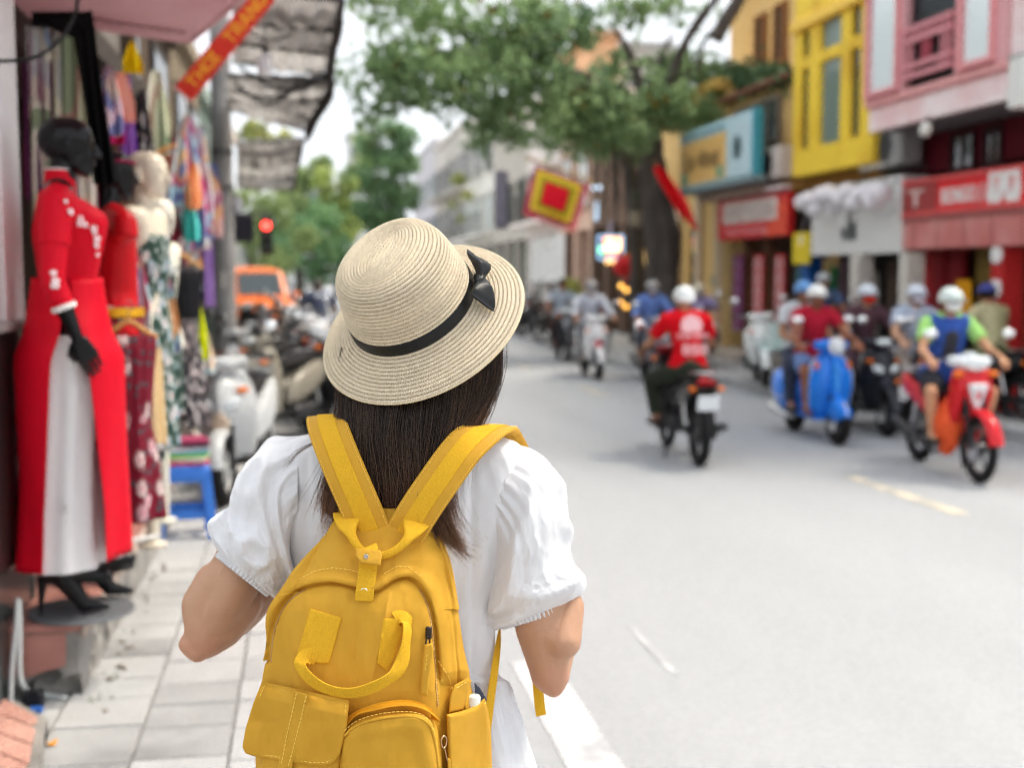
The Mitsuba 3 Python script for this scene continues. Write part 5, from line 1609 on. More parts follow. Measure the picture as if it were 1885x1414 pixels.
scarf('bright yellow scarf tied at the top of the scarf bunch', 243, 76, 6.2, .10, .15, flat((238, 214, 20), .8), 1.0, 1, gather=.2)
scarf('pink and orange scarf hanging under the yellow one', 222, 132, 6.2, .10, .24, flat((252, 214, 200), .8), 1.2, 2, gather=.4)
scarf('golden yellow scarf end beneath the pink and orange scarf', 214, 170, 6.25, .08, .12, flat((222, 178, 52), .8), 1.1, 3)
scarf('violet scarf hanging long and narrow beside the black drape', 232, 128, 6.3, .07, .56, flat((170, 120, 206), .8), 1.2, 4)
scarf('deep blue scarf end below the violet scarf', 240, 250, 6.35, .07, .28, flat((70, 76, 140), .8), 1.1, 5)
scarf('magenta scarf knot beside the violet scarf', 214, 218, 6.15, .09, .12, flat((222, 40, 120), .8), 1.0, 6)
scarf('many-coloured printed scarf hanging from a wooden hanger', 344, 215, 7.4, .17, .78, 'scarf_multi', 1.5, 7, 3, .035)
scarf('pale printed scarf hanging behind the many-coloured one', 328, 270, 7.6, .16, .62, 'scarf_multi', 1.2, 9, 3, .03)
scarf('turquoise scarf hanging at the foot of the printed scarves', 350, 372, 7.3, .10, .22, flat((84, 196, 188), .8), 1.1, 11)
scarf('orange scarf hanging at the right of the printed scarves', 356, 300, 7.25, .08, .26, flat((240, 172, 120), .8), 1.2, 12)
scarf('lime yellow scarf hanging lowest by the parked scooters', 368, 565, 7.9, .07, .34, flat((206, 214, 22), .8), 1.5, 13)
scarf('pale yellow scarf above the lime yellow scarf', 352, 470, 7.9, .08, .30, flat((232, 196, 70), .8), 1.1, 14)
scarf('lilac scarf hanging straight beside the grey pole', 384, 445, 9.0, .07, .46, flat((168, 130, 196), .8), 1.0, 15, amp=.012, gather=.9)
scarf('navy blue scarf hanging left of the lilac one', 372, 450, 9.1, .06, .40, flat((44, 48, 86), .8), 1.0, 16, amp=.012, gather=.9)
scarf('dark red scarf hanging behind the printed scarves', 296, 250, 7.8, .16, .6, flat((128, 20, 30), .8), 1.2, 17)
SC = [(306, 210, 7.9, .12, .7, 'scarf_multi', 'narrow printed scarf hanging at the back, left of the wooden hanger'), (366, 235, 7.7, .14, .66, 'scarf_multi', 'printed scarf hanging at the right end of the scarf rail'), (392, 300, 8.4, .10, .5, 'scarf_multi', 'short printed scarf in front of the grey pole'),
      (318, 380, 7.2, .12, .5, 'print_burgundy', 'wine red flowered scarf below the printed scarves'), (352, 400, 7.5, .10, .42, 'scarf_multi', 'low printed scarf above the lime yellow scarf'), (262, 165, 6.6, .09, .5, 'print_black', 'black and white lace strip hanging beside the violet scarf'), (200, 120, 6.0, .10, .32, 'scarf_multi', 'small printed scarf left of the yellow scarf'),
      (286, 130, 7.6, .14, .5, 'curtain_print', 'pale patterned shawl hanging high at the back'), (305, 505, 6.6, .10, .42, 'scarf_multi', 'printed scarf hanging behind the black flowered dress'), (376, 610, 8.6, .12, .3, 'scarf_multi', 'printed scarf hanging lowest beside the white scooter'), (256, 470, 5.9, .08, .35, 'scarf_multi', 'printed scarf end beside the red satin blouse'), (150, 262, 5.5, .10, .36, 'scarf_multi', 'printed scarf seen beside the black mannequin face')]
for i, (u, v, d, w, L, m_, lb) in enumerate(SC):
    scarf(lb, u, v, d, w, L, m_, 1.25, 30 + i, 3, .03)
hm_, hk = hanger(at(325, 268, 7.5), unit([.9, .4, 0]), .36)
hg = thing('coat_hanger', 'empty wooden coat hanger tilted among the printed scarves', 'coat hanger')
part(hg, 'bar', hm_, flat((200, 136, 70), .5), 40)
part(hg, 'hook', hk, flat((150, 148, 144), .3, metal=.9), True)
for u, v, w, L, m__, lb in ((92, 48, .20, .86, 'curtain_print', 'patterned green and blue cloth hanging at the back of the shop'), (128, 45, .18, .88, 'curtain_print', 'patterned cloth hanging second from the pillar'), (72, 110, .14, .60, flat((96, 36, 84), .8), 'dark purple cloth hanging next to the white pillar'), (74, 52, .10, .3, flat((150, 104, 128), .8), 'dusty pink cloth hanging above the purple one')):
    o = at(u, v, 5.5)
    m_, uv_ = cloth(o - [w / 2, 0, 0], o + [w / 2, 0, 0], L, .02, 4, 1.0, int(u))
    whole('hanging_cloth', m_, m__, lb, 'cloth', smooth=True, uv=uv_)
for u, v, w, L, c_, lb in ((158, 320, .10, .42, (222, 160, 60), 'yellow and orange cloth glimpsed beside the black mannequin head'), (176, 335, .08, .22, (214, 96, 30), 'orange cloth hanging between the two black mannequins'), (70, 262, .12, .25, (196, 60, 90), 'pink and blue cloth hanging low behind the mannequin shoulder'), (84, 300, .06, .1, (60, 90, 160), 'small blue cloth peeping out behind the mannequin neck')):
    o = at(u, v, 5.6)
    m_, uv_ = cloth(o - [w / 2, 0, 0], o + [w / 2, 0, 0], L, .02, 2, 1.1, int(u) + 3)
    whole('hanging_cloth', m_, flat(c_, .8), lb, 'cloth', smooth=True)
# black drape hanging from the canopy
dr_ = [at(u, v, d) for u, v, d in ((48, 38, 5.6), (165, 18, 5.6))]
R = []
for t in np.linspace(0, 1, 40):
    l = at(np.interp(t, [0, .1, .3, 1], [60, 138, 146, 176]), 40 + 300 * t, 5.36)
    r = at(np.interp(t, [0, .1, .3, 1], [172, 178, 186, 222]), 20 + 318 * t, 5.36)
    s = np.linspace(0, 1, 40)[:, None]
    q = l * (1 - s) + r * s + HF * (.03 * np.sin(s * 16 + t * 3) * (.3 + t) - .02)
    R.append(np.vstack([q, (q + HF * .004)[::-1]]))
whole('black_drape', loft(R), flat((14, 14, 15), .9), 'wide black cloth hanging down from the pink canopy', 'drape', smooth=True)
R = [np.vstack([at(u, np.array([20, 28, 40, 50]), 5.38), at(u, np.array([50, 40, 28, 20]), 5.42)]) for u in np.linspace(58, 150, 12)]
whole('black_valance', loft(R), flat((16, 16, 17), .9), 'black cloth strip under the canopy beside the white pillar', 'cloth', smooth=True)

# ---------------------------------------------------------------- canopies and what hangs from them
cn = thing('pink_canopy', 'pink sheet metal shop canopy seen from below at the top left', 'canopy')
zc = 2.86
c4 = [onz(178, 52, zc)[:2], onz(350, 77, zc)[:2], onz(452, -10, zc)[:2], np.array([-.05, 4.3]), np.array([-1.8, 4.3]), np.array([-1.8, 6.9])]
part(cn, 'soffit', extrude(c4, .05, rotm([0, 0, 1], 0, (0, 0, zc))), proc and mat('pink_metal', proc(lambda p, n, uv: mix((.56, .27, .31), (.70, .42, .45), fbm(p.x * 3, p.y * 3, 1, 3))), .5), False)
part(cn, 'fascia', tube([np.r_[q, zc + .02] for q in c4[:3]], .03, 6), flat((206, 160, 164), .5), 40)
part(cn, 'panel_joint', rod(np.r_[lerp(c4[0], c4[1], .0), zc - .006] + [0, -.3, 0], np.r_[lerp(c4[0], c4[1], 1.0), zc - .006] + [0, -.3, 0], .005, 6), flat((120, 70, 78), .6))
part(cn, 'label_plate', bx(at(372, 18, 6.0) + [0, 0, .0], (.06, .16, .012), .002, rz=.3), flat((196, 178, 120), .6))
bn = thing('red_banner', 'slanting red banner board with yellow characters under the awnings', 'banner')
A_, B_ = at(338, 172, 8.0), at(492, -14, 8.0)
dirb = unit(B_ - A_)
upb = unit(np.cross(dirb, -HF))
if upb[2] < 0:
    upb = -upb
nb_ = np.cross(dirb, upb)
if nb_ @ HF > 0:
    nb_ = -nb_
Lb = np.linalg.norm(B_ - A_)
part(bn, 'board', moved(bx((Lb / 2, 0, 0), (Lb, .135, .02), .004), basis(dirb, upb, nb_, A_)), flat((208, 54, 40), .6), 40)
part(bn, 'end_plate', moved(bx((-.008, 0, 0), (.015, .15, .03), .003), basis(dirb, upb, nb_, A_)), flat((214, 170, 160), .5), 40)
for i, ch in enumerate('THOI TRANG'):
    if ch != ' ':
        part(bn, 'letter', moved(meshkit.text_mesh(ch, .075, .004, True), basis(dirb, upb, nb_, A_ + dirb * (.06 + i * .073) - upb * .038 + nb_ * .0105)), flat((242, 168, 52), .6), False)
for name, q, dn, df_, lb in (('tarp_awning', ((428, -25), (630, -8), (602, 132), (428, 108)), 8.0, 10.5, 'nearest stained grey tarpaulin awning over the left pavement'),
                             ('tarp_awning', ((418, 136), (614, 142), (562, 236), (418, 196)), 10.8, 14.5, 'second stained grey tarpaulin awning with dark edge, further along'),
                             ('tarp_awning', ((436, 262), (558, 252), (540, 346), (436, 344)), 15.5, 22.0, 'tan awning farthest along the left pavement, above the parked scooters')):
    k = thing(name, lb, 'awning')
    P4 = [at(u, v, d) for (u, v), d in zip(q, (dn, dn, df_, df_))]
    R = []
    for t in np.linspace(0, 1, 22):
        l, r = lerp(P4[0], P4[3], t), lerp(P4[1], P4[2], t)
        s = np.linspace(0, 1, 30)[:, None]
        top = l * (1 - s) + r * s + np.array([0, 0, 1]) * (-.10 * np.sin(np.pi * s) * abs(math.sin(3 * math.pi * t)) + .02 * np.sin(s * 31 + t * 9))
        R.append(np.vstack([top, (top - [0, 0, .006])[::-1]]))
    part(k, 'sheet', loft(R), 'tarp', True)
    for t in (0, .36, .68, 1):
        l, r = lerp(P4[0], P4[3], t), lerp(P4[1], P4[2], t)
        part(k, 'frame_bar', rod(l - [0, 0, .02], r - [0, 0, .02], .018, 6), flat((44, 42, 42), .6))
    part(k, 'edge_bar', rod(P4[1] - [0, 0, .03], P4[2] - [0, 0, .03], .022, 6), flat((40, 38, 38), .6))
    rv = []
    for i in range(26):
        p0 = lerp(P4[1], P4[2], i / 25)
        rv.append(p0)
    m_, uv_ = cloth(P4[1] - [0, 0, .03], P4[2] - [0, 0, .03], .12 if 'tan' not in lb else .05, .02, 11, 1.0, 3, k=8, n=90)
    part(k, 'ragged_edge', m_, flat((62, 58, 56), .9), True)
for i, (a, b, sag) in enumerate((((440, 122, 10.3), (618, 128, 10.3), 40), ((430, 150, 10.6), (560, 138, 10.6), 46), ((430, 166, 10.8), (604, 118, 10.6), 34), ((440, 40, 8.6), (540, 60, 8.8), 22))):
    mid = ((a[0] + b[0]) / 2, (a[1] + b[1]) / 2 + sag, (a[2] + b[2]) / 2)
    whole('cable_bundle', tube([at(*a), at(*mid), at(*b)], .014 if i < 3 else .009, 7, 30), flat((34, 34, 36), .7), ('thick black cable bundle strung straight below the nearest awning', 'black cable bundle sagging in front of the second awning', 'second black cable bundle sagging under the second awning', 'thin black cable hanging under the nearest awning')[i], 'cable', smooth=True)
lp = thing('hanging_lamp', 'white hanging lamp bulb under the nearest tarpaulin awning', 'lamp')
lo = at(488, 118, 8.6)
part(lp, 'bulb', lathe([(.0002, -.085), (.03, -.08), (.05, -.05), (.053, .0), (.045, .05), (.025, .075), (.0002, .08)], 20, basis((1, 0, 0), (0, 1, 0), (0, 0, 1), lo)), flat((232, 228, 230), .3), True)
part(lp, 'socket', lathe([(.0002, .075), (.024, .075), (.022, .12), (.0002, .125)], 14, basis((1, 0, 0), (0, 1, 0), (0, 0, 1), lo)), flat((60, 58, 58), .5), 40)
part(lp, 'cord', rod(lo + [0, 0, .12], lo + [0, 0, .45], .005, 6), flat((40, 40, 40), .6))
for u, v, d, lb in ((437, 376, 13, 'small white lamp on the grey pole below the awnings'), (390, 330, 10, 'small pale lamp hanging by the grey wall')):
    o = at(u, v, d)
    k = thing('wall_lamp', lb, 'lamp')
    part(k, 'shade', lathe([(.0002, -.09), (.05, -.09), (.06, -.03), (.05, .06), (.02, .09), (.0002, .09)], 16, basis((1, 0, 0), (0, 1, 0), (0, 0, 1), o)), flat((214, 212, 216), .4), True)
    part(k, 'bracket', rod(o + [0, 0, .085], o + [-.25, 0, .16], .01, 6), flat((80, 78, 76), .5))

# utility pole
ub = at(413, 500, 14.6)
up_ = thing('utility_pole', 'round grey concrete utility pole by the left kerb', 'utility pole')
part(up_, 'shaft', lathe([(.13, -.02), (.125, 1.0), (.115, 4), (.105, 8.5), (.0002, 8.51)], 24, basis((1, 0, 0), (0, 1, 0), (0, 0, 1), (ub[0], ub[1], 0))), 'grimy_wall' if False else mat('pole_concrete', proc(lambda p, n, uv: mix((.17, .165, .16), (.42, .41, .40), fbm(p.x * 6, p.y * 6, p.z * 3, 4))), .9), 40)
for z in (2.6, 3.0):
    part(up_, 'steel_band', lathe([(.128, z), (.131, z + .01), (.131, z + .04), (.128, z + .05)], 20, basis((1, 0, 0), (0, 1, 0), (0, 0, 1), (ub[0], ub[1], 0))), flat((90, 90, 92), .4, metal=.8), 40)
part(up_, 'notice', bx((ub[0] + .03, ub[1] - .132, 1.55), (.14, .006, .2), 0), flat((196, 190, 184), .8))

# traffic light: dark head with the red lamp lit
tl = thing('traffic_light', 'black traffic light with its round red lamp lit above the scooters', 'traffic light')
to = at(490, 415, 34)
part(tl, 'housing', bx(to + [0, .12, -.28], (.34, .2, 1.0), .03), flat((34, 34, 38), .5), 40)
part(tl, 'arm', rod(to + [-2.6, .14, .30], to + [.1, .14, .30], .045, 8), flat((60, 62, 62), .5))
part(tl, 'post', rod((to[0] - 2.6, to[1] + .14, 0), to + [-2.6, .14, .6], .07, 10), flat((70, 72, 72), .5))
for i, z in enumerate((0, -.3, -.6)):
    m_ = ball(to + [0, .0, z], (.105, .05, .105), 2)
    k = part(tl, 'lens', m_, flat((60, 14, 10), .3) if i == 0 else flat((44, 52, 46), .3), True)
    if i == 0:
        scene[k]['emitter'] = {'type': 'area', 'radiance': rgb((1.5, .05, .035))}
        labels[k] = {'label': 'lit round red lamp'}
dk = thing('street_sign_back', 'dark rectangular sign box hanging beside the grey pole', 'sign')
do = at(448, 420, 14.9)
part(dk, 'box', bx(do, (.24, .08, .32), .01), flat((52, 50, 58), .6), 40)
part(dk, 'bracket', rod(do + [-.28, 0, .08], do + [-.10, 0, .08], .015, 6), flat((60, 60, 60), .5))

# ---------------------------------------------------------------- stool with folded cloths, boxes, bag
so = onz(341, 985, 0)
stl = thing('plastic_stool', 'bright blue plastic stool on the pavement carrying folded cloths', 'stool')
bp_ = 'stool_blue'
mat(bp_, (.035, .20, .72), .38, spec=.45)
Rz = rotm([0, 0, 1], 8, so)
part(stl, 'seat', moved(cat([bx((0, 0, .445), (.30, .27, .025), .012), bx((0, 0, .42), (.31, .28, .05), .010)]), Rz), bp_, 40)
for sx in (-1, 1):
    for sy in (-1, 1):
        leg = loft([[(sx * (.128 + .035 * (1 - t)) + a * (.026 + .006 * (1 - t)), sy * (.115 + .035 * (1 - t)) + b * (.024 + .006 * (1 - t)), .43 * t + .004) for a, b in ((-1, -1), (1, -1), (1, 1), (-1, 1))] for t in (0, .06, .5, 1)])
        part(stl, 'leg', moved(leg, Rz), bp_, 40)
for a, b, z in (((-.145, -.135), (.145, -.135), .15), ((-.145, .135), (.145, .135), .15), ((-.15, -.13), (-.15, .13), .15), ((.15, -.13), (.15, .13), .15)):
    c = ((a[0] + b[0]) / 2, (a[1] + b[1]) / 2, z)
    part(stl, 'rung', moved(bx(c, (abs(a[0] - b[0]) + .02, abs(a[1] - b[1]) + .02, .055), .008), Rz), bp_, 40)
for a, b in (((-.145, -.142), (.145, -.142)), ((-.152, -.13), (-.152, .13)), ((.152, -.13), (.152, .13))):
    c = ((a[0] + b[0]) / 2, (a[1] + b[1]) / 2, .385)
    part(stl, 'apron', moved(bx(c, (abs(a[0] - b[0]) + .012, abs(a[1] - b[1]) + .012, .06), .005), Rz), bp_, 40)
rs = np.random.default_rng(12)
for i, (c_, lb) in enumerate((((206, 60, 80), 'red'), ((226, 226, 220), 'white'), ((150, 206, 60), 'lime green'), ((60, 170, 190), 'turquoise'), ((222, 214, 220), 'pale lilac'), ((56, 44, 60), 'dark plum'), ((150, 60, 90), 'wine red'))):
    z = .459 + i * .022
    R = []
    for t in np.linspace(0, 1, 24):
        y = (t - .5) * .25
        prof_ = [(-.145, 0), (.13, 0), (.148, .005), (.15, .011), (.148, .017), (.13, .0215), (-.145, .0215)]
        R.append([(x + rs.normal(0, .001), y + .004 * math.sin(x * 40 + i), z + h + .002 * math.sin(y * 30 + x * 20 + i)) for x, h in prof_])
    m_ = moved(loft(R), rotm([0, 0, 1], 8 + rs.normal(0, 4), so))
    whole('folded_cloth', m_, flat(c_, .85), f'{lb} folded cloth in the stack on the blue stool', 'folded cloth', 'folded cloths on the stool', smooth=40)
bo = onz(300, 905, 0) + [0.0, .55, 0]
for i, (dx, z, s) in enumerate(((0, .0, (.36, .34, .34)), (.03, .341, (.32, .30, .30)))):
    k = thing('carton', ('brown cardboard carton standing on the pavement behind the stool', 'pale cardboard carton stacked on the brown one under the plastic bag')[i], 'carton')
    part(k, 'box', bx(bo + [dx, .1, z + s[2] / 2], s, .004, rz=.15 * (1 - i)), flat(((170, 138, 104), (206, 194, 180))[i], .85), False)
    part(k, 'tape', bx(bo + [dx, .1, z + s[2] + .001], (.05, s[1] * .98, .002), 0, rz=.15 * (1 - i)), flat((200, 180, 150), .3), False)
bg = ball((0, 0, 0), (.20, .17, .15), 4)
bg.vertices *= (1 + .5 * fb(bg.vertices, 7, 3)[:, None] + .25 * fb(bg.vertices, 18, 5)[:, None])
bg.vertices[:, 2] = np.maximum(bg.vertices[:, 2], -.12)
whole('plastic_bag', moved(bg, rotm([0, 0, 1], 0, bo + [.06, .1, .765])), flat((222, 224, 226), .25), 'crumpled white plastic bag lying on the stacked cartons', 'plastic bag', smooth=True)
whole('white_rod', rod(at(208, 1000, 5.75), at(292, 988, 5.95), .012, 8), flat((214, 214, 212), .5), 'white metal rod lying across the edge of the red step', 'rod')
whole('white_batten', moved(bx((0, 0, 0), (.012, .03, .17), .003), rotm([0, 1, 0], -24, at(163, 998, 5.15))), flat((214, 212, 206), .6), 'short white batten leaning on the red step behind the mannequin', 'batten')

# ---------------------------------------------------------------- the row of houses further along the left
rs = np.random.default_rng(33)
yy = 10.25
for i, (w, h, c_, lb) in enumerate(((5.5, 4.3, (86, 74, 64), 'weathered dark brown tube house behind the grey pole'), (4.6, 4.6, (134, 122, 104), 'brownish tube house, second after the clothes shop'), (5.0, 4.4, (134, 150, 142), 'grey green tube house, third after the clothes shop'), (6.0, 4.7, (188, 176, 168), 'pale pinkish tube house, fourth after the clothes shop'))):
    k = thing('tube_house', lb, 'house')
    x0 = -1.55 - .04 * i
    part(k, 'wall', b3(x0 - 6, x0, yy + .02, yy + w - .02, 2.7, h), flat(c_, .9), False)
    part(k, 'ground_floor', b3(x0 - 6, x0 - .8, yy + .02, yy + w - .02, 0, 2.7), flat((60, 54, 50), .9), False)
    for q in (yy + .16, yy + w - .16):
        part(k, 'pillar', b3(x0 - .3, x0 + .02, q - .13, q + .13, 0, 2.699, .01), flat(tuple(int(x * .8) for x in c_), .8), False)
    part(k, 'parapet', b3(x0 - .2, x0 + .12, yy + .02, yy + w - .02, h, h + .25, .02), flat(tuple(min(255, x + 20) for x in c_), .8), False)
    for fl0 in (2.85,):
        if 1:
            for yc in (yy + w * .28, yy + w * .72):
                wn = part(k, 'window', b3(x0 + .002, x0 + .05, yc - .62, yc + .62, fl0, fl0 + 1.2, .008), flat((60, 56, 52), .5), False)
                for dy in (-.3, .3):
                    part(wn, 'pane', b3(x0 + .05, x0 + .056, yc + dy - .25, yc + dy + .25, fl0 + .1, fl0 + 1.1), flat((46, 56, 58), .12), False)
    yy += w
# ------------------------------------------------------------------ the right side: shop houses, signs
XF = 8.2
mat('ochre_wall', proc(lambda p, n, uv: mix((.66, .42, .14), (.82, .60, .28), fbm(p.y * 1.5, p.z * 1.1, 3, 4))), .9)
mat('pink_wall', proc(lambda p, n, uv: mix((.80, .56, .55), (.87, .78, .77), smoothstep(.3, .7, fbm(p.y * 1.6, p.z * 2.2, 2, 4)))), .85)
mat('red_worn', proc(lambda p, n, uv: mix((.54, .13, .115), (.74, .36, .33), fbm(p.y * 2.5, p.z * 2.5, 4, 4))), .7)
mat('yellow_paint', proc(lambda p, n, uv: mix((.74, .46, .035), (.90, .63, .055), smoothstep(.2, .55, fbm(p.y * 2.2, p.z * 1.3, 6, 4)))), .55)
mat('pane_pale', (.72, .80, .80), .2, spec=.6)
mat('pane_dark', (.03, .045, .05), .06, spec=.9)


def yz(u, v, x=XF):
    p = onx(u, v, x)
    return float(p[1]), float(p[2])


def rect(u0, u1, v0, v1, x=XF):
    """(y0, y1, z0, z1) of what the photo shows between two columns and two rows (rows taken at the middle) on the plane x."""
    um = (u0 + u1) / 2
    return yz(u1, v1, x)[0], yz(u0, v1, x)[0], yz(um, v1, x)[1], yz(um, v0, x)[1]


def letters(parent, text, y_far, z, x, h, m_, width=None, depth=.012, bold=True, label=None):
    """Lettering on a sign that faces the street (-x), read from its far (left) end."""
    ms = meshkit.text_mesh(text, h, depth, bold)
    if width:
        w0 = ms.bounds[1][0] - ms.bounds[0][0]
        ms.apply_scale([width / w0, 1, 1])
    ms.apply_translation([-ms.bounds[0][0], 0, 0])
    return part(parent, 'lettering', moved(ms, basis((0, -1, 0), (0, 0, 1), (-1, 0, 0), (x, y_far, z))), m_, False, label=label)


def window(parent, y0, y1, z0, z1, x, frame, pane='pane_dark', bars=(0, 0), fw=.06, name='window', dep=.10):
    """Frame standing proud of the wall, glass panes between its bars."""
    k = part(parent, name, cat([b3(x - dep, x + .02, y0, y0 + fw, z0, z1), b3(x - dep, x + .02, y1 - fw, y1, z0, z1), b3(x - dep, x + .02, y0 + fw, y1 - fw, z0, z0 + fw), b3(x - dep, x + .02, y0 + fw, y1 - fw, z1 - fw, z1)]), frame, False)
    ny, nz = bars
    ys, zs = np.linspace(y0 + fw, y1 - fw, ny + 2), np.linspace(z0 + fw, z1 - fw, nz + 2)
    for i in range(ny + 1):
        for j in range(nz + 1):
            part(k, 'pane', b3(x - dep * .4, x - dep * .4 + .012, ys[i] + .02, ys[i + 1] - .02, zs[j] + .02, zs[j + 1] - .02), pane, False)
    if ny or nz:
        part(k, 'bar', cat([b3(x - dep * .8, x, y - .025, y + .025, z0 + fw, z1 - fw) for y in ys[1:-1]] + [b3(x - dep * .75, x - .004, y0 + fw, y1 - fw, z - .025, z + .025) for z in zs[1:-1]]), frame, False, kind='stuff')
    return k


# --- pink house at the right edge
yA, yB = yz(1885, 400)[0] - 2.2, yz(1662, 400)[0]
pk = thing('pink_shop_house', 'pink shop house with jutting upper floor and red fascia at the right', 'house')
xo = XF - .9                                             # the upper floor juts over the pavement
y0p, y1p, zb0, zb1 = rect(1602, 1878, 132, 236, xo)
y1p = yz(1600, 200, xo)[0]
y0p = yz(1852, 150, xo)[0]
zlow, zmid = 3.45, 3.76
part(pk, 'side_walls', cat([b3(XF + .02, XF + 7, yA, yB, 2.95, 9)]), flat((66, 22, 26), .8), False)
part(pk, 'upper_floor', b3(xo + .06, XF + .018, y0p, y1p, zmid + .02, 8.5), 'pink_wall', False)
part(pk, 'band', b3(xo, xo + .058, y0p - .02, y1p + .02, zlow, zmid, .02), 'pink_wall', False)
part(pk, 'band_moulding', b3(xo - .06, xo + .05, y0p - .04, y1p + .04, zmid + .002, zmid + .10, .02), flat((222, 160, 158), .7), False)
part(pk, 'floor_slab', b3(xo + .06, XF + .018, y0p, y1p, zlow + .02, zlow + .2), flat((92, 90, 92), .8), False)
zt = 7.5
cols = [yz(u, 60, xo)[0] for u in (1602, 1668, 1770, 1846)]
part(pk, 'recess', b3(xo + .052, xo + .058, cols[2] + .06, cols[1] - .06, zmid + .12, zt), flat((18, 30, 36), .3), False)
for i, (a, b) in enumerate(zip(cols[:-1], cols[1:])):
    if i != 1:
        window(pk, b + .05, a - .05, zmid + .12, zt, xo, flat((222, 150, 152), .7), 'pane_pale', (0, 0), .06)
for c in cols:
    part(pk, 'pilaster', b3(xo - .05, xo + .05, c - .06, c + .06, zmid + .103, zt, .01), flat((214, 162, 164), .7), False)
rl = part(pk, 'balcony_railing', cat([b3(xo - .10, xo - .04, cols[2] + .07, cols[1] - .07, z, z + .06) for z in (zmid + .20, zmid + .32, zmid + .62, zmid + .76)]), flat((206, 138, 144), .7), False)
for i in range(13):
    y = cols[2] + .12 + i * (cols[1] - cols[2] - .24) / 12
    if 3 <= i <= 9:
        part(rl, 'bar', b3(xo - .09, xo - .05, y - .012, y + .012, zmid + .66, zmid + .76), flat((206, 138, 144), .7), False)
    else:
        part(rl, 'bar', b3(xo - .09, xo - .05, y - .012, y + .012, zmid + .24, zmid + .76), flat((206, 138, 144), .7), False)
part(rl, 'panel', b3(xo - .085, xo - .055, cols[2] + .55, cols[1] - .55, zmid + .38, zmid + .60), flat((150, 62, 74), .7), False)
wr_ = thing('white_tank', 'white plastic box on the corner of the pink band near the right edge', 'box')
oy, oz = yz(1866, 160, xo)
part(wr_, 'box', b3(xo - .03, xo + .35, oy - .22, oy + .08, oz - .22, oz + .30, .02), flat((222, 222, 216), .6), 40)
part(wr_, 'lid', b3(xo - .04, xo + .36, oy - .23, oy + .09, oz + .302, oz + .33, .01), flat((196, 198, 194), .6), 40)
for u, v in ((1705, 236),):
    k = thing('spot_lamp', 'small white spot lamp under the pink upper floor', 'lamp')
    o = onx(u, v, xo - .02)
    part(k, 'head', lathe([(.0002, -.08), (.06, -.08), (.075, -.01), (.05, .07), (.0002, .08)], 18, basis((1, 0, 0), (0, .8, .6), (0, -.6, .8), o)), flat((232, 230, 222), .4), True)
    part(k, 'bracket', rod(o + [0, 0, .1], o + [.1, 0, .22], .02, 6), flat((70, 70, 70), .5))
# dark first-floor loggia behind the sign
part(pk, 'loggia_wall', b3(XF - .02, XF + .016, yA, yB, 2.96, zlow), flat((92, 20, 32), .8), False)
for u0, u1 in ((1755, 1800), (1815, 1850)):
    y0, y1, _, _ = rect(u0, u1, 240, 320)
    window(pk, y0, y1, 2.9, 3.40, XF - .02, flat((60, 24, 30), .6), 'pane_dark', (1, 0), .05, dep=.05)
# red fascia with rolled awning
xs_ = XF - .35
y0s, y1s, zs0, zs1 = yz(1885, 350, xs_)[0] - 1.6, yz(1661, 400, xs_)[0], 0, 0
zf0, zf1, zf2 = yz(1772, 455, xs_)[1], yz(1772, 395, xs_)[1], yz(1772, 318, xs_)[1]
fa = part(pk, 'fascia_board', b3(xs_, XF - .02, y0s, y1s, zf0, zf1 - .03, .01), 'red_worn', False, label='worn faded red rolled awning box')
part(fa, 'trim', b3(xs_ - .03, XF - .02, y0s, y1s, zf1 - .028, zf1 + .02, .008), flat((170, 104, 100), .6), False)
for i in range(7):
    y = y0s + (i + .5) * (y1s - y0s) / 7
    part(fa, 'seam', b3(xs_ - .006, xs_ - .001, y - .012, y + .012, zf0 + .02, zf1 - .06), flat((150, 70, 66), .7), False)
sg = thing('red_shop_sign', 'long red shop sign with white lettering over the right shop', 'sign')
part(sg, 'panel', b3(xs_ - .02, xs_ + .12, y0s, y1s, zf1 + .03, zf2, .01), flat((226, 44, 50), .5), False)
part(sg, 'frame', cat([b3(xs_ - .045, xs_ - .021, y0s, y1s, zf2 - .05, zf2), b3(xs_ - .045, xs_ - .021, y0s, y1s, zf1 + .03, zf1 + .08)]), flat((226, 92, 90), .5), False, kind='stuff')
hS = zf2 - zf1
part(sg, 'end_panel', b3(xs_ - .03, xs_ - .022, y1s - .95, y1s - .02, zf1 + .085, zf2 - .055), flat((162, 66, 64), .6), False)
white_ = flat((238, 236, 232), .6)
letters(sg, 'T', y1s - .22, zf1 + hS * .30, xs_ - .031, hS * .42, flat((216, 190, 184), .6), .42)
letters(sg, 'BONGO / ABEEO', y1s - 1.08, zf1 + hS * .30, xs_ - .022, hS * .36, white_, 1.75)
lg = [b3(xs_ - .034, xs_ - .022, y0s + 1.62 + a, y0s + 1.62 + b, zf1 + .10 + c * hS, zf1 + .10 + d * hS) for a, b, c, d in ((.02, .28, .56, .78), (.40, .66, .56, .78), (.02, .28, .0, .22), (.40, .66, .0, .22), (.24, .44, .20, .72), (.02, .12, .2, .6), (.56, .66, .2, .58))]
part(sg, 'emblem', cat([moved(m, np.eye(4)) for m in lg]), white_, False, kind='stuff', label='white block emblem at the near end of the sign')
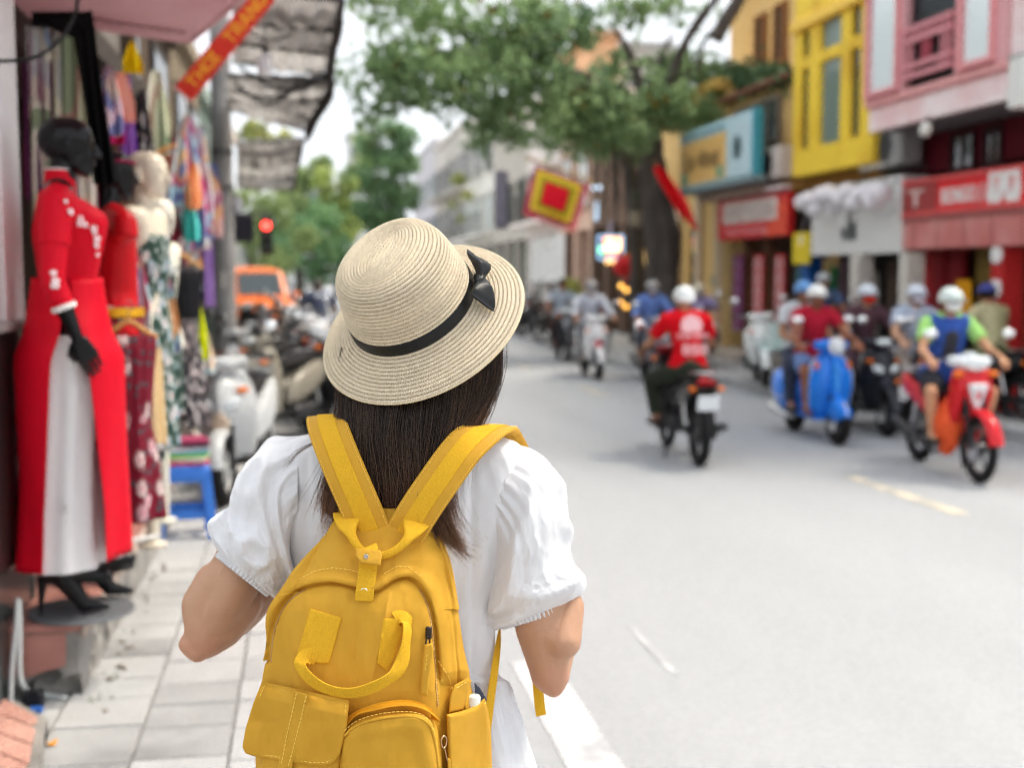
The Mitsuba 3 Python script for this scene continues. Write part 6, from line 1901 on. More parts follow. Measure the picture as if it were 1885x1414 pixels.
# ground floor of the pink house
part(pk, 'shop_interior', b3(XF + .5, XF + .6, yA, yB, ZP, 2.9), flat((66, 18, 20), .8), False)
part(pk, 'plinth', b3(XF - .1, XF + .6, yA, yB, ZP, ZP + .16, .01), flat((120, 60, 56), .8), False)
for u, c_ in ((1716, (150, 26, 34)), (1752, (120, 18, 26)), (1806, (116, 96, 40)), (1838, (96, 24, 24)), (1866, (178, 56, 44)), (1700, (196, 40, 46))):
    y = yz(u, 500)[0]
    part(pk, 'folding_door', b3(XF + .04, XF + .12, y - .20, y + .20, ZP + .162, 2.0, .01), flat(c_, .6), False)
k = part(pk, 'red_column', b3(XF - .3, XF - .04, yz(1879, 500)[0] - .12, yz(1879, 500)[0] + .14, ZP, zf0 - .01, .01), flat((186, 40, 40), .6), False)
for z in (1.85, 1.45):
    part(k, 'white_disc', lathe([(.0002, .0), (.115, 0), (.11, .02), (.0002, .025)], 22, basis((0, -1, 0), (0, 0, 1), (-1, 0, 0), (XF - .302, yz(1879, 500)[0], z))), white_, 40)
m_, uv_ = cloth((XF - .06, yz(1778, 500)[0] + .12, 1.55), (XF - .06, yz(1796, 500)[0] - .02, 1.55), .95, .02, 3, 1.1, 4)
whole('yellow_robe', m_, flat((226, 160, 24), .8), 'golden yellow cloth hanging at the shop front behind the masked rider', 'cloth', smooth=True)
# --- white-signed shop with the yellow bay window above
yC0, yC1 = yB + .02, yz(1456, 400)[0]
yw = thing('yellow_bay_house', 'narrow shop house with bright yellow bay window over a white sign', 'house')
part(yw, 'wall', b3(XF + .02, XF + 7, yC0, yC1, 2.9, 9), flat((196, 160, 96), .9), False)
xb = XF - .55
u0, u1 = 1458, 1606
yb1, yb0 = yz(1460, 200, xb)[0], yz(1606, 200, xb)[0]
zb = [yz(1530, v, xb)[1] for v in (312, 262, 106, 84, 30, -60)]
part(yw, 'bay_apron', b3(xb, XF + .018, yb0, yb1, zb[0], zb[1], .01), 'yellow_paint', False)
part(yw, 'bay_head', b3(xb, XF + .018, yb0, yb1, zb[4], zb[5], .01), 'yellow_paint', False)
part(yw, 'bay_cornice', b3(xb - .08, XF - .01, yb0 - .03, yb1 + .03, zb[4] - .001, zb[4] + .16, .02), flat((250, 206, 90), .6), False)
part(yw, 'bay_back', b3(XF - .3, XF + .016, yb0 + .05, yb1 - .05, zb[1], zb[4]), flat((88, 92, 84), .7), False)
wy = yb1 - yb0
edges = [0, .10, .21, .30, .345, .62, .69, .73, .85, 1.0]
for a, b in ((0, .10), (.21, .345), (.62, .73), (.85, 1.0)):
    part(yw, 'bay_post', b3(xb, xb + .14, yb1 - b * wy, yb1 - a * wy, zb[1] + .001, zb[4] - .001, .008), 'yellow_paint', False)
for a, b in ((.10, .21), (.345, .62), (.73, .85)):
    part(yw, 'bay_transom', b3(xb + .01, xb + .12, yb1 - b * wy, yb1 - a * wy, zb[2], zb[3], .006), 'yellow_paint', False)
    for z0, z1 in ((zb[1] + .02, zb[2]), (zb[3], zb[4] - .02)):
        part(yw, 'bay_pane', b3(xb + .07, xb + .082, yb1 - b * wy, yb1 - a * wy, z0, z1), 'pane_dark' if b - a < .2 else flat((120, 136, 128), .1), False)
for i, (z, c_) in enumerate(((zb[1] + .25, (206, 150, 110)), (zb[1] + .8, (196, 140, 100)), (zb[1] + 1.35, (90, 120, 90)))):
    part(yw, 'curtain_shape', b3(xb + .25, xb + .28, yb1 - .58 * wy, yb1 - .38 * wy, z, z + .4), flat(c_, .8), False)
xw = XF - .40
yw0, yw1 = yz(1658, 400, xw)[0], yz(1494, 400, xw)[0]
zw0, zw1 = yz(1576, 468, xw)[1], yz(1576, 335, xw)[1]
part(yw, 'dark_lintel', b3(XF - .35, XF + .018, yC0, yC1, zw1 + .02, zb[0] - .01), flat((120, 84, 34), .8), False)
ws = thing('white_shop_sign', 'tall white shop sign with dark lettering below the yellow bay window', 'sign')
part(ws, 'panel', b3(xw, xw + .12, yw0, yw1, zw0, zw1, .01), flat((224, 224, 220), .6), False)
part(ws, 'side_return', b3(xw + .12, XF - .02, yw0, yw0 + .05, zw0, zw1), flat((196, 196, 194), .7), False)
ym = yz(1563, 420, xw)[0]
letters(ws, 'valli', ym + .26, yz(1563, 441, xw)[1], xw - .001, .24, flat((44, 52, 56), .6), .52)
part(ws, 'stroke', moved(bx((0, 0, 0), (.012, .11, .62), .002), rotm([1, 0, 0], 8, (xw - .008, ym - .02, yz(1563, 402, xw)[1]))), flat((120, 126, 122), .6), False)
# rows of white round lamps on stalks over the sign
lk_ = thing('white_paper_lanterns', 'row of white round lanterns along the top of the white sign', 'lanterns')
rs = np.random.default_rng(6)
for i in range(13):
    u = 1478 + i * 11.8
    o = onx(u, 372 - (u - 1478) * .165 + rs.uniform(-7, 7) + (14 if i % 3 == 2 else 0), xw - .22 - rs.uniform(0, .14))
    r = rs.uniform(.12, .165)
    part(lk_, 'globe', ball(o, (r, r, r * .92), 2), flat((236, 232, 236), .5), True)
    part(lk_, 'stalk', rod(o, (XF - .38, o[1], o[2] + .2), .01, 5), flat((60, 60, 60), .6))
yb_ = thing('yellow_flag_banner', 'small yellow banner hanging left of the white sign', 'banner')
y0, y1, z0, z1 = rect(1461, 1491, 428, 486, xw)
part(yb_, 'cloth', b3(xw - .02, xw + .01, y0, y1, z0, z1, .004), flat((230, 206, 50), .7), False)
part(yb_, 'round_mark', lathe([(.0002, 0), (.09, 0), (.0002, .006)], 20, basis((0, -1, 0), (0, 0, 1), (-1, 0, 0), (xw - .021, (y0 + y1) / 2, z1 - .12))), flat((226, 214, 186), .7), 40)
part(yb_, 'rope', rod((xw, (y0 + y1) / 2, z1), (xw + .1, (y0 + y1) / 2, z1 + .45), .02, 6), flat((110, 106, 112), .7))
# its ground floor: white posts, dark goods inside
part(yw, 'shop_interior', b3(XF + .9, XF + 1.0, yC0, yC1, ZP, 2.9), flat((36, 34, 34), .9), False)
part(yw, 'side_partition', b3(XF + .04, XF + .9, yC0 - .06, yC0 + .0, ZP, 2.9), flat((120, 112, 104), .9), False)
for u, w in ((1584, .26), (1676, .24)):
    y = yz(u, 560, XF - .35)[0]
    part(yw, 'white_post', b3(XF - .47, XF - .22, y - w / 2, y + w / 2, ZP, zw0 - .01, .01), flat((212, 206, 196), .7), False)
y = yz(1503, 520)[0]
part(yw, 'blue_column', b3(XF - .2, XF + .02, y - .14, y + .16, ZP, zw0 - .01, .01), flat((28, 92, 170), .6), False)
for u, v0, v1, c_, lb in ((1535, 490, 545, (30, 130, 70), 'green garment hanging in the dark shop under the white sign'), (1525, 478, 500, (200, 176, 120), 'straw coloured bundle hanging at the top of the dark shop'), (1550, 480, 560, (110, 90, 96), 'grey pink garment hanging in the dark shop'), (1606, 500, 620, (150, 146, 136), 'grey cloth hanging behind the white post'), (1640, 480, 600, (112, 96, 84), 'brown cloth hanging between the white posts'), (1474, 492, 530, (120, 176, 190), 'pale blue and yellow poster cloth left of the blue column'), (1484, 530, 560, (206, 196, 70), 'yellow cloth below the pale blue poster cloth'), (1494, 492, 560, (210, 150, 176), 'pink cloth strip beside the blue column'), (1545, 560, 600, (150, 50, 50), 'dark red goods low in the dark shop')):
    y0, y1, z0, z1 = rect(u - 9, u + 9, v0, v1, XF + .3)
    m_, uv_ = cloth((XF + .3, y1, z1), (XF + .3, y0, z1), z1 - z0, .02, 3, 1.1, u)
    whole('hanging_garment', m_, flat(c_, .85), lb, 'garment', smooth=True)
k = thing('potted_hedge', 'low green plant box at the foot of the white post', 'plant')
y = yz(1605, 640)[0]
part(k, 'box', b3(XF - .3, XF + .1, y - .35, y + .35, ZP, .35, .02), flat((70, 70, 66), .8), False)
lv = []
for i in range(260):
    c = np.array([XF - .1 + rs.normal(0, .11), y + rs.uniform(-.36, .36), .42 + abs(rs.normal(0, .09))])
    a = unit(rs.normal(0, 1, 3)) * .05
    b = unit(np.cross(a, rs.normal(0, 1, 3))) * .022
    lv.append(TM([c - a, c + b, c + a, c - b], [[0, 1, 2], [0, 2, 3]]))
part(k, 'foliage', cat(lv), flat((72, 104, 44), .7), False, kind='stuff')
for i, (u, v, lb) in enumerate(((1622, 276, 'white air conditioner unit under the left end of the pink band'), (1654, 268, 'grey air conditioner unit beside the white one under the pink band'), (1433, 300, 'pale air conditioner unit on the dark balcony'))):
    k = thing('air_conditioner', lb, 'air conditioner')
    o = onx(u, v, XF - .28)
    part(k, 'case', bx(o, (.30, .78, .52), .02), flat(((216, 214, 206), (150, 150, 148), (220, 208, 200))[i], .6), 40)
    part(k, 'fan_grille', lathe([(.0002, 0), (.20, 0), (.21, .012), (.0002, .016)], 24, basis((0, -1, 0), (0, 0, 1), (-1, 0, 0), o + [-.151, .10, 0])), flat((64, 66, 68), .6), 40)
    part(k, 'bracket', cat([bx(o + [.06, y, -.29], (.42, .03, .04)) for y in (-.28, .28)]), flat((96, 96, 96), .5), False, kind='stuff')
# --- shop with the red sign and red door banners; balcony above
yD0, yD1 = yC1 + .02, yz(1338, 400)[0]
rd = thing('red_sign_house', 'shop house with dark balcony above a small red sign', 'house')
part(rd, 'wall', b3(XF + .02, XF + 7, yD0, yD1, 2.75, 4.9), flat((206, 168, 110), .9), False)
part(rd, 'roof_edge', b3(XF - .2, XF + 7, yD0, yD1, 4.902, 5.0, .02), flat((120, 80, 64), .8), False)
xq = XF - .6
zbal = yz(1420, 335, xq)[1]
bal = part(rd, 'balcony', b3(xq, XF + .018, yD0, yD1, zbal - .12, zbal), flat((150, 130, 116), .8), False)
ybs = np.linspace(yD0 + .05, yD1 - .05, 18)
for y in ybs:
    part(bal, 'baluster', b3(xq + .02, xq + .05, y - .012, y + .012, zbal, zbal + .9), flat((52, 52, 52), .6), False)
part(bal, 'rail', b3(xq, xq + .07, yD0, yD1, zbal + .9, zbal + .96, .01), flat((50, 52, 50), .6), False)
ORD = dict(zip((.25, .42, .5, .62, .7, .8), ('first', 'second', 'third', 'fourth', 'fifth', 'sixth')))
for a in (.25, .5, .7, .42, .8, .62):
    y = yD0 + a * (yD1 - yD0)
    k = thing('balcony_pot', f'{ORD[a]} flower pot from the near end of the balcony above the red sign', 'flower pot', 'flower pots on the balcony')
    part(k, 'pot', lathe([(.0002, 0), (.10, 0), (.14, .24), (.12, .24), (.0002, .2)], 18, basis((1, 0, 0), (0, 1, 0), (0, 0, 1), (xq + .25, y, zbal + .004))), flat((216, 208, 202), .7), 40)
    lv = []
    for i in range(120):
        c = np.array([xq + .25 + rs.normal(0, .12), y + rs.normal(0, .14), zbal + .3 + abs(rs.normal(0, .22))])
        a_ = unit(rs.normal(0, 1, 3)) * .07
        b_ = unit(np.cross(a_, rs.normal(0, 1, 3))) * .03
        lv.append(TM([c - a_, c + b_, c + a_, c - b_], [[0, 1, 2], [0, 2, 3]]))
    part(k, 'foliage', cat(lv), flat((86, 116, 74), .7), False, kind='stuff')
window(rd, yD0 + .5, yD1 - .6, zbal + .1, zbal + 1.6, XF + .02, flat((120, 110, 100), .6), 'pane_dark', (3, 1), .07)
k = part(rd, 'dark_hood', b3(XF - .75, XF + .016, yD0 + .02, yD1 - .02, yz(1390, 352)[1], yz(1390, 343)[1], .01), flat((96, 84, 84), .7), False)
rsn = thing('red_sign', 'small red shop sign with white name plate left of the white sign', 'sign')
xr = XF - .45
y0, y1 = yz(1450, 400, xr)[0], yz(1322, 400, xr)[0]
z0, z1 = yz(1386, 438, xr)[1], yz(1386, 362, xr)[1]
part(rsn, 'panel', b3(xr, xr + .12, y0, y1, z0, z1, .01), flat((204, 34, 40), .5), False)
hh = z1 - z0
part(rsn, 'name_plate', b3(xr - .012, xr - .002, y0 + .45, y1 - .3, z0 + hh * .40, z1 - hh * .08), flat((214, 204, 196), .6), False)
part(rsn, 'orange_corner', extrude([(0, 0), (1.0, 0), (1.0, .62), (.55, .5)], .006, basis((0, -1, 0), (0, 0, 1), (-1, 0, 0), (xr - .002, y0 + 1.02, z0 + .02))), flat((226, 74, 40), .5), False)
letters(rsn, 'VAI LUA', y1 - .38, z0 + hh * .47, xr - .0125, hh * .36, flat((176, 150, 146), .6), (y1 - y0) - .95, .004)
letters(rsn, 'thoi trang', y1 - .45, z0 + hh * .13, xr - .003, hh * .15, flat((226, 150, 150), .6), (y1 - y0) * .6, .006)
k = part(rd, 'porch_strip', b3(XF - .5, XF - .3, y0 + .1, y1 - .1, z1 + .04, z1 + .12, .01), flat((206, 190, 190), .5), False)
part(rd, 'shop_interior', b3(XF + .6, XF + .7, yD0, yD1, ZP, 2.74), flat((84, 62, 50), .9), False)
part(rd, 'doorstep', b3(XF - .5, XF + .6, yD0, yD1, ZP, ZP + .15, .02), flat((176, 164, 150), .8), False)
for u, lb in ((1358, 'dark red and violet door banner nearest the yellow wall'), (1395, 'red door banner with white marks, middle of the three'), (1434, 'red door banner with white marks nearest the yellow flag banner')):
    k = thing('door_banner', lb, 'banner')
    y0, y1, z0, z1 = rect(u - 9, u + 9, 468, 640, XF - .1)
    c_ = (196, 28, 34) if u > 1370 else (120, 34, 70)
    part(k, 'strip', b3(XF - .12, XF - .09, y0, y1, ZP + .16 if u == 1395 else .6, z1, .004), flat(c_, .6), False)
    for j in range(6):
        zc_ = z1 - .15 - j * .24
        part(k, 'mark', cat([b3(XF - .127, XF - .1205, y0 + .05, y1 - .05, zc_ - .09, zc_ - .05), b3(XF - .127, XF - .1205, y0 + .08, y0 + .14, zc_ - .049, zc_ + .06), b3(XF - .127, XF - .1205, y1 - .16, y1 - .08, zc_ - .049, zc_ + .06), b3(XF - .127, XF - .1205, y0 + .06, y1 - .06, zc_ + .061, zc_ + .09)]), flat((226, 200, 200) if u > 1370 else (150, 110, 160), .6), False, kind='stuff')
for u in (1376, 1414):
    y = yz(u, 500)[0]
    part(rd, 'timber_post', b3(XF - .05, XF + .12, y - .10, y + .10, ZP + .15, 2.74, .01), flat((112, 78, 56), .7), False)
# --- ochre house with the teal billboard
yE0, yE1 = yD1 + .02, yz(1240, 400)[0] + 2.5
oc = thing('ochre_house', 'ochre yellow house with pale pilasters behind the big tree', 'house')
part(oc, 'wall', b3(XF, XF + 7, yE0, yE1, ZP, 5.2), 'ochre_wall', False)
for u in (1252, 1290, 1327):
    y = yz(u, 500)[0]
    part(oc, 'pilaster', b3(XF - .10, XF - .002, y - .17, y + .17, ZP, 3.3, .01), flat((206, 186, 158), .8), False)
y = yz(1277, 500)[0]
window(oc, y - .25, y + .2, 1.2, 2.6, XF, flat((196, 150, 70), .7), 'pane_dark', (0, 2), .06, dep=.05)
part(oc, 'house_number', lathe([(.0002, 0), (.12, 0), (.0002, .01)], 20, basis((0, -1, 0), (0, 0, 1), (-1, 0, 0), (XF - .002, yz(1312, 518)[0], yz(1312, 518)[1]))), flat((70, 110, 96), .5), 40)
part(oc, 'cornice', b3(XF - .3, XF + 7, yE0, yE1, 5.202, 5.4, .02), flat((206, 168, 90), .8), False)
bb = thing('billboard', 'pale teal billboard with ochre panel and dark script beside the tree', 'billboard')
xbb = XF - .75
y0, y1 = yz(1384, 280, xbb)[0], yz(1252, 280, xbb)[0]
z0, z1 = yz(1325, 334, xbb)[1], yz(1325, 222, xbb)[1]
part(bb, 'panel', b3(xbb, xbb + .14, y0, y1, z0, z1, .01), flat((184, 220, 230), .6), False)
part(bb, 'side', b3(xbb - .004, xbb + .145, y0 - .14, y0 - .002, z0 - .02, z1 + .02, .01), flat((70, 156, 172), .6), False)
Wb, Hb = y1 - y0, z1 - z0
part(bb, 'ochre_panel', b3(xbb - .012, xbb - .002, y0 + Wb * .32, y1 - .06, z0 + .05, z1 - Hb * .2), flat((240, 194, 118), .6), False)
part(bb, 'pale_panel', b3(xbb - .012, xbb - .002, y0 + .05, y0 + Wb * .30, z0 + .05, z1 - .05), flat((196, 222, 230), .6), False)
letters(bb, 'Lin Nhat', y1 - .32, z0 + Hb * .30, xbb - .0125, Hb * .27, flat((70, 48, 32), .6), Wb * .52, .006)
letters(bb, 'com pho bun cha nem', y1 - .2, z1 - Hb * .15, xbb - .002, Hb * .08, flat((76, 120, 130), .6), Wb * .6, .006)
part(bb, 'emblem', lathe([(.0002, 0), (.22, 0), (.0002, .02)], 8, basis((0, -1, 0), (0, 0, 1), (-1, 0, 0), (xbb - .0125, y0 + Wb * .17, z0 + Hb * .48))), flat((60, 84, 88), .6), False)
for a in (.4, .92):
    part(bb, 'green_label', b3(xbb - .02, xbb - .0125, y0 + Wb * a - .2, y0 + Wb * a + .14, z0 + .08, z0 + .28), flat((110, 168, 140), .6), False)
part(bb, 'bottom_rail', b3(xbb - .05, xbb + .18, y0 - .2, y1 + .4, z0 - .12, z0 - .012, .01), flat((120, 140, 144), .5), False)
for y in (y0 + .6, y1 - .6):
    part(bb, 'support', rod((xbb + .1, y, z0 - .05), (XF + .0, y, z0 - .25), .03, 6), flat((80, 84, 86), .5))
# ochre upper house standing back, with its sloping roof edge
oh = thing('ochre_back_house', 'tall ochre house with sloping eaves standing behind the billboard', 'house')
xo2 = XF + 2.2
y0, y1 = yz(1462, 100, xo2)[0], yz(1352, 100, xo2)[0]
zt0, zt1 = yz(1462, 5, xo2)[1], yz(1352, 72, xo2)[1]
part(oh, 'wall', b3(xo2, xo2 + 5, y0 - 2, y1 + .3, 3.0, 8.6), 'ochre_wall', False)
part(oh, 'eaves', b3(xo2 - .6, xo2 + 5, y0 - 2.2, y1 + .5, 8.602, 8.8, .03), flat((104, 74, 62), .8), False)
part(oh, 'roof', extrude([(0, 0), (5.6, 0), (2.8, 1.4)], y1 - y0 + 2.6, basis((1, 0, 0), (0, 0, 1), (0, -1, 0), (xo2 - .6, y1 + .5, 8.801))), flat((150, 84, 64), .8), False)
for u in (1404, 1440):
    y = yz(u, 60, xo2)[0]
    window(oh, y - .35, y + .35, 6.2, 7.5, xo2, flat((150, 104, 60), .7), 'pane_dark', (1, 0), .07)
ivy = []
for i in range(2600):
    u, v = rs.uniform(1330, 1456), 148 + rs.normal(0, 13)
    c = onx(u, v, XF + .4 + rs.normal(0, .2))
    a_ = unit(rs.normal(0, 1, 3)) * rs.uniform(.06, .12)
    b_ = unit(np.cross(a_, rs.normal(0, 1, 3))) * .05
    ivy.append(TM([c - a_, c + b_, c + a_, c - b_], [[0, 1, 2], [0, 2, 3]]))
hk_ = thing('roof_terrace_shrubs', 'shrubs growing along the terrace edge of the ochre back house', 'shrubs', kind='stuff')
part(hk_, 'foliage', cat(ivy), flat((74, 98, 66), .7), False, kind='stuff')
yt0, yt1 = yz(1456, 190, xo2)[0], yz(1330, 190, xo2)[0]
part(oh, 'terrace_wall', b3(xo2 - .9, xo2 - .7, yt0, yt1, 4.9, yz(1395, 165, xo2)[1], .01), flat((214, 160, 96), .8), False)
# --- beyond the tree: cafe, white houses
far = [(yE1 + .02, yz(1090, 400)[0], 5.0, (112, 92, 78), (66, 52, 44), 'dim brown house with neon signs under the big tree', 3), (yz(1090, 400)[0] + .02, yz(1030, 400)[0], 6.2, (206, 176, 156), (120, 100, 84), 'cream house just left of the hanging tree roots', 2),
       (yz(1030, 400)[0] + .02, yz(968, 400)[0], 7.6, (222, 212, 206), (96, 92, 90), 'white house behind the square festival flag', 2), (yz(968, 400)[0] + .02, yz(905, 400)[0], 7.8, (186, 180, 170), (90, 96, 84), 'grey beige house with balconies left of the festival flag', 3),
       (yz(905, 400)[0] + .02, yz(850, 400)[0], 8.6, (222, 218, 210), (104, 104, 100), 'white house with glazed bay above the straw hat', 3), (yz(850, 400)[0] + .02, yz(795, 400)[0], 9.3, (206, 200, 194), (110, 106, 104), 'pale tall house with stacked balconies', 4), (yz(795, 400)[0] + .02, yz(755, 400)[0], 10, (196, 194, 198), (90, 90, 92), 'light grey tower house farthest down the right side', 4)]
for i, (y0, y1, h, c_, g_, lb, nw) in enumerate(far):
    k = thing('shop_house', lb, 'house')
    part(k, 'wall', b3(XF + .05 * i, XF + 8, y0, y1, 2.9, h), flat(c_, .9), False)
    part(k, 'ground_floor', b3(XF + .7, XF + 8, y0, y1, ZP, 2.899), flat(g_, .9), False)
    for y in np.linspace(y0 + .2, y1 - .2, nw + 1):
        part(k, 'pier', b3(XF + .05 * i - .05, XF + .4, y - .16, y + .16, ZP, 2.899, .01), flat(c_, .8), False)
    part(k, 'parapet', b3(XF + .05 * i - .15, XF + 2, y0, y1, h + .001, h + .3, .02), flat(tuple(min(255, x + 14) for x in c_), .8), False)
    fl = 3.5
    j = 0
    while fl + 1.7 < h:
        ws_ = np.linspace(y0, y1, nw + 1)
        for a, b in zip(ws_[:-1], ws_[1:]):
            m = (b - a) * .18
            window(k, a + m, b - m, fl, fl + 1.75, XF + .05 * i, flat(tuple(int(x * .8) for x in c_), .7), 'pane_pale' if (i + j) % 3 == 1 else 'pane_dark', (1, 0), .08)
        if (i + j) % 2 == 0:
            bl = part(k, 'balcony', b3(XF + .05 * i - .75, XF + .05 * i - .002, y0 + .1, y1 - .1, fl - .25, fl - .12, .01), flat(tuple(min(255, x + 10) for x in c_), .8), False)
            for y in np.linspace(y0 + .15, y1 - .15, 14):
                part(bl, 'baluster', b3(XF + .05 * i - .74, XF + .05 * i - .71, y - .02, y + .02, fl - .12, fl + .75), flat((70, 72, 70), .6), False)
            part(bl, 'rail', b3(XF + .05 * i - .75, XF + .05 * i - .70, y0 + .1, y1 - .1, fl + .75, fl + .81), flat((70, 72, 70), .6), False)
        fl += 2.7
        j += 1
# pale shutter wall and dark tall sign in the gap left of the flag
k = thing('roller_shutter', 'pale grey roller shutter front under the festival flag', 'shutter')
y0, y1, z0, z1 = rect(978, 1040, 428, 500, XF - .1)
for i in range(14):
    part(k, 'slat', b3(XF - .12, XF - .09, y0, y1, 1.3 + i * .11, 1.3 + i * .11 + .102, .008), flat((214, 214, 210), .6), False)
k = thing('vertical_sign', 'tall dark grey vertical sign with pale characters above the hat brim', 'sign')
y0, y1, z0, z1 = rect(922, 923, 315, 420, XF - .7)
y0, y1 = y0 - .06, y0 + .06
part(k, 'box', b3(XF - .95, XF - .45, y0, y1, z0, z1, .02), flat((92, 88, 104), .6), False)
for i in range(7):
    zc_ = z1 - .25 - i * (z1 - z0 - .3) / 7
    part(k, 'character', cat([b3(XF - .95 + .5 * a, XF - .95 + .5 * b, y0 - .012, y0 - .001, zc_ - .1 + c, zc_ - .1 + d) for a, b, c, d in ((.25, .75, .0, .04), (.25, .75, .12, .16), (.42, .56, .04, .12))]), flat((176, 170, 182), .6), False, kind='stuff')
# neon cafe signs
ne = thing('neon_sign', 'bright glowing neon sign box under the tree', 'sign')
o = at(1124, 455, 30)
neon = lambda k, c: scene[k].update(emitter={'type': 'area', 'radiance': rgb(np.array(c) * .17)})
part(ne, 'box', bx(o + [0, .08, 0], (.62, .12, .56), .04), flat((70, 84, 104), .5), 40)
part(ne, 'post', rod(o + [0, .1, .28], o + [.05, .1, .62], .06, 8), flat((150, 150, 170), .5))
for dx, dz, w, h, c in ((.04, .03, .34, .24, (3.2, 2.3, .9)), (-.02, .20, .30, .07, (2.6, .9, .3)), (-.22, -.06, .13, .15, (.3, 2.0, .8)), (.20, .08, .1, .3, (2.6, 1.0, .25)), (-.1, .1, .14, .12, (2.0, .35, .5)), (.03, -.16, .28, .06, (2.0, .5, .6))):
    neon(part(ne, 'neon_patch', bx(o + [dx, -.01, dz], (w, .02, h), .004), flat((200, 190, 170), .5), False), c)
for a, b in (((-.30, -.27), (.30, -.27)), ((-.30, .27), (.30, .27)), ((-.30, -.27), (-.30, .27)), ((.30, -.27), (.30, .27))):
    neon(part(ne, 'neon_tube', rod(o + [a[0], -.02, a[1]], o + [b[0], -.02, b[1]], .014, 6), flat((150, 190, 230), .5)), (.5, .9, 1.4))
for i, (u, v, c, n_, lb) in enumerate(((1128, 481, (1.6, .9, .25), 3, 'row of small warm bulbs under the neon sign box'), (1148, 526, (2.2, 1.1, .15), 2, 'pair of amber bulbs left of the red and green light strip'), (1148, 557, (2.0, .9, .1), 2, 'amber bulb below the pair of amber bulbs'), (1170, 528, (1.8, .25, .3), 5, 'pinkish red upper half of the vertical light strip'), (1170, 562, (.15, 1.7, .55), 8, 'green lower half of the vertical light strip'), (1098, 345, (.5, .8, 1.1), 2, 'pale blue small bulbs hanging right of the festival flag'), (1098, 388, (.4, .7, 1.0), 4, 'lower string of pale blue bulbs hanging right of the festival flag'), (1172, 487, (1.2, 1.1, .7), 2, 'two pale bulbs beside the red lantern'))):
    k = thing('light_string', lb, 'lights')
    vert = i in (3, 4, 6)
    for j in range(n_):
        o = at(u + (0 if vert else (j - (n_ - 1) / 2) * 10), v + ((j - (n_ - 1) / 2) * (5 if i != 6 else 9) if vert else 0) + (j * 8 if i in (1, 2) else 0), 29.5)
        neon(part(k, 'bulb', ball(o, .055 if i != 0 else .06, 1), flat((220, 200, 170), .5), True), c)
k = thing('red_lantern', 'round red lantern hanging beside the tree trunk', 'lantern')
o = at(1152, 490, 29.2)
part(k, 'shade', ball(o, (.30, .30, .26), 3), flat((206, 40, 44), .6), True)
part(k, 'cap', lathe([(.0002, .25), (.09, .25), (.09, .30), (.0002, .31)], 16, basis((1, 0, 0), (0, 1, 0), (0, 0, 1), o)), flat((190, 150, 60), .5), 40)
part(k, 'tassel', lathe([(.0002, -.5), (.03, -.5), (.02, -.26), (.0002, -.25)], 10, basis((1, 0, 0), (0, 1, 0), (0, 0, 1), o)), flat((200, 50, 50), .7), 40)
k = thing('hanging_board', 'cream board sign hanging in front of the dark trunk', 'sign')
o = at(1174, 402, 26.5)
part(k, 'board', bx(o, (.34, .04, .32), .01), flat((196, 188, 168), .7), False)
part(k, 'upper_board', bx(o + [.0, .01, .44], (.30, .04, .36), .01), flat((110, 112, 104), .7), False)
part(k, 'cord', rod(o + [0, 0, .16], o + [0, 0, 1.0], .01, 5), flat((70, 66, 60), .7))

# --- flags
fg = thing('festival_flag', 'square five-coloured festival flag with red fringe hanging over the road', 'flag')
FQ = [np.array(q, float) for q in ((985, 303), (1079, 338), (1054, 418), (968, 388))]   # corners: top left, top right, bottom right, bottom left


def flag_pt(a, b, lift=0.0):
    q = FQ[0] * (1 - a) * (1 - b) + FQ[1] * a * (1 - b) + FQ[2] * a * b + FQ[3] * (1 - a) * b
    return at(q[0], q[1], 19.0 - .12 * math.sin(a * 4 + b * 2) * b - lift - .5 * a)


def flag_ring(r0, r1, col, name, lift):
    n = 24
    front = [[flag_pt(a, b, lift) for a in np.linspace(r0, 1 - r0, n)] for b in np.linspace(r0, 1 - r0, n)]
    g = np.array(front)
    R = [np.vstack([row, (row + HF * .006)[::-1]]) for row in g]
    return part(fg, name, loft(R), flat(col, .8), True)


flag_ring(.0, 1, (150, 26, 96), 'magenta_border', .0)
flag_ring(.06, 1, (240, 196, 60), 'yellow_band', .008)
flag_ring(.15, 1, (176, 164, 40), 'olive_band', .016)
flag_ring(.235, 1, (120, 110, 40), 'dark_band', .024)
flag_ring(.255, 1, (226, 24, 44), 'red_centre', .032)
fr_ = []
for side_ in range(4):
    for i in range(22):
        t0, t1 = i / 22, (i + 1) / 22
        P_ = {0: lambda t: (t, 1.0), 1: lambda t: (1.0, t), 2: lambda t: (0.0, t)}.get(side_)
        if P_ is None or (side_ == 2 and t0 < .3):
            continue
        p0, p1 = flag_pt(*P_(t0)), flag_pt(*P_(t1))
        tip = (p0 + p1) / 2 + ((p1 - flag_pt(*[x * .8 + .1 for x in P_(t1)])) * .8) + [0, 0, -.05]
        fr_.append(TM([p0, p1, tip, p0 + HF * .006, p1 + HF * .006, tip + HF * .006], [[0, 1, 2], [3, 5, 4], [0, 2, 5], [0, 5, 3], [1, 4, 5], [1, 5, 2]]))
part(fg, 'fringe', cat(fr_), flat((232, 56, 62), .8), False, kind='stuff')
pA, pB = flag_pt(0, -.08), flag_pt(1, -.08)
dp = unit(pB - pA)
part(fg, 'pole', rod(pA - dp * .2, pB + dp * .12, .022, 8), flat((150, 120, 60), .6))
rf = thing('red_flag', 'plain red flag drooping in a narrow fold in front of the tree', 'flag')
R = []
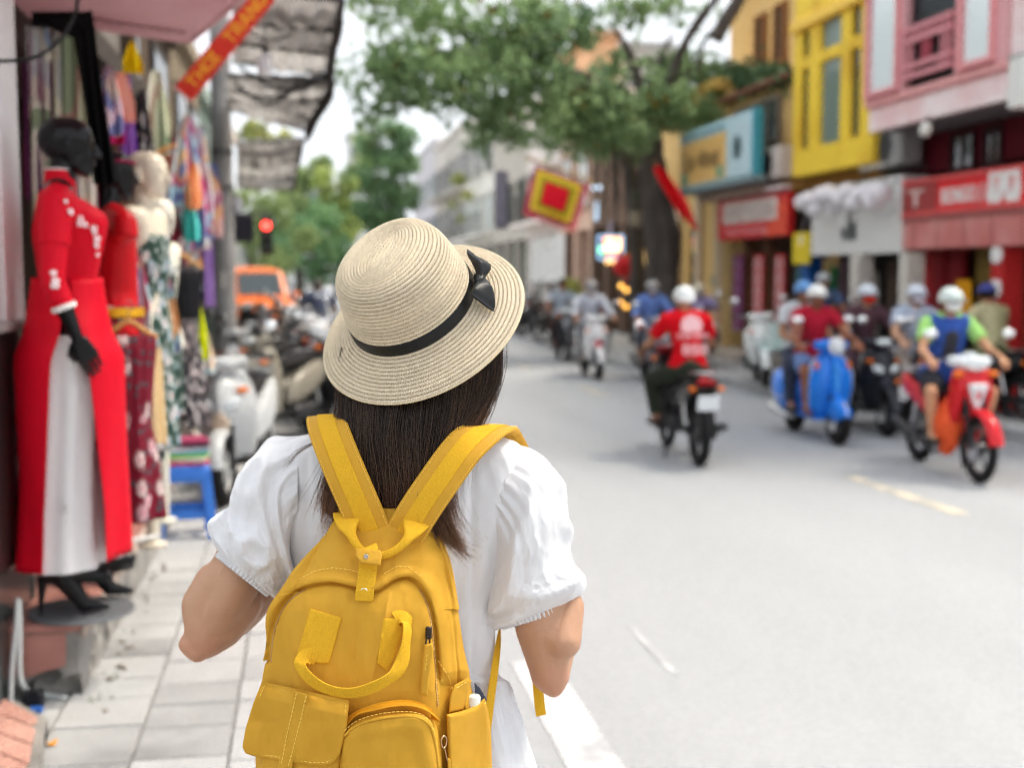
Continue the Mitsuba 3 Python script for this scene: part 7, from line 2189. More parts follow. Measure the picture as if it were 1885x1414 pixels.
for t in np.linspace(0, 1, 30):
    u = np.interp(t, [0, .35, 1], [1207, 1238, 1284])
    v = np.interp(t, [0, .35, 1], [306, 352, 424])
    w = np.interp(t, [0, .2, .6, 1], [10, 15, 17, 3])
    s = np.linspace(-1, 1, 14)
    q = at(u + s * w * .55, v - s * w * .5, 20.5 + .08 * np.sin(s * 4 + t * 6))
    R.append(np.vstack([q, (q + HF * .012)[::-1]]))
part(rf, 'cloth', loft(R), flat((212, 24, 32), .75), True)
part(rf, 'pole', rod(at(1203, 296, 20.6), at(1248, 380, 23.8), .02, 6), flat((120, 96, 60), .6))
# ------------------------------------------------------------------ trees
scene['leaf'] = {'type': 'principledthin', 'base_color': VCOL, 'roughness': .5, 'diff_trans': 1.15, 'spec_trans': 0.0, 'eta': 1.4}
mat('bark', proc(lambda p, n, uv: mix((.035, .030, .026), (.15, .13, .115), fbm(p.x * 7, p.y * 7, p.z * 2.2, 4))), .95, bump=proc(lambda p, n, uv: fbm(p.x * 12, p.y * 12, p.z * 4, 3), 2e-3), bscale=.03)


def leaves(clusters, n_per_m3, size, seed, dark=(.10, .17, .085), light=(.46, .56, .24), warm=.035, gap=.46, hue=(1, 1, 1)):
    """Leaf blades in clumps: clusters of (centre, radius); a clump noise leaves gaps between bunches."""
    rg = np.random.default_rng(seed)
    C = []
    for c, r in clusters:
        r = np.broadcast_to(np.asarray(r, float), (3,))
        n = int(n_per_m3 * 4.2 * r.prod())
        d = rg.normal(0, 1, (n, 3))
        d /= np.linalg.norm(d, axis=1, keepdims=True)
        C.append(np.asarray(c) + d * (rg.uniform(0, 1, (n, 1)) ** .42) * r * (1 + .35 * (meshkit.noise(d * 2.3 + np.asarray(c), seed)[:, None] - .5)))
    P = np.vstack(C)
    keep = meshkit.fbm(P * 1.25, 2, seed) + rg.normal(0, .05, len(P)) > gap
    P = P[keep]
    n = len(P)
    a = rg.normal(0, 1, (n, 3))
    a[:, 2] -= .4
    a /= np.linalg.norm(a, axis=1, keepdims=True)
    b = np.cross(a, rg.normal(0, 1, (n, 3)) + [0, 0, 1.2])
    b /= np.linalg.norm(b, axis=1, keepdims=True)
    L = size * rg.uniform(.6, 1.3, (n, 1))
    v = np.stack([P - a * L, P + b * L * .45 - a * L * .1, P + a * L, P - b * L * .45 - a * L * .1], 1).reshape(-1, 3)
    i = np.arange(n)[:, None] * 4
    f = np.vstack([i + [0, 1, 2], i + [0, 2, 3]])
    t = np.clip(meshkit.noise(P * .9, seed + 5) * .7 + rg.uniform(0, .45, n) - .1, 0, 1)[:, None]
    col = (np.array(dark) * (1 - t) + np.array(light) * t) * np.array(hue)
    w = rg.uniform(0, 1, n) < warm
    col[w] = np.array([.22, .15, .03]) * rg.uniform(.6, 1.1, (w.sum(), 1))
    return TM(v, f), np.repeat(col, 4, axis=0)


def limb(pts, r0, r1, seed=0, n=26, sides=12):
    p = spline(pts, n)
    r = np.linspace(r0, r1, n)
    m = tube(p, r, sides)
    k = fb(m.vertices, 2.2, seed)
    m.vertices += m.vertex_normals * (k * r0 * .5)[:, None]
    return m


def PX(lst, d0=0.0):
    """Clump centres and radii measured in the photo: (u, v, radius in pixels, metres ahead)."""
    return [(at(u, v, d), np.array([r, r, r * .85]) * d / FPX) for u, v, r, d in lst]


# the big tree on the right pavement
tk = onz(1207, 650, ZP)
tr = thing('banyan_tree', 'large dark-trunked street tree with hanging roots leaning over the road', 'tree')
B = np.array([tk[0] + .1, tk[1], ZP])
trunk = limb([B + [0, 0, -.05], B + [.02, 0, 1.0], B + [.05, .1, 2.2], B + [-.1, .2, 3.4], B + [-.2, .3, 4.6]], .36, .25, 1, 30, 22)
a = np.arctan2(trunk.vertices[:, 1] - B[1], trunk.vertices[:, 0] - B[0])
z = trunk.vertices[:, 2]
trunk.vertices[:, :2] += (np.stack([np.cos(a), np.sin(a)], -1) * (.05 * np.sin(a * 5 + z) + .03 * np.sin(a * 9 - z * .7) + .12 * np.exp(-(z / .35)) * (.6 + .4 * np.sin(a * 5 + 1)))[:, None])
part(tr, 'trunk', trunk, 'bark', True)
top = B + [-.2, .3, 4.4]
for i, (u, v, d) in enumerate(((1060, 160, 23), (900, 120, 21.5), (1120, 40, 25), (1240, 60, 26), (1330, 130, 26), (1000, 250, 23), (1370, -60, 24))):
    e = at(u, v, d)
    part(tr, 'limb', limb([top - [0, 0, .4], lerp(top, e, .35) + [0, 0, .5], lerp(top, e, .7) + [0, 0, .35], e], 0.15, .03, i + 3, 24, 10), 'bark', True)
rg = np.random.default_rng(17)
for i in range(20):
    u, v0, d = rg.uniform(1085, 1185), rg.uniform(255, 290), rg.uniform(23.5, 27)
    p0 = at(u, v0, d)
    L = rg.uniform(.6, 2.1)
    part(tr, 'hanging_root', tube([p0, p0 + [rg.normal(0, .05), 0, -L * .5], p0 + [rg.normal(0, .08), 0, -L]], [.03, .02, .008], 6, 8), 'bark', True)
cl = PX([(1050, 45, 62, 25), (1075, 185, 72, 23.5), (1120, 215, 78, 24), (1180, 180, 80, 25), (1228, 196, 64, 25), (1160, 258, 52, 24.5), (1092, 265, 46, 23.5), (1030, 262, 40, 23), (1250, 130, 60, 26), (1205, 85, 58, 26), (1290, 110, 55, 26), (1335, 150, 44, 25.5), (1275, 235, 40, 25.5), (1310, 200, 36, 25), (1150, 15, 48, 26), (1225, 25, 48, 26), (1040, 215, 50, 23), (1130, 120, 40, 26), (1300, 40, 36, 26)])
m_, c_ = leaves(cl, 420, .125, 41, gap=.415, hue=(.95, 1.05, 1.2))
part(tr, 'crown', m_, 'leaf', False, color=c_, kind='stuff')
# a second tree whose crown fills the middle of the sky
t2 = thing('street_tree', 'broad green street tree whose crown hangs over the middle of the road', 'tree')
B2 = onz(1118, 622, ZP)
B2 = np.array([7.5, 27.6, ZP])
part(t2, 'trunk', limb([B2 - [0, 0, .05], B2 + [-.05, 0, 1.4], B2 + [-.2, -.3, 3.0], B2 + [-.6, -.7, 4.6]], .20, .14, 31, 26, 16), 'bark', True)
tp = B2 + [-.55, -.65, 4.4]
for i, (u, v, d) in enumerate(((780, 110, 21), (720, 70, 21), (880, 200, 21.5), (930, 60, 22), (850, 60, 21.5))):
    e = at(u, v, d)
    part(t2, 'limb', limb([tp - [0, 0, .3], lerp(tp, e, .35) + [0, 0, .45], lerp(tp, e, .7) + [0, 0, .3], e], 0.13, .025, i + 53, 24, 9), 'bark', True)
cl = PX([(715, 62, 55, 21), (785, 118, 72, 21), (850, 55, 82, 21.5), (905, 135, 88, 21.5), (835, 190, 64, 21), (765, 182, 50, 20.8), (708, 140, 40, 20.8), (960, 55, 86, 22), (985, 140, 72, 22), (925, 215, 56, 21.5), (880, 245, 40, 21.3), (1000, 230, 48, 22.2), (675, 120, 26, 20.8), (660, 168, 22, 20.8), (735, 205, 26, 20.8), (695, 205, 18, 20.8), (780, 20, 44, 21.5), (1010, 30, 50, 23), (650, 60, 26, 20.8), (690, 30, 40, 21), (665, 110, 34, 20.8), (720, 180, 40, 20.8), (750, 225, 24, 20.8), (740, -10, 60, 21), (640, 20, 34, 20.8), (636, 100, 26, 20.8), (652, 195, 22, 20.8), (690, 240, 24, 20.8), (670, -20, 40, 21), (790, 215, 40, 20.8), (830, 240, 34, 20.8), (745, 150, 50, 21), (705, 100, 50, 21), (770, 245, 22, 20.8), (880, 265, 26, 21), (950, 262, 30, 21.5), (650, 140, 40, 20.8), (680, 215, 34, 20.8), (720, 232, 34, 20.8)])
m_, c_ = leaves(cl, 440, .12, 43, gap=.40, hue=(.95, 1.05, 1.2))
part(t2, 'crown', m_, 'leaf', False, color=c_, kind='stuff')
# bare dark bough rising at the top right
bt = thing('tree_bough', 'bare dark tree bough slanting up against the white sky at top', 'tree bough')
part(bt, 'bough', limb([at(1318, 72, 24), at(1340, 30, 24), at(1362, -5, 24), at(1400, -70, 24)], .14, .10, 77, 20, 12), 'bark', True)
part(bt, 'twig', limb([at(1330, 50, 24), at(1300, 70, 24.2), at(1285, 130, 24.6)], .07, .03, 78, 14, 8), 'bark', True)
# trees that close the street
specs = [  # label, trunk foot (u, v), clumps, hue
    ('bushy green tree left of the orange van', (450, 575), [(470, 330, 30, 48), (500, 390, 45, 48), (455, 420, 38, 46), (520, 340, 30, 50), (480, 460, 34, 47), (445, 360, 30, 46), (560, 440, 30, 52), (515, 480, 34, 50), (540, 370, 30, 52)], (1, 1, 1), 48),
    ('mid green tree over the far end of the road', (548, 548), [(545, 430, 48, 60), (520, 470, 40, 58), (580, 460, 42, 60), (560, 390, 36, 62), (600, 405, 34, 62), (620, 460, 36, 62), (590, 500, 34, 62)], (.8, 1.05, 1.2), 60),
    ('pale yellow green tree behind the straw hat', (622, 545), [(615, 370, 34, 66), (600, 330, 30, 66), (632, 420, 36, 66), (640, 340, 24, 66)], (1.5, 1.4, 1.1), 66),
    ('blue green tree rising in the gap above the hat', (712, 540), [(725, 300, 40, 72), (740, 360, 38, 72), (705, 350, 34, 72), (745, 255, 30, 72), (690, 400, 36, 72), (720, 410, 38, 72), (668, 330, 34, 72), (680, 270, 30, 72), (720, 240, 30, 72), (655, 390, 34, 72), (752, 300, 26, 72)], (.9, 1.1, 1.3), 72),
    ('light green tree top left of the tall grey house', (690, 540), [(672, 290, 26, 80), (650, 320, 24, 80), (660, 250, 16, 82)], (1.3, 1.3, 1.2), 80),
    ('far pale tree at the end of the street', (580, 525), [(560, 330, 30, 95), (590, 300, 24, 95), (540, 350, 28, 95), (640, 400, 30, 95)], (1.3, 1.3, 1.3), 95)]
for i, (lb, (u, v), cls, hue, d) in enumerate(specs):
    k = thing('far_tree', lb, 'tree', 'trees closing the far end of the street')
    f = at(u, v, d)
    f[2] = -.1
    tpz = at(cls[0][0], cls[0][1], d)
    part(k, 'trunk', limb([f, lerp(f, tpz, .4) + [.1, 0, 0], lerp(f, tpz, .8)], .28, .12, i, 16, 9), 'bark', True)
    m_, c_ = leaves(PX(cls), 150, .19, 60 + i, gap=.33, hue=hue)
    part(k, 'crown', m_, 'leaf', False, color=c_, kind='stuff')
for lb, cls, d, foot in (('leafy plants on the roof behind the tan awning', [(470, 240, 26, 17), (500, 262, 20, 17.5), (525, 250, 16, 17.5), (452, 250, 18, 16.5)], 17, None), ('trailing creeper with yellow leaves on the white house', [(845, 330, 16, 62), (860, 360, 14, 60), (835, 375, 12, 60), (850, 400, 10, 60)], 60, None), ('green shrub at the foot of the cream house', [(1050, 528, 22, 34), (1062, 545, 20, 34)], 34, None)):
    k = thing('shrub', lb, 'shrub')
    m_, c_ = leaves(PX(cls), 12000 if d < 20 else 900, .05 if d < 20 else .1, 90 + d, gap=.36, hue=(1.7, 1.4, 1))
    part(k, 'foliage', m_, 'leaf', False, color=c_, kind='stuff')
    part(k, 'stem', rod(PX(cls)[0][0] - [0, 0, .5], PX(cls)[-1][0], .03, 6), 'bark')
# far buildings across the end of the street
for i, (u0, u1, vt, d, c_, lb) in enumerate(((640, 700, 250, 150, (206, 208, 206), 'far white apartment block in the gap left of the tree'), (560, 612, 330, 170, (186, 196, 196), 'far pale block at the end of the street'), (1088, 1140, 70, 62, (214, 168, 130), 'peach coloured house showing above the tree crown'), (1150, 1240, 90, 66, (206, 206, 204), 'white house roofline behind the tree crown'), (430, 560, 430, 140, (176, 178, 170), 'low pale building closing the street behind the van'))):
    k = thing('far_building', lb, 'building')
    p0, p1 = at(u0, vt, d), at(u1, vt, d)
    w = p1[0] - p0[0]
    part(k, 'wall', b3(p0[0], p1[0], p0[1], p0[1] + 8, 0, p0[2]), flat(c_, .9), False)
    part(k, 'roof_edge', b3(p0[0] - .2, p1[0] + .2, p0[1] - .2, p0[1] + 8, p0[2] + .01, p0[2] + .4), flat(tuple(int(x * .85) for x in c_), .9), False)
    for a in range(3):
        for b in range(3):
            z = p0[2] - 2.2 - b * 3.2
            if z > 1:
                wn = part(k, 'window', b3(p0[0] + w * (.12 + .3 * a), p0[0] + w * (.30 + .3 * a), p0[1] - .06, p0[1] - .002, z - .8, z + .8), flat((120, 126, 126), .4), False)
                part(wn, 'pane', b3(p0[0] + w * (.14 + .3 * a), p0[0] + w * (.28 + .3 * a), p0[1] - .07, p0[1] - .061, z - .7, z + .7), 'pane_dark', False)
# ------------------------------------------------------------------ motorbikes, scooters, van, bicycle
def torus(R, r, n=36, m=10, sx=1.0):
    """A tyre in the y-z plane round the x axis; sx flattens its width."""
    a, b = np.arange(n) * 2 * np.pi / n, np.arange(m) * 2 * np.pi / m
    rr = R + r * np.cos(b)[None]
    v = np.stack([np.broadcast_to(r * sx * np.sin(b)[None], (n, m)), rr * np.cos(a)[:, None], rr * np.sin(a)[:, None]], -1)
    return loft(v, caps=False, wrap=True)


XROT = np.array([[0, 0, 1, 0], [1, 0, 0, 0], [0, 1, 0, 0], [0, 0, 0, 1.0]])   # a lathe's axis laid along x


def wheel(y, R, w, spokes=5):
    at_ = lambda m: moved(m, rotm([1, 0, 0], 0, (0, y, R)))
    tyre = at_(torus(R - w / 2, w / 2, 40, 12, 1.0))
    rim = cat([at_(torus(R - w - .008, .014, 36, 8, 1.6)), at_(moved(lathe([(.0002, -.05), (.045, -.05), (.055, 0), (.045, .05), (.0002, .05)], 16), XROT))])
    sp = [at_(moved(bx((0, 0, (R - w) / 2), (.022, .03, R - w - .01), .006), rotm([1, 0, 0], 360 / spokes * i))) for i in range(spokes)]
    disc_ = at_(moved(lathe([(.03, .062), (.10, .062), (.10, .068), (.03, .068)], 24), XROT))
    return [('tyre', tyre, 'tyre', 60), ('rim', rim, 'rim', 40)] + [('spoke', s, 'rim', 40) for s in sp] + [('brake_disc', disc_, 'chrome', 40)]


def arc_sheet(y, z, R, a0, a1, w, t=.006, n=18, k=9, drop=.25):
    """A mudguard: an arched sheet over a wheel."""
    rows = []
    for a in np.radians(np.linspace(a0, a1, n)):
        x = np.linspace(-1, 1, k)
        rr = R - drop * w * np.abs(x) ** 2.5
        f = np.stack([x * w / 2, y + rr * math.cos(a), z + rr * np.sin(a)], -1) if False else np.stack([x * w / 2, y + rr * np.cos(a), z + rr * np.sin(a)], -1)
        b = np.stack([x * w / 2 * .97, y + (rr - t) * np.cos(a), z + (rr - t) * np.sin(a)], -1)
        rows.append(np.vstack([f, b[::-1]]))
    return loft(rows)


def slab_skin(outline, x0, dx, bulge=.02):
    """A side panel: an outline in (y, z), standing at x0, bulging outwards."""
    pts = np.asarray(outline, float)
    c = pts.mean(0)
    R = []
    for k, h in ((1.0, 0), (1.0, .4), (.93, .8), (.75, 1.0), (.4, 1.05), (.05, 1.06)):
        q = c + (pts - c) * k
        R.append(np.c_[np.full(len(q), x0 + np.sign(dx) * (abs(dx) * .4 * min(h * 2.5, 1) + bulge * h)), q])
    R.insert(0, np.c_[np.full(len(pts), x0), c + (pts - c) * .05])
    return loft(R)


def rounded(parts_, length=.05, it=4):
    return soft(union(parts_), length, it)


def bike_common(hb_y, hb_z, w=.34, mirrors=True, stem=.2):
    out = []
    hb = tube([(-w, hb_y - .10, hb_z + .0), (-w * .62, hb_y - .05, hb_z + .03), (-w * .25, hb_y, hb_z), (w * .25, hb_y, hb_z), (w * .62, hb_y - .05, hb_z + .03), (w, hb_y - .10, hb_z)], .012, 8, 24)
    out.append(('handlebar', hb, 'black', 60))
    for s in (-1, 1):
        out.append(('grip', tube([(s * (w - .12), hb_y - .075, hb_z + .016), (s * (w + .01), hb_y - .105, hb_z - .002)], .018, 10), 'black', 60))
        if mirrors:
            out.append(('mirror_stem', tube([(s * (w - .13), hb_y - .06, hb_z + .02), (s * (w - .10), hb_y - .02, hb_z + stem * .6), (s * (w - .02), hb_y - .02, hb_z + stem)], .006, 6, 12), 'black', 60))
            out.append(('mirror', moved(ball((0, 0, 0), (.062, .018, .042), 2), rotm([0, 0, 1], s * -12, (s * (w - .0), hb_y - .02, hb_z + stem + .03))), 'mirror', True))
        out.append(('brake_lever', tube([(s * (w - .13), hb_y - .03, hb_z + .01), (s * (w - .03), hb_y - .045, hb_z - .01)], .005, 5), 'chrome', 60))
    return out


def proto_underbone():
    """A small underbone motorbike, its front towards +y, wheels on z = 0."""
    L = []
    R = .285
    L += [('front_wheel/' + n, m, s, k) for n, m, s, k in wheel(.62, R, .075)] + [('rear_wheel/' + n, m, s, k) for n, m, s, k in wheel(-.62, R, .085)]
    for s in (-1, 1):
        L.append(('fork_leg', rod((s * .075, .62, R), (s * .075, .42, .86), .022), 'dark', 50))
        L.append(('swing_arm', rod((s * .085, -.62, R), (s * .085, -.05, .34), .02), 'dark', 50))
        L.append(('shock_absorber', tube([(s * .105, -.52, .36), (s * .11, -.40, .70)], .026, 10), 'chrome', 50))
        L.append(('side_panel', slab_skin([(.12, .52), (-.02, .66), (-.35, .72), (-.78, .80), (-.72, .66), (-.35, .54), (-.05, .44)], s * .085, s * .05, .035), 'body', 40))
        L.append(('leg_shield', slab_skin([(.46, .92), (.52, .78), (.44, .55), (.30, .30), (.20, .28), (.24, .50), (.34, .78), (.38, .92)], s * .10, s * .06, .035), 'body', 40))
        L.append(('turn_signal', ball((s * .15, .50, .90), (.05, .035, .028), 2), 'orange', True))
        L.append(('foot_peg', rod((s * .10, .08, .27), (s * .26, .06, .28), .016), 'black', 50))
        L.append(('rear_signal', ball((s * .13, -.84, .72), (.035, .03, .025), 1), 'orange', True))
    L.append(('front_fender', arc_sheet(.62, R, .335, 12, 165, .13), 'body', 40))
    L.append(('headstock_cowl', rounded([hull_of(((-.11, .44, .90), .05), ((.11, .44, .90), .05), ((0, .52, .74), .06), ((0, .50, .60), .04))]), 'body', 40))
    L.append(('handlebar_cowl', rounded([hull_of(((-.15, .36, 1.0), .045), ((.15, .36, 1.0), .045), ((-.07, .46, .98), .05), ((.07, .46, .98), .05)), hull_of(((0, .42, 1.03), .05), ((0, .30, 1.03), .04))]), 'accent', 40))
    L.append(('headlight', moved(ball((0, 0, 0), (.115, .04, .062), 2), rotm([1, 0, 0], -8, (0, .502, .985))), 'lamp', True))
    L.append(('front_emblem_panel', rounded([hull_of(((-.06, .555, .80), .025), ((.06, .555, .80), .025), ((0, .535, .62), .022))]), 'accent', 40))
    L += bike_common(.38, 1.0, .34)
    R_ = []
    for y, w, z, h in ((.06, .06, .70, .05), (.0, .115, .735, .075), (-.2, .13, .755, .085), (-.5, .115, .80, .08), (-.66, .09, .81, .06), (-.70, .05, .80, .03)):
        a = np.arange(24) * 2 * np.pi / 24
        R_.append(np.stack([w * sq(np.cos(a), .7), a * 0 + y, z + h / 2 * sq(np.sin(a), .7)], -1))
    L.append(('seat', loft(R_), 'seat', 50))
    L.append(('engine', cat([bx((0, .06, .34), (.2, .3, .2), .04), bx((0, .20, .36), (.15, .18, .13), .03), moved(lathe([(.0002, -.13), (.085, -.13), (.095, -.1), (.095, .1), (.085, .13), (.0002, .13)], 20), XROT @ np.eye(4)).apply_translation((0, .0, .33))]), 'engine', 40))
    L.append(('exhaust', tube([(.06, .25, .30), (.12, .12, .20), (.13, -.15, .20), (.15, -.4, .28), (.16, -.82, .38)], [.018, .018, .02, .04, .044], 12, 30), 'engine', 50))
    L.append(('frame', cat([tube([(0, .42, .86), (0, .25, .58), (0, -.05, .46), (0, -.45, .62)], .035, 10, 20)]), 'dark', 50))
    L.append(('rear_fender', arc_sheet(-.62, R, .345, 35, 180, .14), 'black', 40))
    L.append(('tail_lamp', rounded([hull_of(((-.06, -.83, .775), .03), ((.06, -.83, .775), .03), ((0, -.74, .79), .035))]), 'red_lens', 40))
    L.append(('number_plate', moved(bx((0, 0, 0), (.19, .008, .14), .004), rotm([1, 0, 0], 14, (0, -.905, .60))), 'plate', 30))
    L.append(('rear_rack', tube([(.09, -.55, .84), (.10, -.80, .86), (0, -.86, .86), (-.10, -.80, .86), (-.09, -.55, .84)], .011, 6, 24), 'chrome', 50))
    L.append(('side_stand', rod((-.10, .02, .26), (-.20, -.12, .01), .011), 'black', 50))
    return L


def proto_vespa():
    """A classic step-through scooter with rounded cowls."""
    L = []
    R = .235
    L += [('front_wheel/' + n, m, s, k) for n, m, s, k in wheel(.60, R, .11)] + [('rear_wheel/' + n, m, s, k) for n, m, s, k in wheel(-.60, R, .115)]
    rows = []
    for z, hw, y in ((.24, .15, .36), (.30, .19, .40), (.45, .225, .455), (.65, .235, .49), (.80, .20, .475), (.90, .12, .44), (.95, .06, .42)):
        x = np.linspace(-1, 1, 21)
        yy = y - .11 * np.abs(x) ** 2.4
        f = np.stack([x * hw, yy, x * 0 + z], -1)
        rows.append(np.vstack([f, (f - [0, .016, 0])[::-1]]))
    rows = CubicSpline(np.arange(7), np.array(rows))(np.linspace(0, 6, 30))
    sh_ = loft(rows)
    L.append(('front_shield', sh_, 'body', 50))
    rr_ = rows[:, :21].copy()
    L.append(('shield_trim', tube(np.vstack([rr_[:, 0], rr_[-1, 1:-1], rr_[::-1, -1]]), .010, 6), 'chrome', True))
    L.append(('steering_column', rounded([hull_of(((0, .47, .92), .045), ((0, .53, .5), .05)), hull_of(((0, .505, .8), .035), ((0, .53, .45), .03))]), 'body', 40))
    L.append(('horn_cover', rounded([hull_of(((0, .525, .80), .03), ((0, .548, .55), .035))]), 'accent', 40))
    L.append(('front_fender', rounded([hull_of(((0, .60, .42), .085), ((0, .76, .33), .07), ((0, .47, .34), .075), ((0, .62, .30), .09))]).slice_plane([0, 0, .255], [0, 0, 1], cap=False), 'body', 40))
    L.append(('fender_crest', tube([(0, .70, .455), (0, .78, .40), (0, .83, .32)], .012, 6, 10), 'chrome', True))
    L.append(('fork', rod((.07, .60, R), (.05, .52, .5), .025), 'dark', 50))
    L.append(('headset', rounded([hull_of(((-.14, .36, 1.0), .048), ((.14, .36, 1.0), .048), ((0, .45, 1.0), .075)), hull_of(((0, .46, .98), .07), ((0, .42, .92), .06))]), 'body', 40))
    L.append(('headlight', moved(lathe([(.0002, .022), (.05, .018), (.078, .0), (.082, -.02), (.0002, -.03)], 24, rotm([1, 0, 0], -90)), rotm([1, 0, 0], 0, (0, .528, 1.0))), 'lamp', True))
    L.append(('headlight_rim', moved(torus(.082, .010, 28, 8), rotm([0, 0, 1], 90, (0, .518, 1.0))), 'chrome', True))
    L += bike_common(.36, 1.01, .35, True, .22)
    for s in (-1, 1):
        rows = []
        for y, w, z, h in ((-.06, .02, .52, .10), (-.14, .09, .52, .26), (-.32, .135, .50, .40), (-.52, .14, .48, .44), (-.72, .11, .50, .36), (-.86, .05, .54, .20), (-.92, .01, .56, .06)):
            a = np.arange(24) * 2 * np.pi / 24
            rows.append(np.stack([s * (.11 + w * sq(np.cos(a), .9)), a * 0 + y, z + h / 2 * sq(np.sin(a), .9)], -1))
        rows = CubicSpline(np.arange(7), np.array(rows))(np.linspace(0, 6, 30))
        L.append(('side_cowl', loft(rows), 'body', 50))
        L.append(('turn_signal', ball((s * .17, .425, .80), (.028, .02, .045), 2), 'orange', True))
        L.append(('cowl_trim', tube([(s * .235, -.15, .44), (s * .265, -.45, .40), (s * .215, -.75, .44)], .008, 6, 14), 'chrome', True))
    L.append(('rear_body', rounded([hull_of(((0, -.10, .62), .10), ((0, -.40, .66), .12), ((0, -.80, .62), .10), ((0, -.86, .42), .06), ((0, -.15, .30), .09))]), 'body', 40))
    L.append(('floor_board', cat([bx((0, .14, .255), (.36, .56, .035), .012), bx((0, -.08, .33), (.30, .10, .15), .03)]), 'body', 40))
    L.append(('floor_mat', bx((0, .14, .277), (.28, .48, .008), .003), 'black', 40))
    rows = []
    for y, w, z, h in ((-.02, .06, .77, .04), (-.08, .12, .785, .08), (-.28, .14, .79, .10), (-.50, .125, .82, .10), (-.74, .10, .82, .08), (-.80, .05, .81, .04)):
        a = np.arange(24) * 2 * np.pi / 24
        rows.append(np.stack([w * sq(np.cos(a), .7), a * 0 + y, z + h / 2 * sq(np.sin(a), .7)], -1))
    L.append(('seat', loft(rows), 'seat', 50))
    L.append(('tail_lamp', rounded([hull_of(((-.035, -.905, .62), .03), ((.035, -.905, .62), .03))]), 'red_lens', 40))
    L.append(('number_plate', moved(bx((0, 0, 0), (.19, .008, .14), .004), rotm([1, 0, 0], 10, (0, -.945, .46))), 'plate', 30))
    L.append(('engine', cat([bx((.06, -.48, .26), (.2, .4, .16), .04)]), 'engine', 40))
    L.append(('exhaust', tube([(.10, -.3, .2), (.16, -.45, .2), (.17, -.85, .26)], [.02, .045, .05], 10, 20), 'chrome', 50))
    L.append(('side_stand', rod((-.12, .0, .22), (-.2, -.1, .01), .011), 'black', 50))
    return L


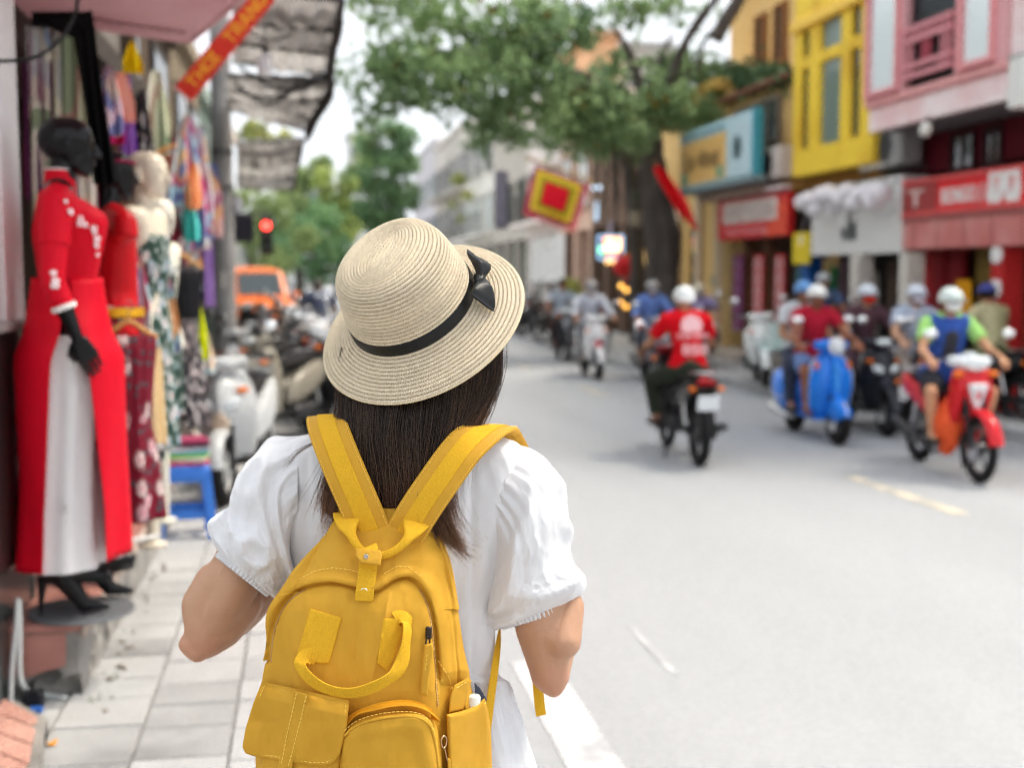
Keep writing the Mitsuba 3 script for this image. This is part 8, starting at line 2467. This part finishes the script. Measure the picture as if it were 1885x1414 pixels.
def proto_scooter():
    """A modern automatic scooter: pointed apron with the headlamps in it, flat floor, stepped seat."""
    L = []
    R = .25
    L += [('front_wheel/' + n, m, s, k) for n, m, s, k in wheel(.62, R, .095)] + [('rear_wheel/' + n, m, s, k) for n, m, s, k in wheel(-.60, R, .10)]
    rows = []
    for z, hw, y, nose in ((.26, .12, .40, .02), (.36, .17, .44, .05), (.52, .215, .47, .10), (.68, .225, .49, .13), (.82, .19, .47, .10), (.93, .10, .42, .04)):
        x = np.linspace(-1, 1, 21)
        yy = y + nose * (1 - np.abs(x)) - .12 * np.abs(x) ** 2
        f = np.stack([x * hw, yy, x * 0 + z], -1)
        rows.append(np.vstack([f, (f - [0, .10, 0])[::-1] * [.93, 1, 1]]))
    L.append(('front_apron', loft(CubicSpline(np.arange(6), np.array(rows))(np.linspace(0, 5, 26))), 'body', 40))
    for s in (-1, 1):
        L.append(('headlight', moved(ball((0, 0, 0), (.075, .025, .042), 2), rotm([0, 0, 1], s * -28, (s * .085, .552, .715)) @ rotm([0, 1, 0], s * -22)), 'lamp', True))
        L.append(('turn_signal', moved(ball((0, 0, 0), (.05, .02, .022), 2), rotm([0, 0, 1], s * -38, (s * .155, .475, .80))), 'orange', True))
        rows = []
        for y, w, z, h in ((.02, .02, .40, .10), (-.10, .07, .48, .24), (-.35, .10, .56, .30), (-.62, .085, .64, .24), (-.85, .04, .72, .12), (-.92, .01, .74, .04)):
            a = np.arange(20) * 2 * np.pi / 20
            rows.append(np.stack([s * (.085 + w * sq(np.cos(a), .8)), a * 0 + y, z + h / 2 * sq(np.sin(a), .8)], -1))
        L.append(('side_cowl', loft(CubicSpline(np.arange(6), np.array(rows))(np.linspace(0, 5, 24))), 'body', 40))
        L.append(('fork_leg', rod((s * .07, .62, R), (s * .06, .50, .62), .022), 'dark', 50))
        L.append(('shock_absorber', rod((s * .12, -.56, .30), (s * .12, -.48, .62), .024), 'chrome', 50))
    L.append(('apron_panel', rounded([hull_of(((-.05, .585, .58), .02), ((.05, .585, .58), .02), ((0, .575, .46), .02), ((0, .60, .66), .018))]), 'accent', 40))
    L.append(('front_fender', arc_sheet(.62, R, .30, 10, 170, .13), 'body', 40))
    L.append(('handlebar_cowl', rounded([hull_of(((-.15, .37, 1.0), .042), ((.15, .37, 1.0), .042), ((-.06, .45, .98), .045), ((.06, .45, .98), .045)), hull_of(((0, .40, .98), .05), ((0, .43, .88), .04))]), 'body', 40))
    L.append(('instrument_lens', moved(ball((0, 0, 0), (.09, .03, .04), 2), rotm([1, 0, 0], 0, (0, .475, 1.0))), 'lamp', True))
    L += bike_common(.37, 1.01, .35, True, .2)
    L.append(('floor_board', cat([bx((0, .18, .285), (.32, .5, .06), .02), bx((0, -.05, .38), (.26, .14, .22), .05)]), 'black', 40))
    L.append(('rear_body', rounded([hull_of(((0, -.08, .52), .09), ((0, -.40, .62), .11), ((0, -.82, .70), .07), ((0, -.3, .42), .09))]), 'body', 40))
    rows = []
    for y, w, z, h in ((.02, .06, .72, .04), (-.05, .12, .745, .08), (-.28, .14, .76, .10), (-.42, .135, .80, .11), (-.70, .11, .82, .08), (-.80, .06, .81, .04)):
        a = np.arange(24) * 2 * np.pi / 24
        rows.append(np.stack([w * sq(np.cos(a), .7), a * 0 + y, z + h / 2 * sq(np.sin(a), .7)], -1))
    L.append(('seat', loft(rows), 'seat', 50))
    L.append(('engine', cat([bx((-.09, -.38, .27), (.12, .62, .16), .04)]), 'engine', 40))
    L.append(('exhaust', tube([(.08, -.2, .22), (.14, -.35, .22), (.17, -.88, .34)], [.02, .045, .055], 10, 20), 'dark', 50))
    L.append(('rear_fender', arc_sheet(-.60, R, .31, 20, 165, .13), 'black', 40))
    L.append(('tail_lamp', rounded([hull_of(((-.07, -.875, .745), .025), ((.07, -.875, .745), .025), ((0, -.82, .77), .03))]), 'red_lens', 40))
    L.append(('number_plate', moved(bx((0, 0, 0), (.19, .008, .14), .004), rotm([1, 0, 0], 12, (0, -.93, .55))), 'plate', 30))
    L.append(('grab_rail', tube([(.08, -.6, .84), (.09, -.86, .86), (-.09, -.86, .86), (-.08, -.6, .84)], .012, 6, 20), 'chrome', 50))
    L.append(('side_stand', rod((-.12, .0, .24), (-.2, -.1, .01), .011), 'black', 50))
    return L


mat('chrome', (.72, .72, .72), .18, metal=1.0)
mat('mirror_glass', (.85, .87, .88), .06, metal=1.0)
SLOT = dict(tyre=flat((34, 33, 33), .85), rim=flat((92, 92, 94), .35, metal=.8), chrome='chrome', black=flat((24, 24, 25), .5), dark=flat((48, 48, 50), .4, metal=.4), mirror='mirror_glass', orange=flat((226, 116, 40), .25),
            lamp=flat((224, 230, 232), .08, coat=.8), engine=flat((70, 70, 72), .45, metal=.5), red_lens=flat((150, 16, 20), .2), plate=flat((226, 232, 236), .5), seat=flat((28, 26, 26), .6), body=flat((30, 30, 32), .25, coat=.8), accent=flat((60, 60, 62), .3))
PROTO = {n: [(a, ply(m, None, smooth=k), s) for a, m, s, k in f()] for n, f in (('underbone', proto_underbone), ('vespa', proto_vespa), ('scooter', proto_scooter))}


def ride(kind, label, x, y, yaw, body, accent=None, z=ZR, lean=0.0, group=None, name=None, slots=None, seat=None):
    """A motorbike standing at (x, y); yaw in degrees, 0 = away from the camera along the street."""
    k = thing(name or {'underbone': 'motorbike', 'vespa': 'scooter', 'scooter': 'scooter'}[kind], label, 'motorbike' if kind == 'underbone' else 'scooter', group)
    S = {**SLOT, 'body': flat(body, .22, coat=.8), 'accent': flat(accent or body, .25, coat=.6), **(slots or {})}
    if seat:
        S['seat'] = flat(seat, .6)
    M = mi.ScalarTransform4f().translate([float(x), float(y), float(z)]).rotate([0, 0, 1], float(yaw)).rotate([0, 1, 0], float(lean))
    subs = {}
    for path, d, s in PROTO[kind]:
        if '/' in path:
            a, b = path.split('/')
            if a not in subs:
                subs[a] = numbered(k + '__' + a)
            key = numbered(subs[a] + '__' + b)
        else:
            key = numbered(k + '__' + path)
        scene[key] = {**d, 'bsdf': {'type': 'ref', 'id': S[s]}, 'to_world': M}
    R = rotm([0, 0, 1], yaw, (x, y, z))
    return k, R @ rotm([0, 1, 0], lean)


# --- the riders near the camera
_, M = ride('underbone', 'dark motorbike with white number plate ridden away by the rider in red', 3.52, 11.35, -3, (38, 36, 40), (120, 24, 30))
rd1 = figure('rider in red T-shirt with white print and white helmet seen from behind', pose_ride(.02, .02, .26), M, (206, 8, 26), (44, 50, 40), (60, 44, 40), helmet=(236, 240, 238), sleeve=.62, curl=1.2)
pr_ = [moved(meshkit.text_mesh('BEP 68', .07, .004, True), np.eye(4))]
cz = M @ np.r_[0, -.262, 1.22, 1]
bk = M[:3, :3]
Mt = basis(bk @ np.array([1.0, 0, 0]), bk @ np.array([0, .12, 1.0]), bk @ np.array([0, -1.0, .12]), (M @ np.r_[-.15, -.315, 1.04, 1])[:3])
part(rd1, 'shirt_print', moved(cat([moved(meshkit.text_mesh('888', .095, .006, True), rotm([0, 0, 1], 0, (.05, -.05, 0))), moved(meshkit.text_mesh('COM NHA', .045, .006, True), rotm([0, 0, 1], 0, (.01, .10, 0))),
     extrude([(.06, .16), (.24, .16), (.25, .23), (.22, .29), (.15, .32), (.08, .29), (.05, .23)], .006)]), Mt), flat((244, 196, 200), .8), False, label='white printed lettering on the back of the red shirt', kind='stuff')
_, M = ride('vespa', 'bright blue scooter with chrome trim ridden towards the camera', 5.3, 12.4, 179, (28, 128, 236), (60, 150, 240), slots={'rim': flat((60, 60, 62), .4)})
figure('rider in red V-neck shirt and denim shorts with white helmet on the blue scooter', pose_ride(.0, .0, .22), M, (178, 30, 52), (110, 140, 190), (110, 70, 60), (160, 104, 78), helmet=(240, 240, 236), sleeve=.5, leg=.78)
J = pose_ride(-.02, .0, .26, seat=.84)
for q in J:
    if q not in ('hf', 'hd_l', 'hd_r'):
        J[q] = J[q] + [0, -.34, .0]
for x, q in ((-1, 'l'), (1, 'r')):
    J['el_' + q], J['wr_' + q], J['hd_' + q] = np.array([x * .26, -.34, 1.08]), np.array([x * .20, -.10, 1.02]), np.array([-x * .5, .8, -.2])
figure('passenger with blue and white helmet sitting behind the rider of the blue scooter', J, M, (200, 206, 210), (60, 66, 84), (50, 46, 44), helmet=(96, 150, 206), sleeve=.6)
_, M = ride('underbone', 'red and black motorbike with white front ridden towards the camera at the right', 5.55, 10.1, 175, (206, 22, 34), (214, 220, 224), slots={'chrome': flat((200, 200, 204), .2, metal=.9)})
rr = figure('rider in blue vest with lime sleeves, white mask and helmet on the red motorbike', pose_ride(.0, .0, .27), M, (160, 214, 120), (40, 42, 50), (60, 50, 46), (200, 150, 116), helmet=(214, 226, 222), mask=(240, 242, 244), sleeve=.6, leg=.85)
Jv = put(pose_ride(.0, .0, .27), M)
vest = soft(union([hull_of((Jv['spine'] + [0, 0, -.04], .135), (Jv['chest'], .140), (lerp(Jv['sh_l'], Jv['sh_r'], .18), .094), (lerp(Jv['sh_l'], Jv['sh_r'], .82), .094)), hull_of((Jv['hip_l'], .11), (Jv['hip_r'], .11), (Jv['spine'], .13))]), .03, 4)
part(rr, 'vest', vest, flat((50, 82, 160), .85), True, label='blue sleeveless vest')
fr_c = M @ np.r_[0, .06, 1.14, 1]
part(rr, 'vest_front', soft(union([hull_of((Jv['chest'] + M[:3, 1] * .065 + [0, 0, -.02], .085), (Jv['spine'] + M[:3, 1] * .055, .095))]), .03, 3), flat((58, 58, 66), .85), True, label='dark grey shirt front under the vest')
kb_ = thing('carrier_bag', 'bright orange carrier bag hanging between the knees of the red motorbike', 'bag')
bgm = ball((0, 0, 0), (.11, .13, .24), 3)
bgm.vertices *= (1 + .5 * fb(bgm.vertices, 8, 9)[:, None])
part(kb_, 'bag', moved(bgm, rotm([0, 0, 1], 0, (M @ np.r_[.12, .26, .44, 1])[:3])), flat((232, 92, 48), .5), True)
part(kb_, 'handle', tube([(M @ np.r_[.08, .28, .62, 1])[:3], (M @ np.r_[.06, .34, .80, 1])[:3], (M @ np.r_[.14, .28, .62, 1])[:3]], .01, 6, 14), flat((240, 100, 50), .5), True)
_, M = ride('scooter', 'dark scooter stopped with its rider putting one foot on the road', 6.12, 12.95, 176, (36, 38, 46), (60, 62, 70))
figure('rider in dark plum clothes with bright red scarf over the face', pose_ride(.0, .0, .24, foot_down=1), M, (84, 58, 66), (92, 70, 80), (170, 140, 130), (206, 160, 130), helmet=(206, 214, 224), mask=(220, 36, 20), sleeve=.6)
_, M = ride('scooter', 'black scooter with a rider in blue and white stripes beside the kerb', 6.6, 12.75, 178, (26, 30, 44), (54, 60, 80))
st_mat = mat('stripes', proc(lambda p, n, uv: mix((.62, .66, .72), (.22, .30, .46), smoothstep(.45, .55, dr.abs((p.z / .07) - dr.floor(p.z / .07) - .5) * 2))), .85)
figure('rider in blue and white striped top with pale mask and helmet', pose_ride(.0, .0, .24), M, (200, 206, 220), (170, 160, 150), (200, 190, 186), (206, 160, 130), helmet=(206, 214, 226), mask=(226, 222, 236), sleeve=.6, shirt_mat=st_mat)
# --- farther riders
_, M = ride('scooter', 'white and red scooter coming head-on in the far lane', 4.68, 20.2, 178, (226, 226, 228), (206, 40, 60))
figure('rider in pale grey jacket, face mask and grey helmet on white and red scooter', pose_ride(.0, .0, .22), M, (196, 202, 214), (44, 46, 56), helmet=(150, 150, 152), mask=(226, 226, 230), sleeve=1.8)
_, M = ride('underbone', 'dark motorbike coming towards the camera behind the white and red scooter', 5.02, 24.2, 177, (60, 60, 66), (190, 196, 204))
figure('rider in pale blue shirt without helmet on the farther dark motorbike', pose_ride(.0, .0, .24), M, (186, 198, 212), (70, 58, 54), (100, 70, 60), (164, 112, 86), sleeve=.6)
_, M = ride('scooter', 'grey scooter half hidden behind the rider in red', 5.5, 19.4, 176, (120, 124, 134), (90, 94, 104))
figure('rider in blue shirt with grey helmet and mask behind the rider in red', pose_ride(.0, .0, .24), M, (110, 140, 206), (50, 54, 66), helmet=(166, 164, 164), mask=(214, 214, 218), sleeve=1.7)
_, M = ride('scooter', 'scooter parked on the right pavement behind the raised mirror of the red rider', 6.75, 20.6, 160, (80, 30, 34), z=ZP, lean=4)
figure('person in lavender shirt with cream helmet sitting by the red door banners', pose_ride(.0, .0, .24, seat=.62), M, (160, 150, 196), (80, 80, 92), helmet=(232, 222, 196), mask=(226, 220, 226), sleeve=.7)
_, M = ride('scooter', 'white scooter parked at the kerb behind the blue scooter', 6.55, 17.3, 165, (226, 230, 228), (180, 206, 204), z=ZP, lean=4)
m_, uv_ = cloth(at(1416, 592, 17.4), at(1444, 592, 17.4), .4, .05, 3, 1.2, 8)
whole('white_raincoat', m_, flat((214, 230, 226), .6), 'pale white raincoat draped over the parked white scooter', 'raincoat', smooth=True)
_, M = ride('underbone', 'motorbike parked at the kerb with a person in dark blue sitting on it', 7.35, 17.0, 168, (60, 62, 70), z=ZP)
figure('person in dark blue shirt with grey helmet behind the blue scooter rider', pose_ride(.0, -.06, .24), M, (74, 96, 132), (46, 50, 60), helmet=(176, 180, 182), sleeve=.6)
_, M = ride('underbone', 'black and white motorbike parked at the kerb between the scooter riders', 6.95, 15.35, 172, (214, 216, 218), (30, 30, 32), z=ZP - .1, lean=4)
_, M = ride('underbone', 'motorbike parked by the red column with a man sitting on it, seen from behind', 7.68, 13.25, 8, (44, 46, 48), (90, 92, 96), z=ZP - .08)
olv = mat('olive_shirt', proc(lambda p, n, uv: mix((.50, .47, .26), (.60, .56, .34), smoothstep(.4, .6, noise((p.x - p.y) * 42, 1.0)))), .85)
figure('man in pale olive shirt and blue cap seen from behind by the red column', pose_ride(.0, -.04, .24, seat=.76), M, (200, 190, 140), (90, 96, 60), cap=(70, 78, 150), sleeve=.8, shirt_mat=olv)


def bicycle(label, x, y, yaw, z=ZR, col=(60, 70, 80)):
    k = thing('bicycle', label, 'bicycle')
    M = rotm([0, 0, 1], yaw, (x, y, z))
    R = .33
    for nm, yy in (('front_wheel', .52), ('rear_wheel', -.52)):
        w = numbered(k + '__' + nm)
        tr_ = lambda m: moved(m, M @ rotm([1, 0, 0], 0, (0, yy, R)))
        part(w, 'tyre', tr_(torus(R - .018, .018, 44, 8)), SLOT['tyre'], True)
        part(w, 'rim', tr_(torus(R - .042, .010, 44, 6, 1.3)), 'chrome', True)
        part(w, 'spokes', cat([tr_(rod((.02 * (-1) ** i, 0, 0), (0, (R - .045) * math.cos(a), (R - .045) * math.sin(a)), .0018, 4)) for i, a in enumerate(np.linspace(0, 6.28, 29)[:-1])]), 'chrome', True, kind='stuff')
        part(w, 'hub', tr_(moved(lathe([(.0002, -.05), (.025, -.05), (.025, .05), (.0002, .05)], 14), XROT)), 'chrome', 40)
        part(w, 'mudguard', moved(arc_sheet(yy, R, R + .03, 20, 175, .055, .004), M), flat(col, .4), 40)
    hd, bb_, st_, ra = (0, .36, .78), (0, -.05, .28), (0, -.20, .78), (0, -.52, R)
    for n_, a, b, r in (('top_tube', (0, .35, .74), (0, -.17, .70), .014), ('down_tube', (0, .36, .70), bb_, .016), ('seat_tube', bb_, st_, .014)):
        part(k, n_, moved(rod(a, b, r), M), flat(col, .35), 50)
    for s in (-1, 1):
        part(k, 'fork_blade', moved(rod((s * .045, .52, R), (s * .02, .37, .72), .010), M), flat(col, .35), 50)
        part(k, 'stay', moved(rod((s * .05, -.52, R), (s * .02, -.19, .72), .008), M), flat(col, .35), 50)
        part(k, 'chain_stay', moved(rod((s * .05, -.52, R), (s * .03, -.05, .28), .009), M), flat(col, .35), 50)
        part(k, 'crank', moved(rod((s * .06, -.05, .28), (s * .10, -.05 + s * .12, .28 - s * .1), .010), M), 'chrome', 50)
        part(k, 'pedal', moved(bx((s * .15, -.05 + s * .12, .28 - s * .1), (.10, .07, .02), .005), M), SLOT['black'], 40)
        part(k, 'grip', moved(rod((s * .20, .22, .98), (s * .30, .16, .97), .016), M), SLOT['black'], 50)
    part(k, 'handlebar', moved(tube([(-.30, .16, .97), (-.16, .27, 1.0), (0, .37, .96), (.16, .27, 1.0), (.30, .16, .97)], .011, 8, 24), M), 'chrome', True)
    part(k, 'stem', moved(rod((0, .37, .72), (0, .37, .97), .013), M), 'chrome', 50)
    part(k, 'saddle', moved(mm(hull_of(((-.06, -.30, .86), .04), ((.06, -.30, .86), .04), ((0, -.06, .87), .02)).refine_to_length(.04)), M), SLOT['black'], True)
    part(k, 'basket', moved(cat([bx((0, .56, .74), (.30, .22, .006)), bx((0, .67, .84), (.30, .006, .2)), bx((0, .45, .84), (.30, .006, .2)), bx((-.15, .56, .84), (.006, .22, .2)), bx((.15, .56, .84), (.006, .22, .2))]), M), flat((150, 152, 150), .4, metal=.5), False, kind='stuff')
    return k, M


_, M = bicycle('bicycle with basket at the right edge of the road', 7.22, 10.95, 172)
Jb = pose_ride(.06, .02, .18, seat=.86)
figure('cyclist in white shirt at the right edge of the picture', Jb, M, (228, 226, 224), (60, 60, 70), (60, 50, 46), straw=(214, 190, 140), sleeve=.9)

# --- parked along the left pavement
ride('scooter', 'white and champagne scooter parked nearest on the left pavement', -.46, 9.55, 170, (186, 188, 188), (206, 184, 160), z=0, lean=4, slots={'rim': flat((206, 206, 204), .35, metal=.5)})
rs = np.random.default_rng(55)
left_bikes = [('underbone', .30, 13.4, 186, (44, 44, 48), (190, 192, 196), 'black motorbike parked at the left kerb just behind the hat brim'), ('scooter', -.22, 12.3, 150, (140, 134, 120), (200, 198, 190), 'bronze scooter parked behind the white and champagne scooter'),
              ('underbone', .12, 15.0, 190, (110, 20, 26), (196, 190, 186), 'dark red motorbike parked second behind the black one at the left kerb'), ('scooter', -.45, 14.0, 145, (196, 196, 198), (150, 150, 152), 'silver scooter parked between the bronze scooter and the pole'),
              ('underbone', .2, 16.6, 186, (40, 44, 60), (190, 190, 194), 'navy motorbike parked behind the dark red one'), ('scooter', -.35, 16.0, 150, (60, 54, 50), (70, 66, 60), 'brown scooter parked behind the silver one'),
              ('scooter', .05, 18.6, 182, (216, 218, 220), (120, 124, 128), 'white scooter parked in the middle of the left row'), ('scooter', -.05, 21.0, 184, (70, 84, 110), (90, 100, 120), 'steel blue scooter parked further up the left row'),
               ('scooter', -.2, 24.0, 182, (190, 186, 180), (120, 120, 118), 'beige scooter parked far up the left row'), ('underbone', -.9, 25.0, 165, (30, 30, 34), (44, 44, 46), 'black motorbike parked farthest up the left row')]
for kd, x, y, yw_, b, a, lb in left_bikes:
    ride(kd, lb, x, y, yw_, b, a, z=0, lean=5, group='motorbikes parked along the left pavement')
_, M = ride('scooter', 'dark scooter ridden away along the left side of the road', .95, 20.5, 2, (60, 62, 66), (90, 92, 96))
figure('rider in white shirt seen from behind beyond the left hat brim', pose_ride(.0, .0, .24), M, (226, 226, 232), (50, 52, 60), sleeve=.7)
_, M = ride('scooter', 'grey scooter ridden away ahead of the rider in white', .25, 23.6, 2, (90, 92, 98), (120, 122, 126))
figure('rider in slate blue shirt seen from behind left of the rider in white', pose_ride(.0, .0, .24), M, (96, 104, 132), (50, 52, 60), helmet=(90, 84, 80), sleeve=.7)
right_bikes = [(5.95, 28.0, 100, (30, 30, 32), 'underbone', 'black motorbike parked at the foot of the big tree'), (6.0, 31.0, 95, (44, 44, 46), 'scooter', 'dark scooter parked on the right pavement beyond the tree'), (6.0, 34.2, 92, (60, 30, 32), 'underbone', 'maroon motorbike parked on the right pavement under the cream house'),
               (6.0, 38.2, 92, (206, 206, 208), 'scooter', 'white scooter parked under the white house'), (6.0, 43.0, 92, (70, 74, 84), 'scooter', 'grey scooter parked farthest on the right pavement')]
for x, y, yw_, b, kd, lb in right_bikes:
    ride(kd, lb, x, y, yw_, b, z=ZP, lean=4, group='motorbikes parked along the right pavement')


# --- vans and cars far down the road
def car(label, x, y, yaw, body, kind='van', s=1.0):
    k = thing('parked_van' if kind == 'van' else 'car', label, 'van' if kind == 'van' else 'car')
    M = rotm([0, 0, 1], yaw, (x, y, ZR)) @ np.diag([s, s, s, 1])
    H, L_ = (1.85, 4.4) if kind == 'van' else (1.45, 4.3)
    low, top = [], []
    rows = [(-L_ / 2, .78, .5, .86), (-L_ / 2 + .12, .84, .30, 1.02), (-1.3, .88, .26, 1.06), (1.2, .88, .26, 1.02), (L_ / 2 - .25, .84, .28, .96), (L_ / 2 - .03, .74, .42, .80)]
    R = []
    for yy, w, z0, z1 in rows:
        a = np.arange(28) * 2 * np.pi / 28
        R.append(np.stack([w * sq(np.cos(a), .35), a * 0 + yy, (z0 + z1) / 2 + (z1 - z0) / 2 * sq(np.sin(a), .35)], -1))
    part(k, 'body', moved(loft(R), M), flat(body, .25, coat=.8), 35)
    R = []
    for yy, w, z1 in ((-L_ / 2 + .15, .76, 1.04), (-L_ / 2 + .45, .72, H - .05), (-.2, .74, H), (.75, .70, H - .06), (1.45, .72, 1.05)):
        a = np.arange(28) * 2 * np.pi / 28
        R.append(np.stack([w * sq(np.cos(a), .4), a * 0 + yy, (.95 + z1) / 2 + (z1 - .95) / 2 * sq(np.sin(a), .35)], -1))
    part(k, 'cabin', moved(loft(R), M), flat(body, .25, coat=.8), 35)
    part(k, 'windscreen', moved(TM([(-.58, 1.36, 1.12), (.58, 1.36, 1.12), (.52, .88, H - .16), (-.52, .88, H - .16), (-.58, 1.40, 1.12), (.58, 1.40, 1.12), (.52, .92, H - .16), (-.52, .92, H - .16)], [[0, 2, 1], [0, 3, 2], [4, 5, 6], [4, 6, 7], [0, 1, 5], [0, 5, 4], [3, 7, 6], [3, 6, 2], [0, 4, 7], [0, 7, 3], [1, 2, 6], [1, 6, 5]]), M), 'pane_dark', False)
    part(k, 'rear_window', moved(bx((0, -L_ / 2 + .26, (1.1 + H - .15) / 2), (1.1, .06, H - 1.35), .01, M=None), M @ np.eye(4)), 'pane_dark', False)
    for sx in (-1, 1):
        for a, b in ((-1.75, -.75), (-.68, .25), (.32, .95)):
            part(k, 'side_window', moved(bx((sx * .735, (a + b) / 2, (1.1 + H - .18) / 2), (.03, b - a, H - 1.34), .01), M), 'pane_dark', False)
        part(k, 'headlight', moved(ball((sx * .60, L_ / 2 - .10, .76), (.16, .06, .09), 2), M), SLOT['lamp'], True)
        part(k, 'tail_lamp', moved(bx((sx * .70, -L_ / 2 + .06, .86), (.12, .08, .26), .02), M), SLOT['red_lens'], 40)
        part(k, 'door_mirror', moved(ball((sx * .98, 1.05, 1.12), (.10, .06, .08), 2), M), flat(body, .25, coat=.8), True)
        for wy in (-1.3, 1.3):
            w_ = numbered(k + '__wheel')
            part(w_, 'tyre', moved(torus(.24, .085, 32, 10, 1.1), M @ rotm([1, 0, 0], 0, (sx * .80, wy, .325))), SLOT['tyre'], True)
            part(w_, 'rim', moved(moved(lathe([(.0002, -.05), (.17, -.05), (.19, 0), (.17, .05), (.0002, .05)], 20), XROT), M @ rotm([1, 0, 0], 0, (sx * .82, wy, .325))), SLOT['rim'], 40)
    part(k, 'front_bumper', moved(bx((0, L_ / 2 - .06, .44), (1.55, .14, .18), .04), M), flat((60, 60, 62), .5), 40)
    part(k, 'grille', moved(bx((0, L_ / 2 - .03, .70), (.7, .05, .14), .01), M), SLOT['black'], 40)
    part(k, 'number_plate', moved(bx((0, L_ / 2 + .02, .50), (.45, .02, .12), .004), M), SLOT['plate'], 40)
    return k


o = onz(478, 566, ZR)
oo = at(466, 500, 34.5)
car('orange van standing across the end of the street above the parked motorbikes', oo[0], oo[1], 190, (236, 122, 52), 'van', 1.02)
oo = at(540, 500, 62)
car('white car behind the orange van at the end of the street', oo[0], oo[1], 185, (232, 232, 232), 'car')
